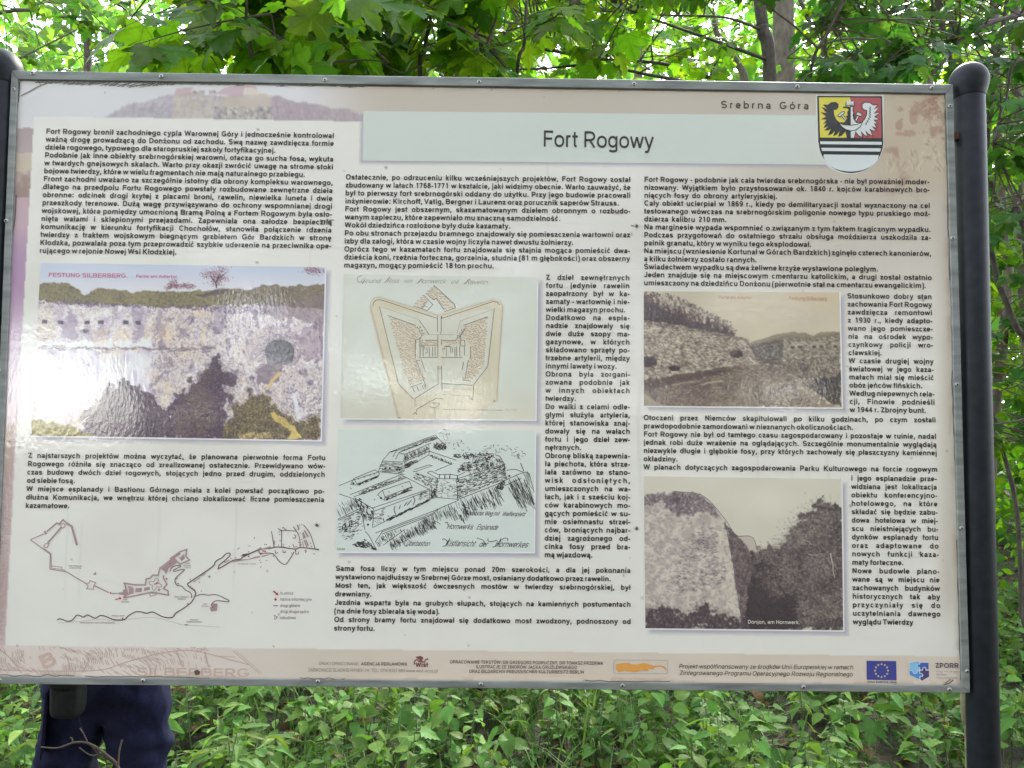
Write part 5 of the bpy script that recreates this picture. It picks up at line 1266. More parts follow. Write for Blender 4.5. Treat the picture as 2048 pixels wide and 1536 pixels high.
for x, y in ((1660, 128), (1690, 122), (1665, 230), (1685, 310), (1400, 215), (1405, 250), (1410, 325), (1450, 375), (1455, 397), (1390, 385), (1530, 402), (1800, 358), (1812, 400), (1165, 605), (1165, 665), (1240, 580), (1150, 578), (1215, 375), (1235, 378), (1325, 525), (1560, 485), (1845, 495), (780, 556), (840, 545), (1010, 470), (380, 860), (270, 910), (295, 935), (320, 955), (1650, 348), (1680, 380)): q.line([(x - 6, y), (x + 6, y + 2)], 12)
q.build('small_buildings', (120, 96, 98), site)
q = M1()
q.curve([(412, 1345), (440, 1328), (480, 1335), (545, 1360), (605, 1345), (660, 1285), (700, 1285), (750, 1305), (800, 1278), (850, 1300), (905, 1320), (970, 1285), (1040, 1300), (1140, 1338), (1270, 1338), (1330, 1285), (1420, 1238), (1500, 1242), (1560, 1258), (1630, 1240), (1700, 1270), (1760, 1300), (1850, 1316), (1900, 1300), (1930, 1260), (1990, 1218)], 13, k=4)
q.build('main_road', (82, 60, 62), site)
q = M2()
q.curve([(0, 1312), (35, 1308), (80, 1252), (180, 1190), (270, 1120), (310, 1060), (330, 1000), (310, 965), (240, 910), (230, 880), (260, 855), (540, 665), (580, 600), (620, 570), (670, 545), (720, 495), (765, 490), (760, 530), (640, 635), (625, 660), (645, 675), (780, 595), (830, 575), (900, 565), (950, 530), (1100, 460), (1200, 432), (1290, 425), (1340, 412), (1430, 412), (1600, 435), (1680, 415), (1910, 442)], 13, k=4)
q.build('main_road', (82, 60, 62), site)
q = M2(0.0008)
for pts in ([(330, 1040), (400, 1015), (500, 1024), (600, 1020), (740, 1085), (755, 1108), (720, 1108), (600, 1095), (545, 1125), (530, 1160)], [(285, 1040), (260, 990), (200, 960), (150, 910), (85, 895), (72, 810), (180, 710), (160, 695), (60, 720), (55, 700), (140, 655), (90, 645), (30, 670), (0, 720)], [(1140, 455), (1145, 485), (1190, 488), (1300, 490), (1345, 520), (1400, 590), (1465, 632), (1510, 600), (1590, 470)]): q.curve(pts, 10, k=4)
for pts in ([(1300, 205), (1335, 412)], [(1430, 200), (1428, 412)], [(1385, 170), (1430, 205), (1430, 195), (1620, 205)], [(1580, 148), (1640, 240), (1665, 330), (1665, 410)], [(1710, 125), (1790, 230), (1830, 340), (1860, 435)]): q.curve(pts, 9, k=4)
q.line([(1322, 1160), (1382, 1160)], 10)
q.build('minor_roads', (82, 60, 62), site)
q = M1(0.0008)
for i_ in range(60):
    x = 430 + i_ * 27; 
    yb = np.interp(x, [430, 700, 940, 1200, 1480, 1650, 1800, 2000], [1382, 1362, 1332, 1358, 1312, 1312, 1345, 1400])
    if i_ < 58: q.line([(x, yb), (x + 13, yb - 1)], 6)
q.build('railway_dashes', (150, 132, 132), site)
q = M2(0.0008)
for i_ in range(18):
    x = 120 + i_ * 29; q.line([(x, 1400 + i_ * 1.9), (x + 14, 1401 + i_ * 1.9)], 6)
q.line([(190, 1404), (230, 1406)], 16)
q.build('railway_dashes', (150, 132, 132), site)
q = M1(0.0009)
q.line([(1155, 1080), (1215, 1068)], 14); q.poly([(1208, 1045), (1240, 1062), (1215, 1086)])
for x, y in ((1098, 995), (1270, 1052), (1690, 876), (1815, 816), (1250, 1322), (1860, 620)): q.disc(x, y, 11)
q.build('red_markers', (166, 62, 66), site)
q = M2(0.0009)
q.line([(1325, 970), (1370, 1010)], 18); q.poly([(1390, 1028), (1350, 1020), (1380, 992)]); q.disc(1352, 1080, 16)
for x, y in ((620, 686), (278, 1048), (545, 1180), (1008, 530), (1195, 460), (1218, 465), (1163, 500), (1608, 455)): q.disc(x, y, 11)
q.build('red_markers', (166, 62, 66), site)
T = Text(0.0009)
for s_, x, y, xe in (('tu stoisz', 1412, 1016, 1580), ('tablice informacyjne', 1412, 1096, 1816), ('drogi główne', 1410, 1175, 1668), ('drogi drugorzędne', 1408, 1252, 1780), ('zabudowa', 1405, 1330, 1612)):
    T.pxline(s_, 340 + x / 6.4, 1030 + y / 6.4, 6.0, 340 + xe / 6.4, 1030 + (y + 2) / 6.4, off=84, align='F')
T.build('map_key', (112, 98, 98), site)
T = Text(0.0009)
for s_, x, y, xe, o_ in (('FORTYFIKACJE', 558, 660, 728, 50), ('CHOCHOŁÓW', 568, 685, 720, 50), ('FORT', 1258, 1092, 1316, 50), ('ROGOWY', 1234, 1119, 1336, 50), ('WISZĄCY MOST', 1110, 1296, 1280, 50), ('TRASA DAWNEJ KOLEI SOWIOGÓRSKIEJ', 700, 1386, 1155, 50), ('DONJON', 1606, 992, 1695, 50),
                     ('FORT', 195, 628, 258, 340), ('WYSOKA', 178, 655, 275, 340), ('SKAŁA', 190, 680, 265, 340), ('MAŁA PRZEŁĘCZ', 58, 1055, 245, 340), ('SREBRNA', 98, 1082, 205, 340), ('FORT', 420, 1146, 480, 340), ('OSTRÓG', 402, 1174, 498, 340), ('WIADUKT', 258, 1348, 365, 340), ('SREBRNOGÓRSKI', 208, 1375, 410, 340)):
    T.pxline(s_, o_ + x / 6.4, 1030 + y / 6.4, 2.6, o_ + xe / 6.4, 1030 + (y + 1) / 6.4, off=110, align='F')
T.pxline('SREBRNA GÓRA', 340 + 865 / 6.4, 1030 + 632 / 6.4, 2.7, 340 + 1112 / 6.4, 1030 + 634 / 6.4, off=110, track=.35, align='J')
T.build('map_names', (112, 94, 94), site)

# ================================================================== footer marks
T = Text(0.0009)
T.pxline('DRUK I OPRACOWANIE', 638, 1329.5, 6.4, 717, 1330.5, off=62, align='F')
T.pxline('ZĄBKOWICE ŚLĄSKIE RYNEK 14. TEL. 074/ 8157 889 www.wist.wroc.pl', 616, 1342.5, 6.4, 876, 1344.5, off=62, align='F')
T.pxline('AGENCJA REKLAMOWA', 722, 1330.5, 6.6, 814.5, 1331, off=125, align='F')
T.build('printer_imprint', (104, 88, 82), board)
T = Text(0.0009)
for s_, x, y, xe, ye in (('OPRACOWANIE TEKSTÓW: DR GRZEGORZ PODRUCZNY, DR TOMASZ PRZERWA', 899.5, 1326.5, 1206.5, 1329.5), ('ILUSTRACJE ZE ZBIORÓW JACKA GRUŹLEWSKIEGO', 951.5, 1336.3, 1154.5, 1337.8), ('ORAZ BILDARCHIV PREUSSISCHER KULTURBESITZ BERLIN', 938, 1345.5, 1168, 1347)):
    T.pxline(s_, x, y, 6.6, xe, ye, off=118, align='F')
T.build('credits_lettering', (84, 66, 60), board)
T = Text(0.0009)
T.pxline('Projekt współfinansowany ze środków Unii Europejskiej w ramach', 1357, 1336.5, 8.8, 1706, 1338.5, off=92, shear=.2, align='F')
T.pxline('Zintegrowanego Programu Operacyjnego Rozwoju Regionalnego', 1358.5, 1349.5, 8.8, 1705, 1352.5, off=92, shear=.2, align='F')
T.build('funding_lettering', (56, 48, 48), board)
wl2 = empty('printer_logo', tuple(at(842, 1325))); wl2.parent = board; wl2.location = Vector(at(842, 1325)) - board.location
q = Ink(780, 1290, 14.63, 0.0008)
q.poly([(740, 350), (810, 330), (870, 318), (930, 330), (985, 380), (950, 415), (935, 470), (870, 470), (860, 430), (800, 390)])
q.curve([(725, 570), (712, 510), (735, 455), (790, 430), (840, 470)], 34); q.curve([(840, 475), (960, 480), (1010, 500), (1040, 430), (1110, 390)], 30); q.curve([(1010, 470), (1060, 425), (1120, 430)], 20)
q.build('winged_mark', (112, 66, 66), wl2)
T = Text(0.0009)
T.pxline('Wist', 831, 1334, 9.5, 856.5, 1334, off=165, align='F'); T.build('logo_lettering', (112, 66, 66), wl2)
# orange commune mark
cm = empty('commune_logo', tuple(at(1280, 1334))); cm.parent = board; cm.location = Vector(at(1280, 1334)) - board.location
q = Ink(1180, 1280, 2.6256, 0.0006)
q.line([(132, 104)] + [(396 + 12 * math.cos(a), 118 + 12 * math.sin(a)) for a in np.linspace(-1.5, 0, 5)] + [(398 + 10 * math.cos(a), 166 + 10 * math.sin(a)) for a in np.linspace(0, 1.5, 5)] + [(134 + 10 * math.cos(a), 166 + 10 * math.sin(a)) for a in np.linspace(1.6, 3.1, 5)] + [(124, 116)], 3.5, closed=True)
q.build('rounded_frame', (176, 166, 160), cm)
q = Ink(1180, 1280, 2.6256, 0.0008)
q.poly([(138, 128), (165, 122), (205, 120), (215, 126), (245, 130), (275, 120), (300, 122), (330, 134), (340, 142), (330, 152), (300, 150), (310, 162), (270, 158), (240, 168), (180, 160), (150, 168), (138, 155)])
q.curve([(325, 142), (360, 136), (385, 140), (398, 156)], 7)
q.build('hill_mark', (214, 150, 70), cm)
T = Text(0.0009)
T.pxline('Gmina Stoszowice', 1224, 1359, 6, 1334.5, 1359.5, off=80, align='F'); T.build('logo_lettering', (206, 178, 146), cm)
# flag with twelve stars
fl_ = empty('flag_mark', tuple(at(1763, 1343))); fl_.parent = board; fl_.location = Vector(at(1763, 1343)) - board.location
q = Ink(1180, 1280, 2.6256, 0.0006); q.poly([(1452, 108), (1607, 110), (1609, 212), (1453, 208)]); q.build('blue_field', (52, 58, 138), fl_)
q = Ink(1180, 1280, 2.6256, 0.0008)
for i_ in range(12):
    a = i_ * math.pi / 6; x, y = 1530 + 34 * math.cos(a), 160 + 34 * math.sin(a)
    q.poly([(x + (6.6 if j % 2 == 0 else 2.7) * math.sin(j * math.pi / 5), y - (6.6 if j % 2 == 0 else 2.7) * math.cos(j * math.pi / 5)) for j in range(10)])
q.build('stars', (222, 206, 120), fl_)
T = Text(0.0009); T.pxline('UNIA EUROPEJSKA', 1734.5, 1365.3, 3.6, 1793, 1366.3, off=150, align='F'); T.build('flag_lettering', (44, 42, 60), fl_)
# jigsaw mark
pz = empty('jigsaw_logo', tuple(at(1838, 1342))); pz.parent = board; pz.location = Vector(at(1838, 1342)) - board.location
def J(lift): return Ink(1800, 1200, 6.98, lift)
q = J(0.0004); q.poly([(125, 868), (255, 845), (270, 865), (405, 862), (410, 1075), (305, 1130), (130, 1045)]); q.build('pale_edge', (214, 212, 210), pz)
q = J(0.0006); q.poly([(132, 878), (250, 852), (268, 868), (268, 898), (240, 895), (226, 915), (240, 935), (270, 935), (268, 980), (232, 982), (236, 1010), (205, 1025), (176, 1008), (180, 984), (132, 980)]); q.build('light_piece', (128, 186, 224), pz)
q = J(0.0006); q.poly([(278, 874), (398, 874), (398, 972), (366, 968), (366, 945), (338, 930), (310, 945), (312, 972), (278, 970), (278, 935), (250, 930), (238, 914), (252, 900), (278, 905)]); q.build('blue_piece', (56, 88, 168), pz)
q = J(0.0006); q.poly([(134, 990), (172, 992), (176, 1018), (206, 1036), (242, 1016), (244, 992), (270, 992), (268, 1028), (300, 1030), (312, 1050), (296, 1066), (268, 1062), (268, 1108), (134, 1042)]); q.build('mid_piece', (62, 134, 200), pz)
q = J(0.0006); q.poly([(280, 984), (322, 984), (322, 955), (338, 942), (354, 955), (352, 984), (402, 984), (404, 1070), (304, 1124), (282, 1108), (282, 1074), (318, 1068), (324, 1046), (306, 1020), (280, 1020)]); q.build('violet_piece', (66, 54, 116), pz)
T = Text(0.0009); T.pxline('ZPORR', 1870, 1335.5, 10, 1917.5, 1336, off=135, align='F'); T.build('logo_lettering', (50, 40, 84), pz)
T = Text(0.0009)
for s_, y, xe in (('Zintegrowany Program', 1344, 1918), ('Operacyjny', 1350, 1894), ('Rozwoju Regionalnego', 1356.5, 1917)): T.pxline(s_, 1871, y, 3.4, xe, y + .4, off=80, align='F')
T.build('logo_small_print', (136, 136, 164), pz)

# ---- faded map engraving on the left and lower margins
q = Ink(0, 0, 1, 0.0004); rs = np.random.RandomState(17)
def burst(cx, cy, r0, r1, n, a0=0, a1=6.283, w=1.3):
    for t in np.linspace(a0, a1, n):
        t += rs.randn() * .03; b = r1 * (.75 + .4 * rs.rand()); a_ = r0 * (.8 + .4 * rs.rand())
        q.line([(cx + a_ * math.cos(t), cy + a_ * math.sin(t)), (cx + b * math.cos(t), cy + b * math.sin(t))], w * (.6 + .6 * rs.rand()))
def ok_left(x, y): return x > (-12 + (1352 - y) * .040) + 3 and x < 68 + (y - 232) * (10.0 - 68) / 1058 - 2
def margin_line(pts, w):
    P = smooth(pts, 5)
    seg = []
    for p_ in P:
        if ok_left(*p_): seg.append(p_)
        else:
            if len(seg) > 1: q.line(seg, w)
            seg = []
    if len(seg) > 1: q.line(seg, w)
for t in np.linspace(-1.2, 1.3, 46):
    L = 22 + 20 * rs.rand(); x, y = 2 + 8 * math.cos(t), 905 + 14 * math.sin(t)
    margin_line([(x, y), (x + L * .5 * math.cos(t), y + L * .5 * math.sin(t) * 1.4), (x + L * math.cos(t), y + L * math.sin(t) * 1.6)], 1.3)
for y in np.arange(972, 1280, 4.2):
    for x in np.arange(-6, 32, 6.0):
        a_ = 1.2 * math.sin(y * .02) + rs.randn() * .25; L = 3 + 4 * rs.rand()
        if rs.rand() < .8: margin_line([(x - L * math.cos(a_), y - L * math.sin(a_)), (x, y + rs.randn()), (x + L * math.cos(a_), y + L * math.sin(a_))], 1.3)
for y in (972, 1040, 1090): margin_line([(0, y), (12, y - 4), (24, y + 3)], 2.6)
def bl(pts, w):
    P = smooth(pts, 5)
    seg = []
    for p_ in P:
        if 1294 + p_[0] * .0117 - 2 < p_[1] < 1350 + p_[0] * .0092 and p_[0] > -6: seg.append(p_)
        else:
            if len(seg) > 1: q.line(seg, w)
            seg = []
    if len(seg) > 1: q.line(seg, w)
for x in np.arange(0, 420, 3.6):
    d = max(0, (x - 300) / 140)
    for rw_ in range(4):
        if rs.rand() < .80 - d * .6:
            y = 1300 + rw_ * 14 + 6 * math.sin(x * .045 + rw_) + rs.randn() * 2
            if 48 < x < 124 and 1300 < y < 1336: continue
            a_ = 1.0 + .5 * math.sin(x * .03 + rw_ * 1.3); L = 4 + 4 * rs.rand()
            bl([(x - L * math.cos(a_), y - L * math.sin(a_)), (x, y), (x + L * math.cos(a_), y + L * math.sin(a_))], 1.2)
bl([(0, 1340), (100, 1342), (200, 1340), (260, 1322), (330, 1305), (390, 1302), (470, 1322), (500, 1330)], 1.8)
bl([(130, 1306), (138, 1326), (140, 1340)], 1.8); bl([(172, 1310), (178, 1320), (165, 1345)], 1.6); bl([(350, 1296), (360, 1320), (366, 1334)], 2.6); bl([(460, 1296), (490, 1322), (520, 1348)], 1.6); bl([(466, 1296), (496, 1322), (526, 1348)], 1.2); bl([(408, 1296), (416, 1330)], 3.4); bl([(430, 1312), (470, 1314)], 1.4)
bl([(0, 1298), (20, 1316), (44, 1346)], 2)
q.build('map_engraving', (188, 164, 154), board)
T = Text(0.0006)
T.pxline('SILBERBERG', 273, 1352, 17, 500, 1354, off=110, align='F')
T.pxline('Zgl', 378, 1302, 8, 410, 1302, off=90, shear=.3, align='F')
T.line('B', at(86, 1341)[[0, 2]], 0.030, at(116, 1327)[[0, 2]], off=150, align='F')
T.build('engraving_lettering', (192, 168, 156), board)

# ---- lifting foil and dirt along the frame
q = Ink(0, 0, 1, 0.0010); rs = np.random.RandomState(23)
def top_in(x): return 161.5 + (x - 38) * 0.01512
for x in np.arange(70, 345, 2.0):
    d = 4.5 * math.exp(-((x - 270) / 50) ** 2) + 3 * math.exp(-((x - 180) / 60) ** 2) + 1.5
    y = top_in(x) + rs.rand() * d * 1.4; L = 8 + 14 * rs.rand()
    q.line([(x, y + 2), (x + L * .5, y - .5), (x + L, y - 2 + rs.randn() * .7)], .8 + 1.2 * rs.rand(), taper=True)
for x in list(np.arange(345, 720, 8.0)):
    if rs.rand() < .6: q.line([(x, top_in(x) + 1 + 3 * rs.rand() * (x < 480 or 550 < x < 700)), (x + 16, top_in(x + 16) + 1 + rs.rand())], .8 + .8 * rs.rand())
q.curve([(42, 192), (60, 183), (80, 172), (106, 163)], 1.6); q.line([(78, 161), (82, 172)], 1.4)
q.curve([(40, 163), (38, 195), (37, 206)], 2.0); q.curve([(33, 390), (30, 440), (24, 470)], 2.2); q.curve([(14, 600), (15, 640), (10, 700), (6, 790), (0, 830)], 3.0); q.curve([(18, 560), (15, 640), (8, 720)], 1.6)
for x0, x1 in ((0, 150), (170, 420), (600, 690), (1170, 1340)):
    q.curve([(x, 1352 + x * .0092 - 1.4 + rs.randn() * .9) for x in np.linspace(x0, x1, 12)], 1.4)
for y0, y1 in ((175, 330), (330, 560), (740, 920), (1080, 1360)):
    q.curve([(1890.5 + (y - 188) * .0263 - 1.2 + rs.randn() * .8, y) for y in np.linspace(y0, y1, 10)], 1.5)
q.curve([(1625, 184), (1650, 186), (1640, 184)], 2); q.line([(1883, 1371), (1898, 1366), (1906, 1360)], 2.2); q.line([(1890, 1366), (1901, 1358)], 1.6)
q.line([(40, 161.8), (1889, 189.8)], 1.3)
q.build('lifting_foil_edges', (86, 82, 74), board)
q = Ink(0, 0, 1, 0.0010)
q.poly([(388, 1342), (395, 1339), (401, 1343), (399, 1349), (391, 1350)]); q.curve([(640, 440), (650, 441), (668, 440)], 1.6); q.curve([(1262, 452), (1268, 452)], 1.6)
q.build('dirt_spots', (84, 66, 60), board)

# ================================================================== LEAVES, TREES, PLANTS
def leaf_mat(name, c, trans, veins=True, rough=0.42, tmix=0.5, hue=0.03, spec=0.14):
    m = bpy.data.materials.new(name); m.use_nodes = True
    n = m.node_tree.nodes; l = m.node_tree.links
    p = n['Principled BSDF']; out = n['Material Output']
    g = n.new('ShaderNodeNewGeometry')
    def varied(col):
        h = n.new('ShaderNodeHueSaturation'); h.inputs['Color'].default_value = (*col, 1)
        a = n.new('ShaderNodeMapRange'); a.inputs[3].default_value = 0.5 - hue; a.inputs[4].default_value = 0.5 + hue * .6
        b = n.new('ShaderNodeMapRange'); b.inputs[3].default_value = 0.62; b.inputs[4].default_value = 1.35
        wn_ = n.new('ShaderNodeTexWhiteNoise'); wn_.noise_dimensions = '1D'
        l.new(g.outputs['Random Per Island'], a.inputs[0]); l.new(a.outputs[0], h.inputs['Hue'])
        l.new(g.outputs['Random Per Island'], wn_.inputs['W']); l.new(wn_.outputs['Value'], b.inputs[0]); l.new(b.outputs[0], h.inputs['Value'])
        return h.outputs[0]
    ca, cb = varied(c), varied(trans)
    if veins:
        at_ = n.new('ShaderNodeAttribute'); at_.attribute_name = 'leafpos'
        sx_ = n.new('ShaderNodeSeparateXYZ'); l.new(at_.outputs['Vector'], sx_.inputs[0])
        def mth(op, a_, b_=None, c_=None):
            q_ = n.new('ShaderNodeMath'); q_.operation = op
            for i_, v_ in enumerate((a_, b_, c_)):
                if v_ is None: continue
                if isinstance(v_, (int, float)): q_.inputs[i_].default_value = v_
                else: l.new(v_, q_.inputs[i_])
            return q_.outputs[0]
        ax_ = mth('ABSOLUTE', sx_.outputs['X']); yy_ = sx_.outputs['Y']
        lob = mth('ABSOLUTE', mth('SUBTRACT', mth('MULTIPLY', ax_, .62), mth('MULTIPLY', yy_, .78)))
        side_ = mth('ABSOLUTE', mth('SINE', mth('MULTIPLY', mth('SUBTRACT', yy_, mth('MULTIPLY', ax_, .75)), 26.0)))
        main_ = mth('MINIMUM', ax_, lob) if 'maple' in name else ax_
        r = n.new('ShaderNodeMapRange'); r.inputs[1].default_value = .006; r.inputs[2].default_value = .032; r.inputs[3].default_value = 1.0; r.inputs[4].default_value = 0.0
        l.new(main_, r.inputs[0])
        r2 = n.new('ShaderNodeMapRange'); r2.inputs[1].default_value = .05; r2.inputs[2].default_value = .22; r2.inputs[3].default_value = .45; r2.inputs[4].default_value = 0.0
        l.new(side_, r2.inputs[0])
        vein_ = mth('MAXIMUM', r.outputs[0], r2.outputs[0])
        tn = n.new('ShaderNodeTexNoise'); tn.inputs['Scale'].default_value = 35
        tc_ = n.new('ShaderNodeTexCoord'); l.new(tc_.outputs['Object'], tn.inputs['Vector'])
        mm = n.new('ShaderNodeMapRange'); mm.inputs[3].default_value = 0.72; mm.inputs[4].default_value = 1.25
        l.new(tn.outputs[0], mm.inputs[0])
        for i_, s_ in enumerate((ca, cb)):
            mx = n.new('ShaderNodeMix'); mx.data_type = 'RGBA'; mx.blend_type = 'MULTIPLY'; mx.inputs[0].default_value = 1.0
            l.new(s_, mx.inputs[6]); l.new(mth('MULTIPLY', mm.outputs[0], mth('MULTIPLY_ADD', vein_, .55 if i_ == 0 else -.35, 1.0)), mx.inputs[7])
            if i_ == 0: ca = mx.outputs[2]
            else: cb = mx.outputs[2]
    l.new(ca, p.inputs['Base Color'])
    p.inputs['Roughness'].default_value = rough; p.inputs['Specular IOR Level'].default_value = spec
    tr = n.new('ShaderNodeBsdfTranslucent'); l.new(cb, tr.inputs['Color'])
    mx = n.new('ShaderNodeMixShader'); mx.inputs[0].default_value = tmix
    l.new(p.outputs[0], mx.inputs[1]); l.new(tr.outputs[0], mx.inputs[2]); l.new(mx.outputs[0], out.inputs['Surface'])
    return m

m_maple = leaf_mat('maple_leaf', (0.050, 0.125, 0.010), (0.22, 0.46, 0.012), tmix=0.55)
m_maple_dark = leaf_mat('shaded_maple_leaf', (0.030, 0.085, 0.016), (0.09, 0.25, 0.02), tmix=0.45)  # darker copy of the maple leaf, shade put into its colour
m_far = leaf_mat('canopy_leaf', (0.040, 0.100, 0.022), (0.15, 0.36, 0.03), tmix=0.5, veins=False)
m_herb = leaf_mat('herb_leaf', (0.092, 0.190, 0.036), (0.19, 0.38, 0.04), tmix=0.32, rough=0.55, spec=0.22)
m_herb_y = leaf_mat('yellow_green_herb_leaf', (0.095, 0.19, 0.04), (0.20, 0.36, 0.045), tmix=0.35, rough=0.55, spec=0.22)
m_herb_d = leaf_mat('dark_herb_leaf', (0.048, 0.120, 0.022), (0.11, 0.25, 0.028), tmix=0.3, rough=0.6, spec=0.15)
m_grass = leaf_mat('grass_blade', (0.085, 0.17, 0.04), (0.14, 0.28, 0.05), tmix=0.35, veins=False)
m_dim = leaf_mat('dim_neutral_leaf', (0.045, 0.050, 0.036), (0.10, 0.11, 0.07), tmix=0.3, veins=False)  # darkened and greyed so the unseen leaves keep the board's light neutral
m_litter = leaf_mat('dry_leaf', (0.13, 0.075, 0.038), (0.16, 0.09, 0.04), tmix=0.15, veins=False, rough=0.8, hue=0.02)
m_bark = solid('grey_bark', (0.098, 0.080, 0.060), 0.85, 0.0, 0.42, 22, 0.006, stretch=(1, 1, 0.45))
m_bark_d = solid('dark_bark', (0.055, 0.045, 0.036), 0.9, 0.0, 0.45, 40, 0.005, stretch=(1, 1, 0.4))
m_bark_t = solid('twig_bark', (0.075, 0.055, 0.04), 0.85, 0.0, 0.35, 60)
m_stem = solid('green_stem', (0.10, 0.15, 0.045), 0.6, 0.0, 0.25, 30)

def half(pts):
    P = np.array(pts, float); return np.vstack([P, [(-x, y) for x, y in P[-2:0:-1]]])
def fan(outline, centre, curl, fold):
    P = np.vstack([[centre], outline]); n = len(outline)
    z = -curl * ((P[:, 1] - .3) ** 2 + P[:, 0] ** 2 * .8) + fold * np.abs(P[:, 0])
    return np.column_stack([P, z]), np.array([(0, i + 1, (i + 1) % n + 1) for i in range(n)])
# maple: five lobes with coarse teeth (y runs from the stalk to the tip)
MAPLE = fan(half([(0, 0.0), (.10, -.03), (.24, -.06), (.30, .02), (.40, .04), (.37, .13), (.33, .20), (.43, .25), (.50, .36), (.60, .42), (.52, .48), (.46, .58), (.36, .54), (.22, .50), (.20, .60), (.26, .68), (.20, .74), (.16, .86), (.08, .88), (0, 1.02)]), (0, .30), .30, .10)
MAPLE_L = fan(half([(0, 0.0), (.22, -.06), (.40, .04), (.34, .18), (.52, .36), (.58, .44), (.44, .56), (.22, .50), (.22, .72), (.12, .84), (0, 1.0)]), (0, .30), .3, .1)
OVATE = fan(half([(0, 0), (.14, .03), (.27, .14), (.34, .30), (.34, .46), (.27, .64), (.16, .80), (.05, .93), (0, 1.0)]), (0, .40), .35, .18)
LANCE = fan(half([(0, 0), (.07, .08), (.13, .22), (.16, .40), (.14, .58), (.09, .78), (.03, .94), (0, 1.0)]), (0, .42), .4, .3)
GOOSE = fan(half([(0, 0), (.14, .02), (.30, .04), (.24, .14), (.34, .24), (.25, .32), (.30, .46), (.19, .52), (.20, .66), (.10, .76), (0, .98)]), (0, .34), .3, .2)
RHOMB = (np.array([(0, 0, 0), (.30, .4, .05), (0, 1, -.12), (-.30, .4, .05)], float), np.array([(0, 1, 2), (0, 2, 3)]))

def basis(d, nrm):
    """rotation whose columns are leaf x, leaf y (tip direction), leaf normal"""
    d = d / (np.linalg.norm(d, axis=1)[:, None] + 1e-9)
    x = np.cross(d, nrm); x /= np.linalg.norm(x, axis=1)[:, None] + 1e-9
    z = np.cross(x, d)
    return np.stack([x, d, z], 2)
class Leaves:
    def __init__(s): s.v = []; s.f = []; s.n = 0; s.uv = []
    def add(s, tpl, pos, d, nrm, size, rs, wob=.25):
        V, Fc = tpl; N = len(pos)
        if not N: return
        B = basis(np.asarray(d, float), np.asarray(nrm, float))
        sz = np.broadcast_to(np.asarray(size, float), (N,))
        wx = 1 + (rs.rand(N) - .5) * wob
        curl = .4 + rs.rand(N) * 1.6
        L = np.empty((N, len(V), 3)); L[..., 0] = V[None, :, 0] * wx[:, None]; L[..., 1] = V[None, :, 1]; L[..., 2] = V[None, :, 2] * curl[:, None]
        L = L + (rs.rand(N, len(V), 3) - .5) * .03
        W = np.einsum('nij,nvj->nvi', B, L) * sz[:, None, None] + np.asarray(pos)[:, None, :]
        s.uv.append(np.tile(V[:, :2], (N, 1))); s.v.append(W.reshape(-1, 3)); s.f.append((Fc[None] + (np.arange(N) * len(V))[:, None, None]).reshape(-1, 3) + s.n); s.n += N * len(V)
    def build(s, name, m, parent=None, smooth=True):
        o = mesh(name, np.concatenate(s.v), np.concatenate(s.f), m, parent, smooth)
        uv = np.concatenate(s.uv); a_ = o.data.attributes.new('leafpos', 'FLOAT_VECTOR', 'POINT')
        a_.data.foreach_set('vector', np.column_stack([uv, np.zeros(len(uv))]).astype(np.float32).ravel())
        return o

def bend(a, b, rs, k=5, amp=.06):
    a, b = np.asarray(a, float), np.asarray(b, float)
    t = np.linspace(0, 1, k)[:, None]; L = np.linalg.norm(b - a)
    off = rs.randn(3) * amp * L
    return a + (b - a) * t + off * (t * (1 - t) * 4) + np.array([0, 0, .05 * L]) * (t * (1 - t) * 4)

def closest(polys, p):
    best = None
    for P in polys:
        d = np.linalg.norm(P - p, axis=1); i = int(d.argmin())
        if best is None or d[i] < best[0]: best = (d[i], P[i])
    return best

def spray(lv, tw, start, end, rs, n, size, tpl, flat_=.35):
    """a twig with leaves set in pairs along it"""
    P = bend(start, end, rs, 6, .08)
    tw.tube(P, np.linspace(.0042, .0013, len(P)) * (size / .12) ** .6, 4, False)
    ax = P[-1] - P[0]; ax /= np.linalg.norm(ax) + 1e-9
    side = np.cross(ax, [0, 0, 1.0]); side /= np.linalg.norm(side) + 1e-9
    pos, d, nr, sz = [], [], [], []
    for i in range(n):
        t = .25 + .75 * (i + 1) / n
        b = P[0] + (P[-1] - P[0]) * t
        sg = 1 if i % 2 else -1
        dd = ax * (.25 + .5 * rs.rand()) + side * sg * (.7 + .3 * rs.rand()) + np.array([0, 0, -.35 - .5 * rs.rand()])
        if i == n - 1: dd = ax + np.array([0, 0, -.5])
        dd /= np.linalg.norm(dd)
        st = size * (.35 + .3 * rs.rand())
        q = b + dd * st * .8 + rs.randn(3) * .01
        tw.tube(np.array([b, q]), [.0011, .0009], 3, False)
        pos.append(q); d.append(dd); nr.append(np.array([0, 0, 1.0]) + rs.randn(3) * flat_ + np.array([0, -.35, 0])); sz.append(size * (.6 + .6 * rs.rand()))
    lv.add(tpl, np.array(pos), np.array(d), np.array(nr), np.array(sz), rs)

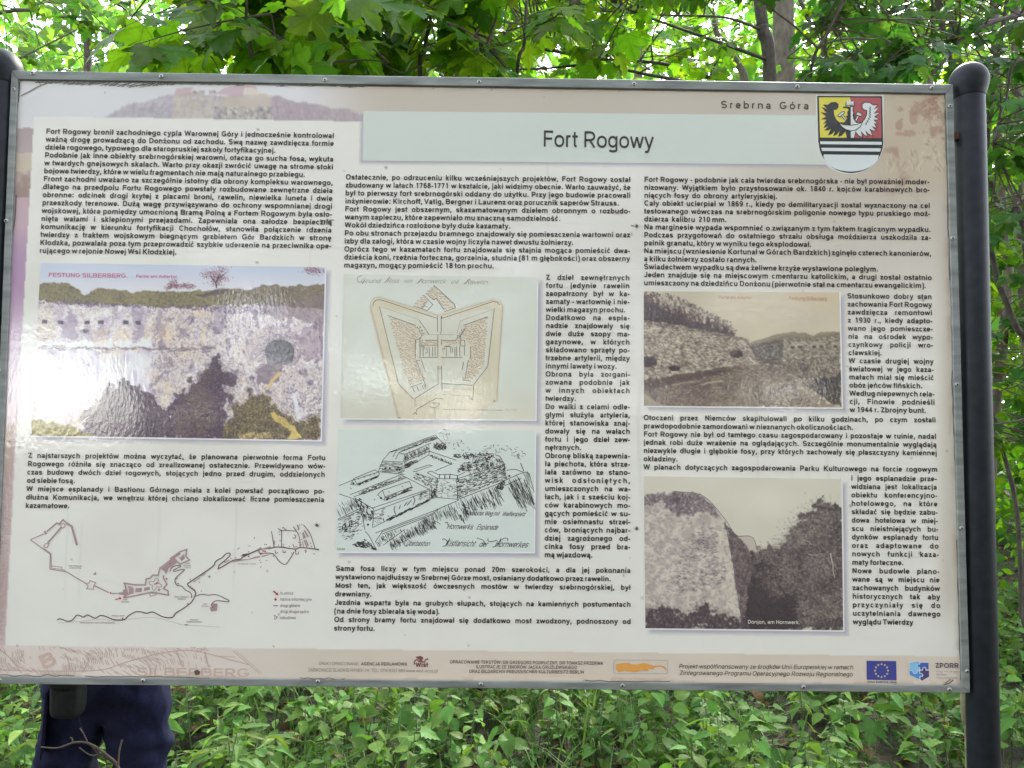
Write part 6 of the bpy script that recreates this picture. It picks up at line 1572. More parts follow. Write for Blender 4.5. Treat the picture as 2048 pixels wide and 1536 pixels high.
def tree(name, label, cat, trunk, r0, r1, limbs, zones, m_tr, m_lf, seed, size=.11, tpl=MAPLE_L, group=None, nleaf=9, k=10):
    """trunk: points; limbs: list of (points, r0, r1); zones: (px0, px1, py0, py1, y0, y1, sprays) of leaf sprays seen there"""
    rs = np.random.RandomState(seed)
    trunk = np.asarray(trunk, float)
    t = empty(name, tuple(trunk[0]), label, cat, group)
    P = smooth3(trunk, 6)
    mb = MB(); mb.tube(P, np.linspace(r0, r1, len(P)) * (1 + .05 * rs.randn(len(P))), k); mb.build('trunk', m_tr, t, True)
    polys = [P]
    for pts, a, b in limbs:
        Q = smooth3(np.asarray(pts, float), 5); polys.append(Q)
        mb = MB(); mb.tube(Q, np.linspace(a, b, len(Q)), 7); mb.build('limb', m_tr, t, True)
    if zones:
        lv, tw = Leaves(), MB()
        for (x0, x1, y0, y1, d0, d1, ns) in zones:
            for _ in range(ns):
                c = at(x0 + rs.rand() * (x1 - x0), y0 + rs.rand() * (y1 - y0), d0 + rs.rand() * (d1 - d0))
                a_ = rs.rand() * 6.283; L = size * (2.4 + 1.6 * rs.rand())
                dr = np.array([math.cos(a_), math.sin(a_), -.25 + .3 * rs.randn()])
                s0 = c - dr * L / 2; s1 = c + dr * L / 2
                if s0[2] < .05: continue
                spray(lv, tw, s0, s1, rs, nleaf, size, tpl)
                dist, q = closest(polys, s0)
                if dist < 2.6: tw.tube(bend(q, s0, rs, 5, .07), np.linspace(.007, .003, 5), 4, False)
        if lv.n:
            lv.build('crown', m_lf, t); tw.build('twigs', m_bark_t, t)
    return t

def smooth3(P, k):
    P = np.asarray(P, float)
    if len(P) < 3: return np.array([P[0] + (P[-1] - P[0]) * q for q in np.linspace(0, 1, k + 1)])
    Q = np.vstack([2 * P[:1] - P[1:2], P, 2 * P[-1:] - P[-2:-1]]); out = []
    for i in range(1, len(Q) - 2):
        p0, p1, p2, p3 = Q[i - 1:i + 3]
        for j in range(k):
            t = j / k
            out.append(.5 * (2 * p1 + (p2 - p0) * t + (2 * p0 - 5 * p1 + 4 * p2 - p3) * t * t + (3 * p1 - p0 - 3 * p2 + p3) * t ** 3))
    out.append(P[-1]); return np.array(out)

def up_to(px, Y, tops, base_dx=0.0):
    """trunk points: the ground point below the seen stretch, then the seen points, then beyond the frame"""
    pts = [at(x, y, yy) for x, y, yy in tops]
    b = pts[0].copy(); b[0] += base_dx; b[2] = float(ground_z(b[0], b[1])) - .1
    e = pts[-1] + (pts[-1] - pts[-2]) / np.linalg.norm(pts[-1] - pts[-2]) * 2.5
    return np.array([b] + pts + [e])

def gr(px, Y):
    p_ = at(px, 900, Y); p_[2] = float(ground_z(p_[0], p_[1])) - .05; return p_

MG = 'trees of the wood behind the board'
# the pale straight trunk and its darker neighbour, right of the middle
tree('beech_tree', 'pale smooth straight trunk, the thickest one above the board', 'tree', up_to(0, 0, [(1572, 800, 6.0), (1569, 170, 6.0), (1566, 0, 6.0)]), .125, .10, [],
     [(1150, 2000, -420, 60, 6.2, 9.5, 90)], m_bark, m_far, 1, .12, MAPLE_L, MG, k=18)
tree('maple_tree', 'thin dark trunk close beside the thick pale trunk, with long low limbs', 'tree', up_to(0, 0, [(1545, 800, 4.6), (1540, 165, 4.6), (1526, 60, 4.6), (1519, 0, 4.6)]), .058, .048,
     [([at(1524, 60, 4.6), at(1450, 35, 4.3), at(1330, 30, 4.0), at(1180, 20, 3.7)], .012, .006), ([at(1536, 120, 4.6), at(1440, 85, 4.2), at(1340, 50, 3.9), at(1230, 10, 3.6)], .016, .006), ([at(1540, 170, 4.6), at(1440, 160, 4.0), at(1330, 128, 3.7), at(1200, 118, 3.4), at(1080, 98, 3.1)], .017, .008), ([at(1540, 185, 4.6), at(1400, 168, 3.9), at(1300, 150, 3.6), at(1190, 130, 3.2), at(1070, 138, 3.0), at(880, 138, 2.8)], .016, .004)],
     [(980, 1470, -330, 150, 3.0, 4.6, 92), (820, 1250, -250, 120, 2.4, 3.4, 34)], m_bark_d, m_maple, 2, .115, MAPLE, MG, k=14)
tree('dead_stub', 'short broken dead stem curving up behind the top edge', 'dead stem', [at(1490, 900, 5.2) * np.array([1, 1, 0]), at(1488, 300, 5.2), at(1490, 165, 5.2), at(1470, 120, 5.2), at(1436, 70, 5.2), at(1428, 40, 5.2)], .045, .022, [], [], m_bark, m_maple, 3)
tree('birch_like_tree', 'slim pale trunk half hidden by leaves over the middle of the board', 'tree', up_to(0, 0, [(1275, 800, 8.5), (1277, 150, 8.5), (1268, 60, 8.5), (1262, 0, 8.5)]), .062, .05, [],
     [(700, 1500, -400, 150, 7.5, 11, 120)], m_bark, m_far, 4, .12, MAPLE_L, MG)
# saplings close behind the board
tree('maple_sapling', 'leaning dark maple sapling with the largest leaves, above the left half', 'sapling', [gr(760, 3.4), at(745, 1000, 3.0), at(710, 520, 2.1), at(655, 165, 1.35), at(600, 80, 1.3), at(530, 5, 1.35), at(470, -90, 1.4)], .017, .010,
     [([at(582, 62, 1.3), at(600, 20, 1.2), at(620, -30, 1.15)], .006, .003), ([at(582, 64, 1.3), at(540, 90, 1.1), at(495, 118, 1.0)], .006, .003), ([at(560, 40, 1.3), at(480, 32, 1.2), at(415, 60, 1.1), at(380, 62, 1.05)], .006, .002)],
     [(330, 700, -160, 130, .9, 1.7, 34), (500, 820, -200, 120, 1.5, 2.4, 30)], m_bark_d, m_maple, 5, .15, MAPLE, 'saplings close behind the board')
tree('maple_sapling', 'thin bent sapling stem rising to the left of the middle, under broad leaves', 'sapling', [gr(880, 3.4), at(870, 1000, 3.1), at(850, 500, 2.2), at(840, 155, 1.55), at(848, 100, 1.5), at(868, 0, 1.55), at(880, -120, 1.6)], .011, .006,
     [([at(868, 0, 1.55), at(905, 40, 1.5), at(960, 80, 1.45), at(1030, 155, 1.4)], .007, .004), ([at(842, 130, 1.5), at(800, 145, 1.4), at(740, 110, 1.3)], .004, .002)],
     [(690, 1010, -160, 130, 1.2, 2.3, 30)], m_bark_d, m_maple, 6, .135, MAPLE, 'saplings close behind the board')
tree('maple_sapling', 'straight thin sapling stem at the very middle of the top edge', 'sapling', [gr(1010, 3.5), at(1015, 1000, 3.2), at(1025, 500, 2.3), at(1034, 158, 1.65), at(1048, 90, 1.6), at(1053, 0, 1.6), at(1056, -140, 1.65)], .010, .006,
     [([at(1048, 60, 1.6), at(1100, 40, 1.55), at(1140, 10, 1.5)], .004, .002)],
     [(900, 1350, -160, 120, 1.6, 3.0, 30)], m_bark_d, m_maple, 7, .13, MAPLE, 'saplings close behind the board')
tree('hanging_maple_branch', 'dark leafed sapling in front of the thick pale trunk', 'sapling', [gr(1640, 3.5), at(1640, 1000, 3.3), at(1630, 500, 2.7), at(1620, 165, 2.25), at(1660, 60, 2.2), at(1720, -60, 2.2)], .012, .006, [],
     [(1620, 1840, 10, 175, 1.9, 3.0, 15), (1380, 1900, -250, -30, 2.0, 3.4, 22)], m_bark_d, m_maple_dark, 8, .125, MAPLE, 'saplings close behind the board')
# the thicket to the right: thin leaning stems
TG = 'thin stems of the thicket on the right'
ST = [([(1600, 0, 5.5), (1625, 60, 5.5), (1648, 160, 5.5)], .018, 'slender grey stem just right of the thick pale trunk'),
      ([(1800, 20, 6.5), (1835, 100, 6.5), (1862, 190, 6.5)], .03, 'grey leaning stem left of the ball topped right post'),
      ([(1715, 0, 3.6), (1680, 70, 3.6), (1650, 160, 3.6)], .009, 'hair thin dark stem slanting down left to the frame'),
      ([(1990, 60, 4.4), (1996, 280, 4.4), (2008, 480, 4.4), (2016, 560, 4.4), (1985, 900, 4.5)], .034, 'pale grey trunk just right of the right post'),
      ([(2032, 60, 5.0), (2036, 300, 5.0), (2044, 520, 5.0), (2056, 700, 5.0), (2090, 1000, 5.0)], .042, 'stout grey trunk at the right hand edge of the picture'),
      ([(2010, 30, 3.6), (1985, 190, 3.6), (1975, 330, 3.6), (2010, 440, 3.6), (2050, 490, 3.6)], .016, 'dark crooked stem winding beside the right post'),
      ([(1982, 500, 3.4), (1995, 560, 3.4), (2030, 650, 3.4), (2060, 760, 3.4)], .018, 'dark stem leaning out to the right at half height'),
      ([(1975, 780, 3.8), (2000, 880, 3.8), (2030, 1000, 3.8), (2040, 1120, 3.8)], .014, 'thin brown stem in the shade low beside the right post')]
for i_, (pts, r_, lab) in enumerate(ST):
    tops = sorted(pts, key=lambda p_: -p_[1])
    z = []
    if i_ in (0, 1, 3, 4, 5): z = [(1600, 2080, -200, 160, pts[0][2] - .6, pts[0][2] + 1.2, 26)]
    if i_ in (3, 4, 5, 6): z = z + [(1900, 2180, 130, 900, pts[0][2] - .5, pts[0][2] + 1.4, 34)]
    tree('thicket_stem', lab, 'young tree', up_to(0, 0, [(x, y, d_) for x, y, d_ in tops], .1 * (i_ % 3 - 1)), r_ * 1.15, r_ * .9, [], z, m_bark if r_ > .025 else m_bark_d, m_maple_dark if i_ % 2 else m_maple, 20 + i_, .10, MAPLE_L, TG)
# a tree just outside the right edge whose limbs cross the upper right
tree('maple_tree', 'tree at the right edge whose long limbs slant down across the upper right', 'tree', [at(2230, 900, 3.4) * np.array([1, 1, 0]), at(2220, 500, 3.4), at(2200, 100, 3.4), at(2190, -150, 3.4)], .075, .06,
     [([at(2200, -60, 3.4), at(2050, 22, 3.2), at(1960, 50, 3.1), at(1880, 80, 3.0), at(1800, 120, 2.95), at(1742, 168, 2.9), at(1700, 230, 2.85)], .017, .009), ([at(2200, 20, 3.4), at(2040, 30, 3.0), at(1935, 70, 2.8), at(1890, 120, 2.7), at(1848, 168, 2.6), at(1810, 230, 2.5)], .013, .007), ([at(2205, 260, 3.4), at(2048, 120, 3.0), at(2012, 200, 2.9), at(1998, 240, 2.8), at(1986, 285, 2.7)], .010, .005)],
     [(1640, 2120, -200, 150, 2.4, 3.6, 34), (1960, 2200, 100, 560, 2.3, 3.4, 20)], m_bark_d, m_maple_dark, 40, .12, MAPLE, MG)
# left: light airy foliage with sky through it
tree('lime_tree', 'airy light leafed tree above the left post, sky showing through it', 'tree', up_to(0, 0, [(-120, 700, 5.5), (-100, 200, 5.5), (-60, 0, 5.5)]), .09, .07,
     [([at(-70, 40, 5.5), at(60, 20, 5.2), at(200, 60, 5.0), at(330, 110, 4.8)], .02, .006), ([at(-60, -40, 5.5), at(120, -30, 5.2), at(260, 10, 5.0)], .02, .008)],
     [(-200, 380, -260, 175, 4.4, 6.4, 78), (-160, 30, 150, 900, 4.0, 6.0, 24)], m_bark_d, m_far, 41, .115, MAPLE_L, MG)
tree('lime_tree', 'farther airy tree seen between the left post and the sapling', 'tree', up_to(0, 0, [(180, 700, 9), (175, 200, 9), (178, 0, 9)]), .06, .05, [], [(-150, 620, -260, 170, 7.5, 11, 85)], m_bark_d, m_far, 42, .12, MAPLE_L, MG)

# the mass of the wood behind
rs = np.random.RandomState(77)
lv = Leaves()
def mass(px0, px1, py0, py1, d0, d1, n, size, thin=None):
    px = px0 + rs.rand(n) * (px1 - px0); py = py0 + rs.rand(n) * (py1 - py0); d = d0 + rs.rand(n) * (d1 - d0)
    keep = np.ones(n, bool)
    cl = np.sin(px * .013 + d * .9) * np.sin(py * .021 + d * .5) + .5 * np.sin(px * .041 + py * .03)
    keep &= rs.rand(n) < np.clip(.62 + .5 * cl, .1, 1)
    if thin is not None: keep &= rs.rand(n) < thin(px, py)
    P = at(px, py, d)[keep]; keep2 = P[:, 2] > .1 + ground_z(P[:, 0], P[:, 1]); P = P[keep2]; N = len(P)
    a_ = rs.rand(N) * 6.283
    D = np.stack([np.cos(a_), np.sin(a_), -.7 + .5 * rs.randn(N)], 1)
    lv.add(RHOMB, P, D, np.array([0, -.5, 1.0]) + rs.randn(N, 3) * .5, size * (.6 + .8 * rs.rand(N)), rs)
mass(-300, 2400, -220, 220, 11, 16, 9000, .24, lambda x, y: np.where(x < 480, .55, .95))
mass(-300, 2400, -220, 220, 17, 26, 9500, .40, lambda x, y: np.where(x < 420, .55, .97))
mass(500, 2300, -60, 230, 9, 14, 3600, .2)
mass(-600, 2700, -700, -200, 12, 24, 3000, .34)
mass(-450, 60, 150, 1050, 9, 22, 3600, .30)
mass(1880, 2400, 130, 1180, 8, 20, 15000, .26)
mass(2400, 3000, 130, 1180, 8, 20, 5000, .28)
def mid_mass(px0, px1, py0, py1, d0, d1, n, size, lv_, tpl=MAPLE_L, lo=.62):
    px = px0 + rs.rand(n) * (px1 - px0); py = py0 + rs.rand(n) * (py1 - py0); d = d0 + rs.rand(n) * (d1 - d0)
    cl = np.sin(px * .017 + d * 1.3) * np.sin(py * .023 + d * .8) + .5 * np.sin(px * .05 + py * .04)
    P = at(px, py, d)[(rs.rand(n) < np.clip(lo + .55 * cl, .05, 1)) & ~((np.abs(px - 1555) < 62) & (d < 6.4) & (rs.rand(n) < .9))]; P = P[P[:, 2] > .05 + ground_z(P[:, 0], P[:, 1])]; N = len(P)
    a_ = rs.rand(N) * 6.283
    lv_.add(tpl, P, np.stack([np.cos(a_), np.sin(a_), -.6 + .4 * rs.randn(N)], 1), np.array([0, -.5, 1.0]) + rs.randn(N, 3) * .45, size * (.6 + .7 * rs.rand(N)), rs)
N = 42000                                             # the same wood all round, from the ground up
wx = -24 + 50 * rs.rand(N); wy = 7.5 + 15 * rs.rand(N); wz = 9.0 * rs.rand(N) ** 1.15
cl = np.sin(wx * .9 + wy * .4) * np.sin(wz * 1.1 + wx * .3) + .4 * np.sin(wx * 2.3 + wy)
k_ = rs.rand(N) < np.clip(.75 + .45 * cl, .1, 1); P = np.stack([wx, wy, wz + ground_z(wx, wy) + .1], 1)[k_]; N = len(P); a_ = rs.rand(N) * 6.283
lv.add(RHOMB, P, np.stack([np.cos(a_), np.sin(a_), -.7 + .5 * rs.randn(N)], 1), np.array([0, -.5, 1.0]) + rs.randn(N, 3) * .5, .36 * (.6 + .8 * rs.rand(N)), rs)
tag(lv.build('woodland', m_far, None, False), 'mass of green leaves of the deeper wood', 'woodland', kind='stuff')

lv = Leaves()
mid_mass(1930, 2400, 60, 760, 4.2, 8.5, 2300, .115, lv)
mid_mass(1930, 2500, 600, 1330, 4.0, 8.5, 3800, .10, lv, GOOSE, .8)
mid_mass(1600, 2150, -300, 175, 6.5, 10, 1500, .12, lv)
mid_mass(-500, 60, 150, 1300, 4.5, 9, 1500, .115, lv)
mid_mass(560, 1700, -350, 175, 4.5, 8, 1900, .12, lv, MAPLE_L, .7)
tag(lv.build('thicket', m_maple, None, True), 'thicket of green maple and hazel leaves filling the space between the trunks', 'thicket', kind='stuff')

# ---- low growth
rs = np.random.RandomState(88)
def scatter(n, x0, x1, y0, y1):
    x = x0 + rs.rand(n) * (x1 - x0); y = y0 + rs.rand(n) * (y1 - y0)
    return np.stack([x, y, ground_z(x, y)], 1)
def herb(lv, st, base, h, tpl, size, n_top, n_low, droop=.35):
    lean = rs.randn(2) * .12 * h
    top = base + np.array([lean[0], lean[1], h])
    st.tube(np.array([base - [0, 0, .02], base + (top - base) * .5 + rs.randn(3) * .01, top]), [.0035, .003, .002], 4, False)
    pos, d, sz, nr = [], [], [], []
    for i in range(n_top + n_low):
        if i < n_top: b = top - np.array([0, 0, .015 * i]); s_ = size * (.75 + .5 * rs.rand())
        else: b = base + (top - base) * (.35 + .55 * rs.rand()); s_ = size * (.6 + .6 * rs.rand())
        a_ = i * 2.4 + rs.rand() * .8
        dd = np.array([math.cos(a_), math.sin(a_), -droop + .35 * rs.randn()])
        q = b + dd * np.array([1, 1, .2]) * size * .3
        st.tube(np.array([b, q]), [.0013, .001], 3, False)
        pos.append(q); d.append(dd); sz.append(s_); nr.append(np.array([0, -.15, 1.0]) + rs.randn(3) * .3)
    lv.add(tpl, np.array(pos), np.array(d), np.array(nr), np.array(sz), rs)
def patch(name, label, tpl, m, spots, hr, size, nt, nl, droop=.35):
    lv, st = Leaves(), MB()
    for b in spots: herb(lv, st, b, hr[0] + rs.rand() * (hr[1] - hr[0]), tpl, size * (.8 + .4 * rs.rand()), nt, nl, droop)
    o = lv.build(name, m); tag(o, label, 'undergrowth', kind='stuff')
    s_ = st.build('stems', m_stem, o); return o
def sel(P, f): return P[f(P[:, 0], P[:, 1])]
S = scatter(2300, -4.8, 5.2, .75, 5.0)
clump = np.sin(S[:, 0] * 3.1 + 1) * np.sin(S[:, 1] * 2.7) + .5 * np.sin(S[:, 0] * 7 + S[:, 1] * 5)
person_gap = np.hypot(S[:, 0] + 1.16, S[:, 1] - .72) > .34
S = S[(clump > -.42) & person_gap]
kind = rs.rand(len(S)) + .12 * S[:, 0]
patch('undergrowth', 'pale green oval leaved herbs carpeting the ground under the board', OVATE, m_herb, S[(kind > .05) & (kind < .62)], (.12, .44), .066, 5, 7)
patch('undergrowth', 'lobed and toothed leaves of the carpet towards the right', GOOSE, m_herb, S[kind >= .78], (.12, .42), .078, 5, 7)
patch('undergrowth', 'dark green oval herbs low in the carpet', OVATE, m_herb_d, S[((kind >= .62) & (kind < .78)) | (kind <= .05)], (.06, .32), .055, 5, 7)
L_ = scatter(95, -2.9, -.9, .9, 3.4); L_ = L_[(np.hypot(L_[:, 0] + 1.16, L_[:, 1] - .72) > .36)]
patch('undergrowth', 'long pointed yellow green leaves around the standing person', LANCE, m_herb_y, L_, (.25, .58), .105, 5, 7, .15)
Lw = scatter(3600, -7.5, 8.0, .5, 9.0); Lw = Lw[np.hypot(Lw[:, 0] + 1.16, Lw[:, 1] - .72) > .25]
patch('undergrowth', 'small low seedlings between the taller herbs', GOOSE, m_herb_d, Lw, (.05, .18), .045, 5, 2)
# grass
lvg = []
gv, gf, gn = [], [], 0
def blade(b, L, a_, lean, w):
    global gn
    k_ = 6; t = np.linspace(0, 1, k_)
    out = np.array([math.cos(a_), math.sin(a_)])
    x = L * lean * t ** 1.7; z = L * (t - .55 * lean * t ** 2.4)
    P = np.stack([b[0] + out[0] * x, b[1] + out[1] * x, b[2] + z], 1)
    s_ = np.array([-out[1], out[0], .15]) * w
    ww = (1 - t ** 2.2)[:, None] * s_
    V = np.empty((2 * k_, 3)); V[0::2] = P + ww; V[1::2] = P - ww
    gv.append(V)
    i = np.arange(k_ - 1) * 2
    gf.append(np.concatenate([np.stack([i, i + 1, i + 3], 1), np.stack([i, i + 3, i + 2], 1)]) + gn); gn += 2 * k_
for b in scatter(150, -1.0, 1.4, .8, 3.6):
    if rs.rand() < .75 - .3 * abs(b[0]):
        for _ in range(rs.randint(6, 15)):
            blade(b + np.array([rs.randn() * .02, rs.randn() * .02, 0]), .22 + .35 * rs.rand(), rs.rand() * 6.28, .4 + .5 * rs.rand(), .0035 + .002 * rs.rand())
for b in scatter(90, -3, 3, .6, 4):
    for _ in range(5): blade(b + rs.randn(3) * np.array([.02, .02, 0]), .15 + .25 * rs.rand(), rs.rand() * 6.28, .4 + .5 * rs.rand(), .003)
tag(mesh('grass', np.concatenate(gv), np.concatenate(gf), m_grass), 'arching blades of grass among the herbs', 'grass', kind='stuff')
# dry leaves on the soil
lv = Leaves(); P = scatter(7000, -7, 8, .2, 9); P[:, 2] += .01 + rs.rand(len(P)) * .03
a_ = rs.rand(len(P)) * 6.283
lv.add(OVATE, P, np.stack([np.cos(a_), np.sin(a_), .3 * rs.randn(len(P))], 1), np.array([0, 0, 1.0]) + rs.randn(len(P), 3) * .35, .05 + .05 * rs.rand(len(P)), rs)
tag(lv.build('leaf_litter', m_litter), 'brown dry leaves lying on the forest floor', 'leaf litter', kind='stuff')

# ---- single plants and things one can point at
def single(name, label, cat, x, y, h, tpl, m, size, nt, nl, droop=.3):
    b = np.array([x, y, float(ground_z(x, y))])
    t = empty(name, tuple(b), label, cat)
    lv, st = Leaves(), MB(); herb(lv, st, b, h, tpl, size, nt, nl, droop)
    lv.build('leaves', m, t); st.build('stem', m_stem, t)
def atg(px, py, h, Y):
    p_ = at(px, py, Y); return float(p_[0]), Y
x, y = atg(1712, 1410, 0, 1.9); single('maple_seedling', 'maple seedling with dark lobed leaves just under the board near the right post', 'seedling', x, y, .46, MAPLE, m_herb_d, .115, 5, 3)
x, y = atg(1555, 1470, 0, 1.7); single('broad_leaved_herb', 'broad round leaved herb below the right part of the board', 'herb', x, y, .42, OVATE, m_herb, .095, 6, 3)
x, y = atg(1440, 1490, 0, 1.6); single('broad_leaved_herb', 'toothed leaved herb at the lower edge right of the middle', 'herb', x, y, .38, GOOSE, m_herb, .10, 6, 3)
x, y = atg(970, 1480, 0, 1.6); single('bramble_plant', 'pale drooping leaved plant at the lower edge near the middle', 'herb', x, y, .40, OVATE, m_herb, .085, 7, 3, .6)
x, y = atg(700, 1440, 0, 1.7); single('broad_leaved_herb', 'pale whorled herb right of the person, below the left half of the board', 'herb', x, y, .45, OVATE, m_herb, .08, 8, 4)
x, y = atg(360, 1500, 0, 1.5); single('mugwort_plant', 'grey green herb with cut leaves right beside the standing person', 'herb', x, y, .38, LANCE, m_herb, .10, 8, 8, .1)
# stem next to the right post
tree('hazel_stem', 'thin pale greenish stem standing right in front of the foot of the right post', 'sapling', [at(1938, 1600, .5) * np.array([1, 1, 0]), at(1938, 1520, .5), at(1930, 1440, .5), at(1926, 1384, .5), at(1924, 1200, .5), at(1930, 900, .55)], .0105, .006, [], [], solid('green_grey_bark', (.17, .16, .09), .8, 0, .35, 40), m_maple, 51)
# rotten trunk foot and fallen log
m_rot = solid('rotten_wood', (.14, .085, .045), .9, 0, .5, 18, .01, stretch=(1, 1, .3))
b = at(1700, 1400, 3.6); b[2] = float(ground_z(b[0], b[1]))
mb = MB(); mb.lathe([(.11, -.05), (.095, .1), (.085, .24), (.08, .30), (.03, .32)], b[0], b[1], 14); o = mb.build('tree_stump', m_rot, None, True); tag(o, 'brown rotten stump peeping out under the lower edge near the right post', 'stump')
mb = MB(); c0, c1 = at(1925, 1252, 4.9), at(2200, 1225, 5.1); mb.tube(bend(c0, c1, np.random.RandomState(3), 8, .02), .055, 12); o = mb.build('fallen_log', m_rot, None, True); tag(o, 'mossy brown log lying on the ground right of the right post', 'log')
# dead twig in front of the person's legs
rs2 = np.random.RandomState(12)
tt = empty('dead_twig', tuple(at(240, 1700, .30) * np.array([1, 1, 0])), 'bare brown twig arching in front of the standing person', 'twig')
mb = MB()
mb.tube(smooth3([at(250, 1700, .30) * np.array([1, 1, 0]), at(246, 1620, .3), at(238, 1540, .3), at(215, 1512, .3), at(180, 1488, .3), at(150, 1485, .3), at(115, 1496, .3), at(82, 1494, .3)], 6), np.linspace(.0046, .0016, 43), 6)
mb.build('main_twig', m_bark_t, tt, True)
mb = MB()
for pts, r_ in (([(176, 1487), (168, 1470), (160, 1456)], .0016), ([(145, 1486), (144, 1478), (140, 1475)], .002), ([(182, 1490), (196, 1508), (180, 1510), (158, 1495)], .0016), ([(236, 1538), (238, 1505), (244, 1480)], .002), ([(208, 1510), (214, 1535), (206, 1570)], .0018)):
    mb.tube(smooth3([at(a, b_, .3) for a, b_ in pts], 4), r_, 5)
mb.build('side_twigs', m_bark_t, tt, True)

# ================================================================== THE PERSON behind the board
def skin(name, verts, edges, m, parent, sub=2, disp=None):
    """verts: (x, y, z, rx, ry)"""
    me = bpy.data.meshes.new(name); off = np.array(parent.location)
    me.from_pydata([tuple(np.array(v[:3]) - 0 * off) for v in verts], edges, [])
    o = bpy.data.objects.new(name, me); COL.objects.link(o); o.parent = parent
    md = o.modifiers.new('skin', 'SKIN'); md.use_smooth_shade = True
    for i_, v in enumerate(verts): me.skin_vertices[0].data[i_].radius = (v[3], v[4])
    me.skin_vertices[0].data[0].use_root = True
    s_ = o.modifiers.new('sub', 'SUBSURF'); s_.levels = sub; s_.render_levels = sub
    me.materials.append(m)
    if disp:
        tx = bpy.data.textures.new(name + '_folds', 'CLOUDS'); tx.noise_scale = disp[1]; tx.noise_depth = 2
        if disp[0] > .03:                                # long slack creases as well as the fine ones
            t2_ = bpy.data.textures.new(name + '_creases', 'WOOD'); t2_.wood_type = 'BANDNOISE'; t2_.noise_scale = .09; t2_.turbulence = 9.0
            e_ = o.modifiers.new('creases', 'DISPLACE'); e_.texture = t2_; e_.strength = .009; e_.mid_level = .5; e_.texture_coords = 'LOCAL'
        d_ = o.modifiers.new('folds', 'DISPLACE'); d_.texture = tx; d_.strength = disp[0]; d_.mid_level = .5; d_.texture_coords = 'LOCAL'
    return o
PY = .72
pc = at(212, 1450, PY); PX = float(pc[0]); gz = float(ground_z(PX, PY))
m_navy = solid('navy_trousers', (.0095, .011, .030), .9, 0, .25, 120, .0006, spec=.15)
m_jack = solid('dark_jacket', (.03, .032, .035), .8, 0, .2, 60, .0006)
m_skin = solid('skin', (.48, .30, .22), .5)
m_hair = solid('dark_hair', (.03, .02, .015), .6, 0, .4, 90)
m_shoe = solid('brown_boot', (.06, .04, .028), .6, 0, .3, 40)
m_pouch = solid('olive_pouch', (.011, .013, .011), .8, 0, .3, 60, .0015, spec=.15)
per = empty('person', (PX, PY, gz), 'person in dark navy trousers standing behind the left part of the board', 'person')
# body (local coordinates, z up from the ground; faces +y, away from the viewer)
B = [(0, 0, .95, .090, .07), (0, -.01, 1.08, .115, .09), (0, .0, 1.25, .135, .095), (0, 0, 1.40, .12, .08), (0, .005, 1.50, .055, .055), (0, .02, 1.60, .068, .08), (0, .025, 1.70, .075, .088), (0, .02, 1.765, .045, .055),
     (-.19, 0, 1.40, .05, .05), (-.25, .0, 1.15, .04, .04), (-.17, .20, 1.22, .03, .03), (-.11, .25, 1.26, .028, .018),
     (.19, 0, 1.40, .05, .05), (.25, .0, 1.15, .04, .04), (.17, .20, 1.22, .03, .03), (.11, .25, 1.26, .028, .018),
     (-.095, 0, .82, .040, .05), (-.108, .01, .48, .034, .04), (-.105, -.02, .10, .034, .036), (-.11, .08, .04, .035, .03),
     (.092, 0, .82, .040, .05), (.100, .01, .48, .034, .04), (.098, -.02, .10, .034, .036), (.105, .08, .04, .035, .03),
     (0, .10, 1.635, .012, .012), (-.075, .02, 1.64, .01, .018), (.075, .02, 1.64, .01, .018)]
E_ = [(0, 1), (1, 2), (2, 3), (3, 4), (4, 5), (5, 6), (6, 7), (3, 8), (8, 9), (9, 10), (10, 11), (3, 12), (12, 13), (13, 14), (14, 15), (0, 16), (16, 17), (17, 18), (18, 19), (0, 20), (20, 21), (21, 22), (22, 23), (5, 24), (5, 25), (5, 26)]
for sx_ in (-1, 1):                                   # five fingers a side, hanging half curled
    hb = 11 if sx_ < 0 else 15
    for q, (dx, ln) in enumerate(((-.024, .06), (-.008, .075), (.008, .08), (.022, .07))):
        i0 = len(B); x0, y0, z0 = B[hb][:3]
        B += [(x0 + dx, y0 + .03, z0 - .03, .009, .009), (x0 + dx, y0 + .045, z0 - .03 - ln * .6, .008, .008), (x0 + dx, y0 + .03, z0 - .03 - ln, .007, .007)]
        E_ += [(hb, i0), (i0, i0 + 1), (i0 + 1, i0 + 2)]
    i0 = len(B); B += [(x0 - sx_ * .035, y0 + .02, z0 + .0, .010, .010), (x0 - sx_ * .05, y0 + .045, z0 - .03, .008, .008)]; E_ += [(hb, i0), (i0, i0 + 1)]
skin('body', B, E_, m_skin, per, 1)
# trousers, a little looser than the legs
TR = [(0, 0, 1.04, .160, .13), (0, -.005, .95, .165, .14), (-.112, 0, .83, .084, .105), (-.124, .005, .62, .080, .092), (-.128, .01, .46, .076, .086), (-.122, -.01, .25, .07, .08), (-.12, -.01, .08, .07, .08),
      (.110, 0, .83, .082, .105), (.118, .005, .62, .078, .092), (.116, .01, .46, .074, .086), (.112, -.01, .25, .07, .08), (.11, -.01, .08, .07, .08)]
TR = [(x * .88, y, z, rx * .84, ry * .95) for x, y, z, rx, ry in TR]
skin('trousers', TR, [(0, 1), (1, 2), (2, 3), (3, 4), (4, 5), (5, 6), (1, 7), (7, 8), (8, 9), (9, 10), (10, 11)], m_navy, per, 4, (.034, .075))
JK = [(0, 0, 1.02, .17, .135), (0, -.01, 1.15, .165, .125), (0, 0, 1.30, .165, .12), (0, 0, 1.42, .135, .10), (0, .005, 1.475, .075, .07), (-.20, 0, 1.41, .068, .068), (-.262, .0, 1.15, .056, .056), (-.18, .185, 1.21, .045, .045), (.20, 0, 1.41, .068, .068), (.262, .0, 1.15, .056, .056), (.18, .185, 1.21, .045, .045)]
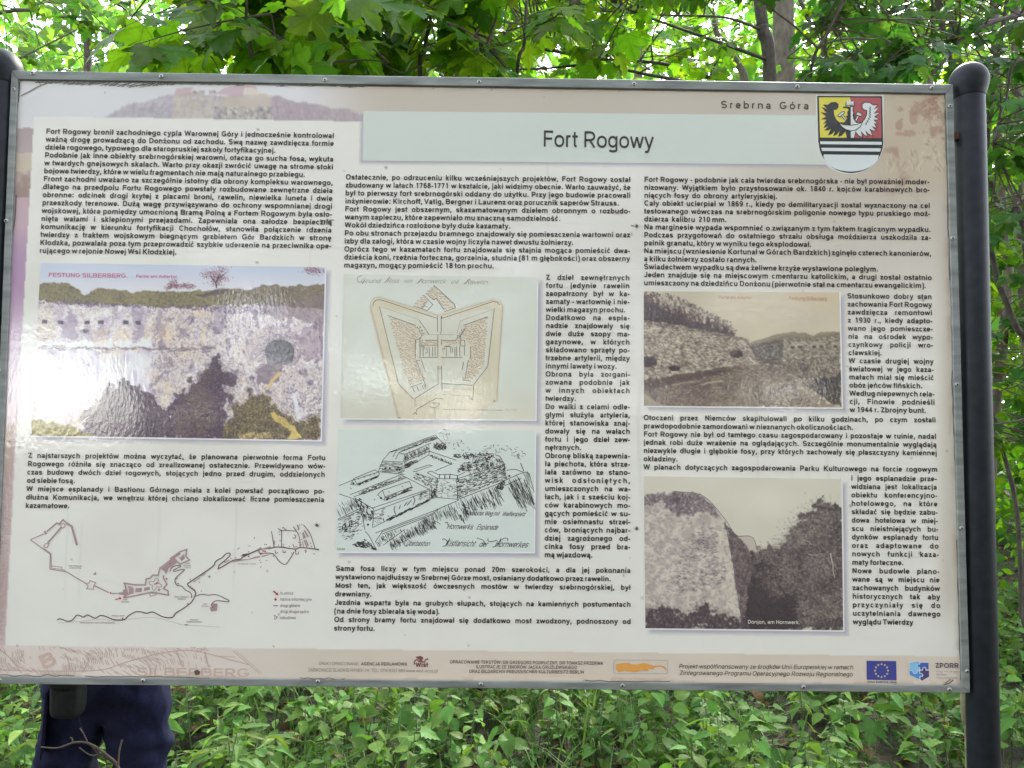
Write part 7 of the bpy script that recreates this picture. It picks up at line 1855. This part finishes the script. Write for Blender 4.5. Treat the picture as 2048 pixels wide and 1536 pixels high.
skin('jacket', JK, [(0, 1), (1, 2), (2, 3), (3, 4), (3, 5), (5, 6), (6, 7), (3, 8), (8, 9), (9, 10)], m_jack, per, 2, (.015, .12))
skin('hair', [(0, -.005, 1.66, .084, .085), (0, .0, 1.73, .085, .092), (0, .01, 1.79, .05, .06)], [(0, 1), (1, 2)], m_hair, per, 2, (.01, .05))
for sx_ in (-.115, .105):
    skin('boot', [(sx_, -.03, .10, .05, .055), (sx_, -.02, .045, .05, .05), (sx_, .10, .04, .048, .04), (sx_, .17, .035, .04, .03)], [(0, 1), (1, 2), (2, 3)], m_shoe, per, 2)
# thigh pocket with a standing flap, on the outer left of the leg
def patch_box(name, quad, th, m, parent):
    """a slab of cloth: quad corners (x, y, z) and its thickness outward -y"""
    n_ = 7; V = []
    q = np.array(quad, float)
    for side in (0, 1):
        for j in range(n_):
            for i2 in range(n_):
                s_, t_ = i2 / (n_ - 1), j / (n_ - 1)
                p_ = (q[0] * (1 - s_) + q[1] * s_) * (1 - t_) + (q[3] * (1 - s_) + q[2] * s_) * t_
                bulge = math.sin(s_ * math.pi) * math.sin(t_ * math.pi)
                V.append(p_ + (np.array([0, -1, 0]) * (th * (.4 + bulge)) if side else 0))
    f = []
    for j in range(n_ - 1):
        for i2 in range(n_ - 1):
            a = j * n_ + i2; f += [(a, a + n_, a + n_ + 1, a + 1), (a + n_ * n_, a + 1 + n_ * n_, a + n_ + 1 + n_ * n_, a + n_ + n_ * n_)]
    ring = [i2 for i2 in range(n_)] + [j * n_ + n_ - 1 for j in range(1, n_)] + [(n_ - 1) * n_ + i2 for i2 in range(n_ - 2, -1, -1)] + [j * n_ for j in range(n_ - 2, 0, -1)]
    for a, b_ in zip(ring, ring[1:] + ring[:1]): f.append((a, b_, b_ + n_ * n_, a + n_ * n_))
    return mesh(name, np.array(V) + np.array(parent.location), f, m, parent, True)
patch_box('thigh_pocket', [(-.205, .03, .62), (-.145, -.08, .63), (-.15, -.08, .42), (-.198, .03, .42)], .018, m_navy, per)
patch_box('pocket_flap', [(-.218, .02, .665), (-.15, -.085, .675), (-.155, -.092, .60), (-.232, .0, .585)], .012, m_navy, per)
patch_box('hip_pocket', [(-.172, .04, .90), (-.12, -.10, .90), (-.125, -.105, .72), (-.178, .03, .735)], .014, m_navy, per)
mb = MB(); mb.tube(np.array([(0, -.158, 1.0), (0, -.168, .92), (.003, -.150, .84), (.004, -.11, .775)]) + np.array(per.location), .0022, 5); mb.build('seat_seam', m_navy, per, True)
# belt pouch hanging at the hip
pp = at(137, 1395, PY - .16)
po = empty('belt_pouch', (float(pp[0]), float(pp[1]), float(pp[2]) - .055), 'dark olive pouch hanging at the hip of the standing person', 'pouch')

def round_box(name, cx, cy, cz, hx, hy, hz, m, parent, e=3.2):
    k1, k2 = 12, 20; V, f = [], []
    sg = lambda v, p_: np.sign(v) * abs(v) ** (2 / p_)
    for j in range(k1 + 1):
        ph = -math.pi / 2 + math.pi * j / k1
        for i2 in range(k2):
            th = 2 * math.pi * i2 / k2
            V.append((cx + hx * sg(math.cos(ph), e) * sg(math.cos(th), e), cy + hy * sg(math.cos(ph), e) * sg(math.sin(th), e), cz + hz * sg(math.sin(ph), e)))
    for j in range(k1):
        for i2 in range(k2): f.append((j * k2 + i2, j * k2 + (i2 + 1) % k2, (j + 1) * k2 + (i2 + 1) % k2, (j + 1) * k2 + i2))
    return mesh(name, V, f, m, parent, True)
round_box('pouch_body', pp[0], pp[1], pp[2] + .02, .041, .030, .072, m_pouch, po, 5)
round_box('pouch_flap', pp[0] - .002, pp[1] - .012, pp[2] + .065, .043, .033, .04, m_pouch, po)

# ================================================================== unseen wood behind the viewer, mirrored in the gloss, plus an added leaf roof
rs = np.random.RandomState(99)
lv = Leaves()
MIR = np.array([CAM.x, -CAM.y, CAM.z])
GAPS = [(95, 770, 165, 125), (515, 650, 30, 110), (790, 748, 70, 20), (700, 735, 20, 40), (905, 800, 45, 45), (1545, 705, 17, 26), (1615, 695, 24, 26), (1560, 785, 45, 32), (1000, 590, 22, 20), (500, 490, 18, 22), (655, 560, 14, 60), (1270, 640, 12, 60), (1440, 560, 20, 14), (1590, 600, 20, 14)]  # openings cut into the unseen leaves to place sky glare on the board
N = 36000
px = rs.rand(N) * 28 - 14; py = -5.0 - rs.rand(N) * 9; pz = -2.5 + rs.rand(N) * 9.5
P = np.stack([px, py, pz], 1)
d = P - MIR; t = (0 - MIR[1]) / d[:, 1]; hit = MIR + d * t[:, None]          # where the mirror ray to this leaf meets the board
rel = hit - np.array(CAM); zz = rel @ np.array(c_f); ix = 1024 + F * (rel @ np.array(c_r)) / zz; iy = 768 + F * (rel @ np.array(c_d)) / zz
keep = np.ones(N, bool)
for gx_, gy_, a_, b_ in GAPS:
    keep &= np.hypot((ix - gx_) / (a_ * 1.1), (iy - gy_) / (b_ * 1.1)) > 1 + .25 * rs.randn(N)
keep &= pz > ground_z(px, py) + .1
keep &= ~((pz > 4.0) & (rs.rand(N) < .08))
P = P[keep]; n_ = len(P); a_ = rs.rand(n_) * 6.283
lv.add(RHOMB, P, np.stack([np.cos(a_), .4 * np.sin(a_), -.5 + .5 * rs.randn(n_)], 1), np.array([0, 1.0, .6]) + rs.randn(n_, 3) * .45, .30 * (.6 + .8 * rs.rand(n_)), rs)
# unseen leaf roof, added to cut the light falling on the board
N = 9000
P = np.stack([rs.rand(N) * 26 - 13, -14 + rs.rand(N) * 13.3, 5.0 + rs.rand(N) * 3.5], 1)
cl = np.sin(P[:, 0] * .8 + 1) * np.sin(P[:, 1] * .9 + .4)
P = P[rs.rand(N) < np.clip(.75 + .6 * cl, .15, 1) * np.where(P[:, 0] < -2.5, .45, 1.0)]; n_ = len(P); a_ = rs.rand(n_) * 6.283  # thinned on the left to let more light reach the board
lv.add(RHOMB, P, np.stack([np.cos(a_), np.sin(a_), -.2 + .3 * rs.randn(n_)], 1), np.array([0, 0, 1.0]) + rs.randn(n_, 3) * .4, .36 * (.6 + .8 * rs.rand(n_)), rs)
tag(lv.build('mirror_wood_shade_roof', m_dim, None, False), 'unseen wood mirrored in the glossy board, with a leaf roof added to dim it', 'woodland', kind='stuff')
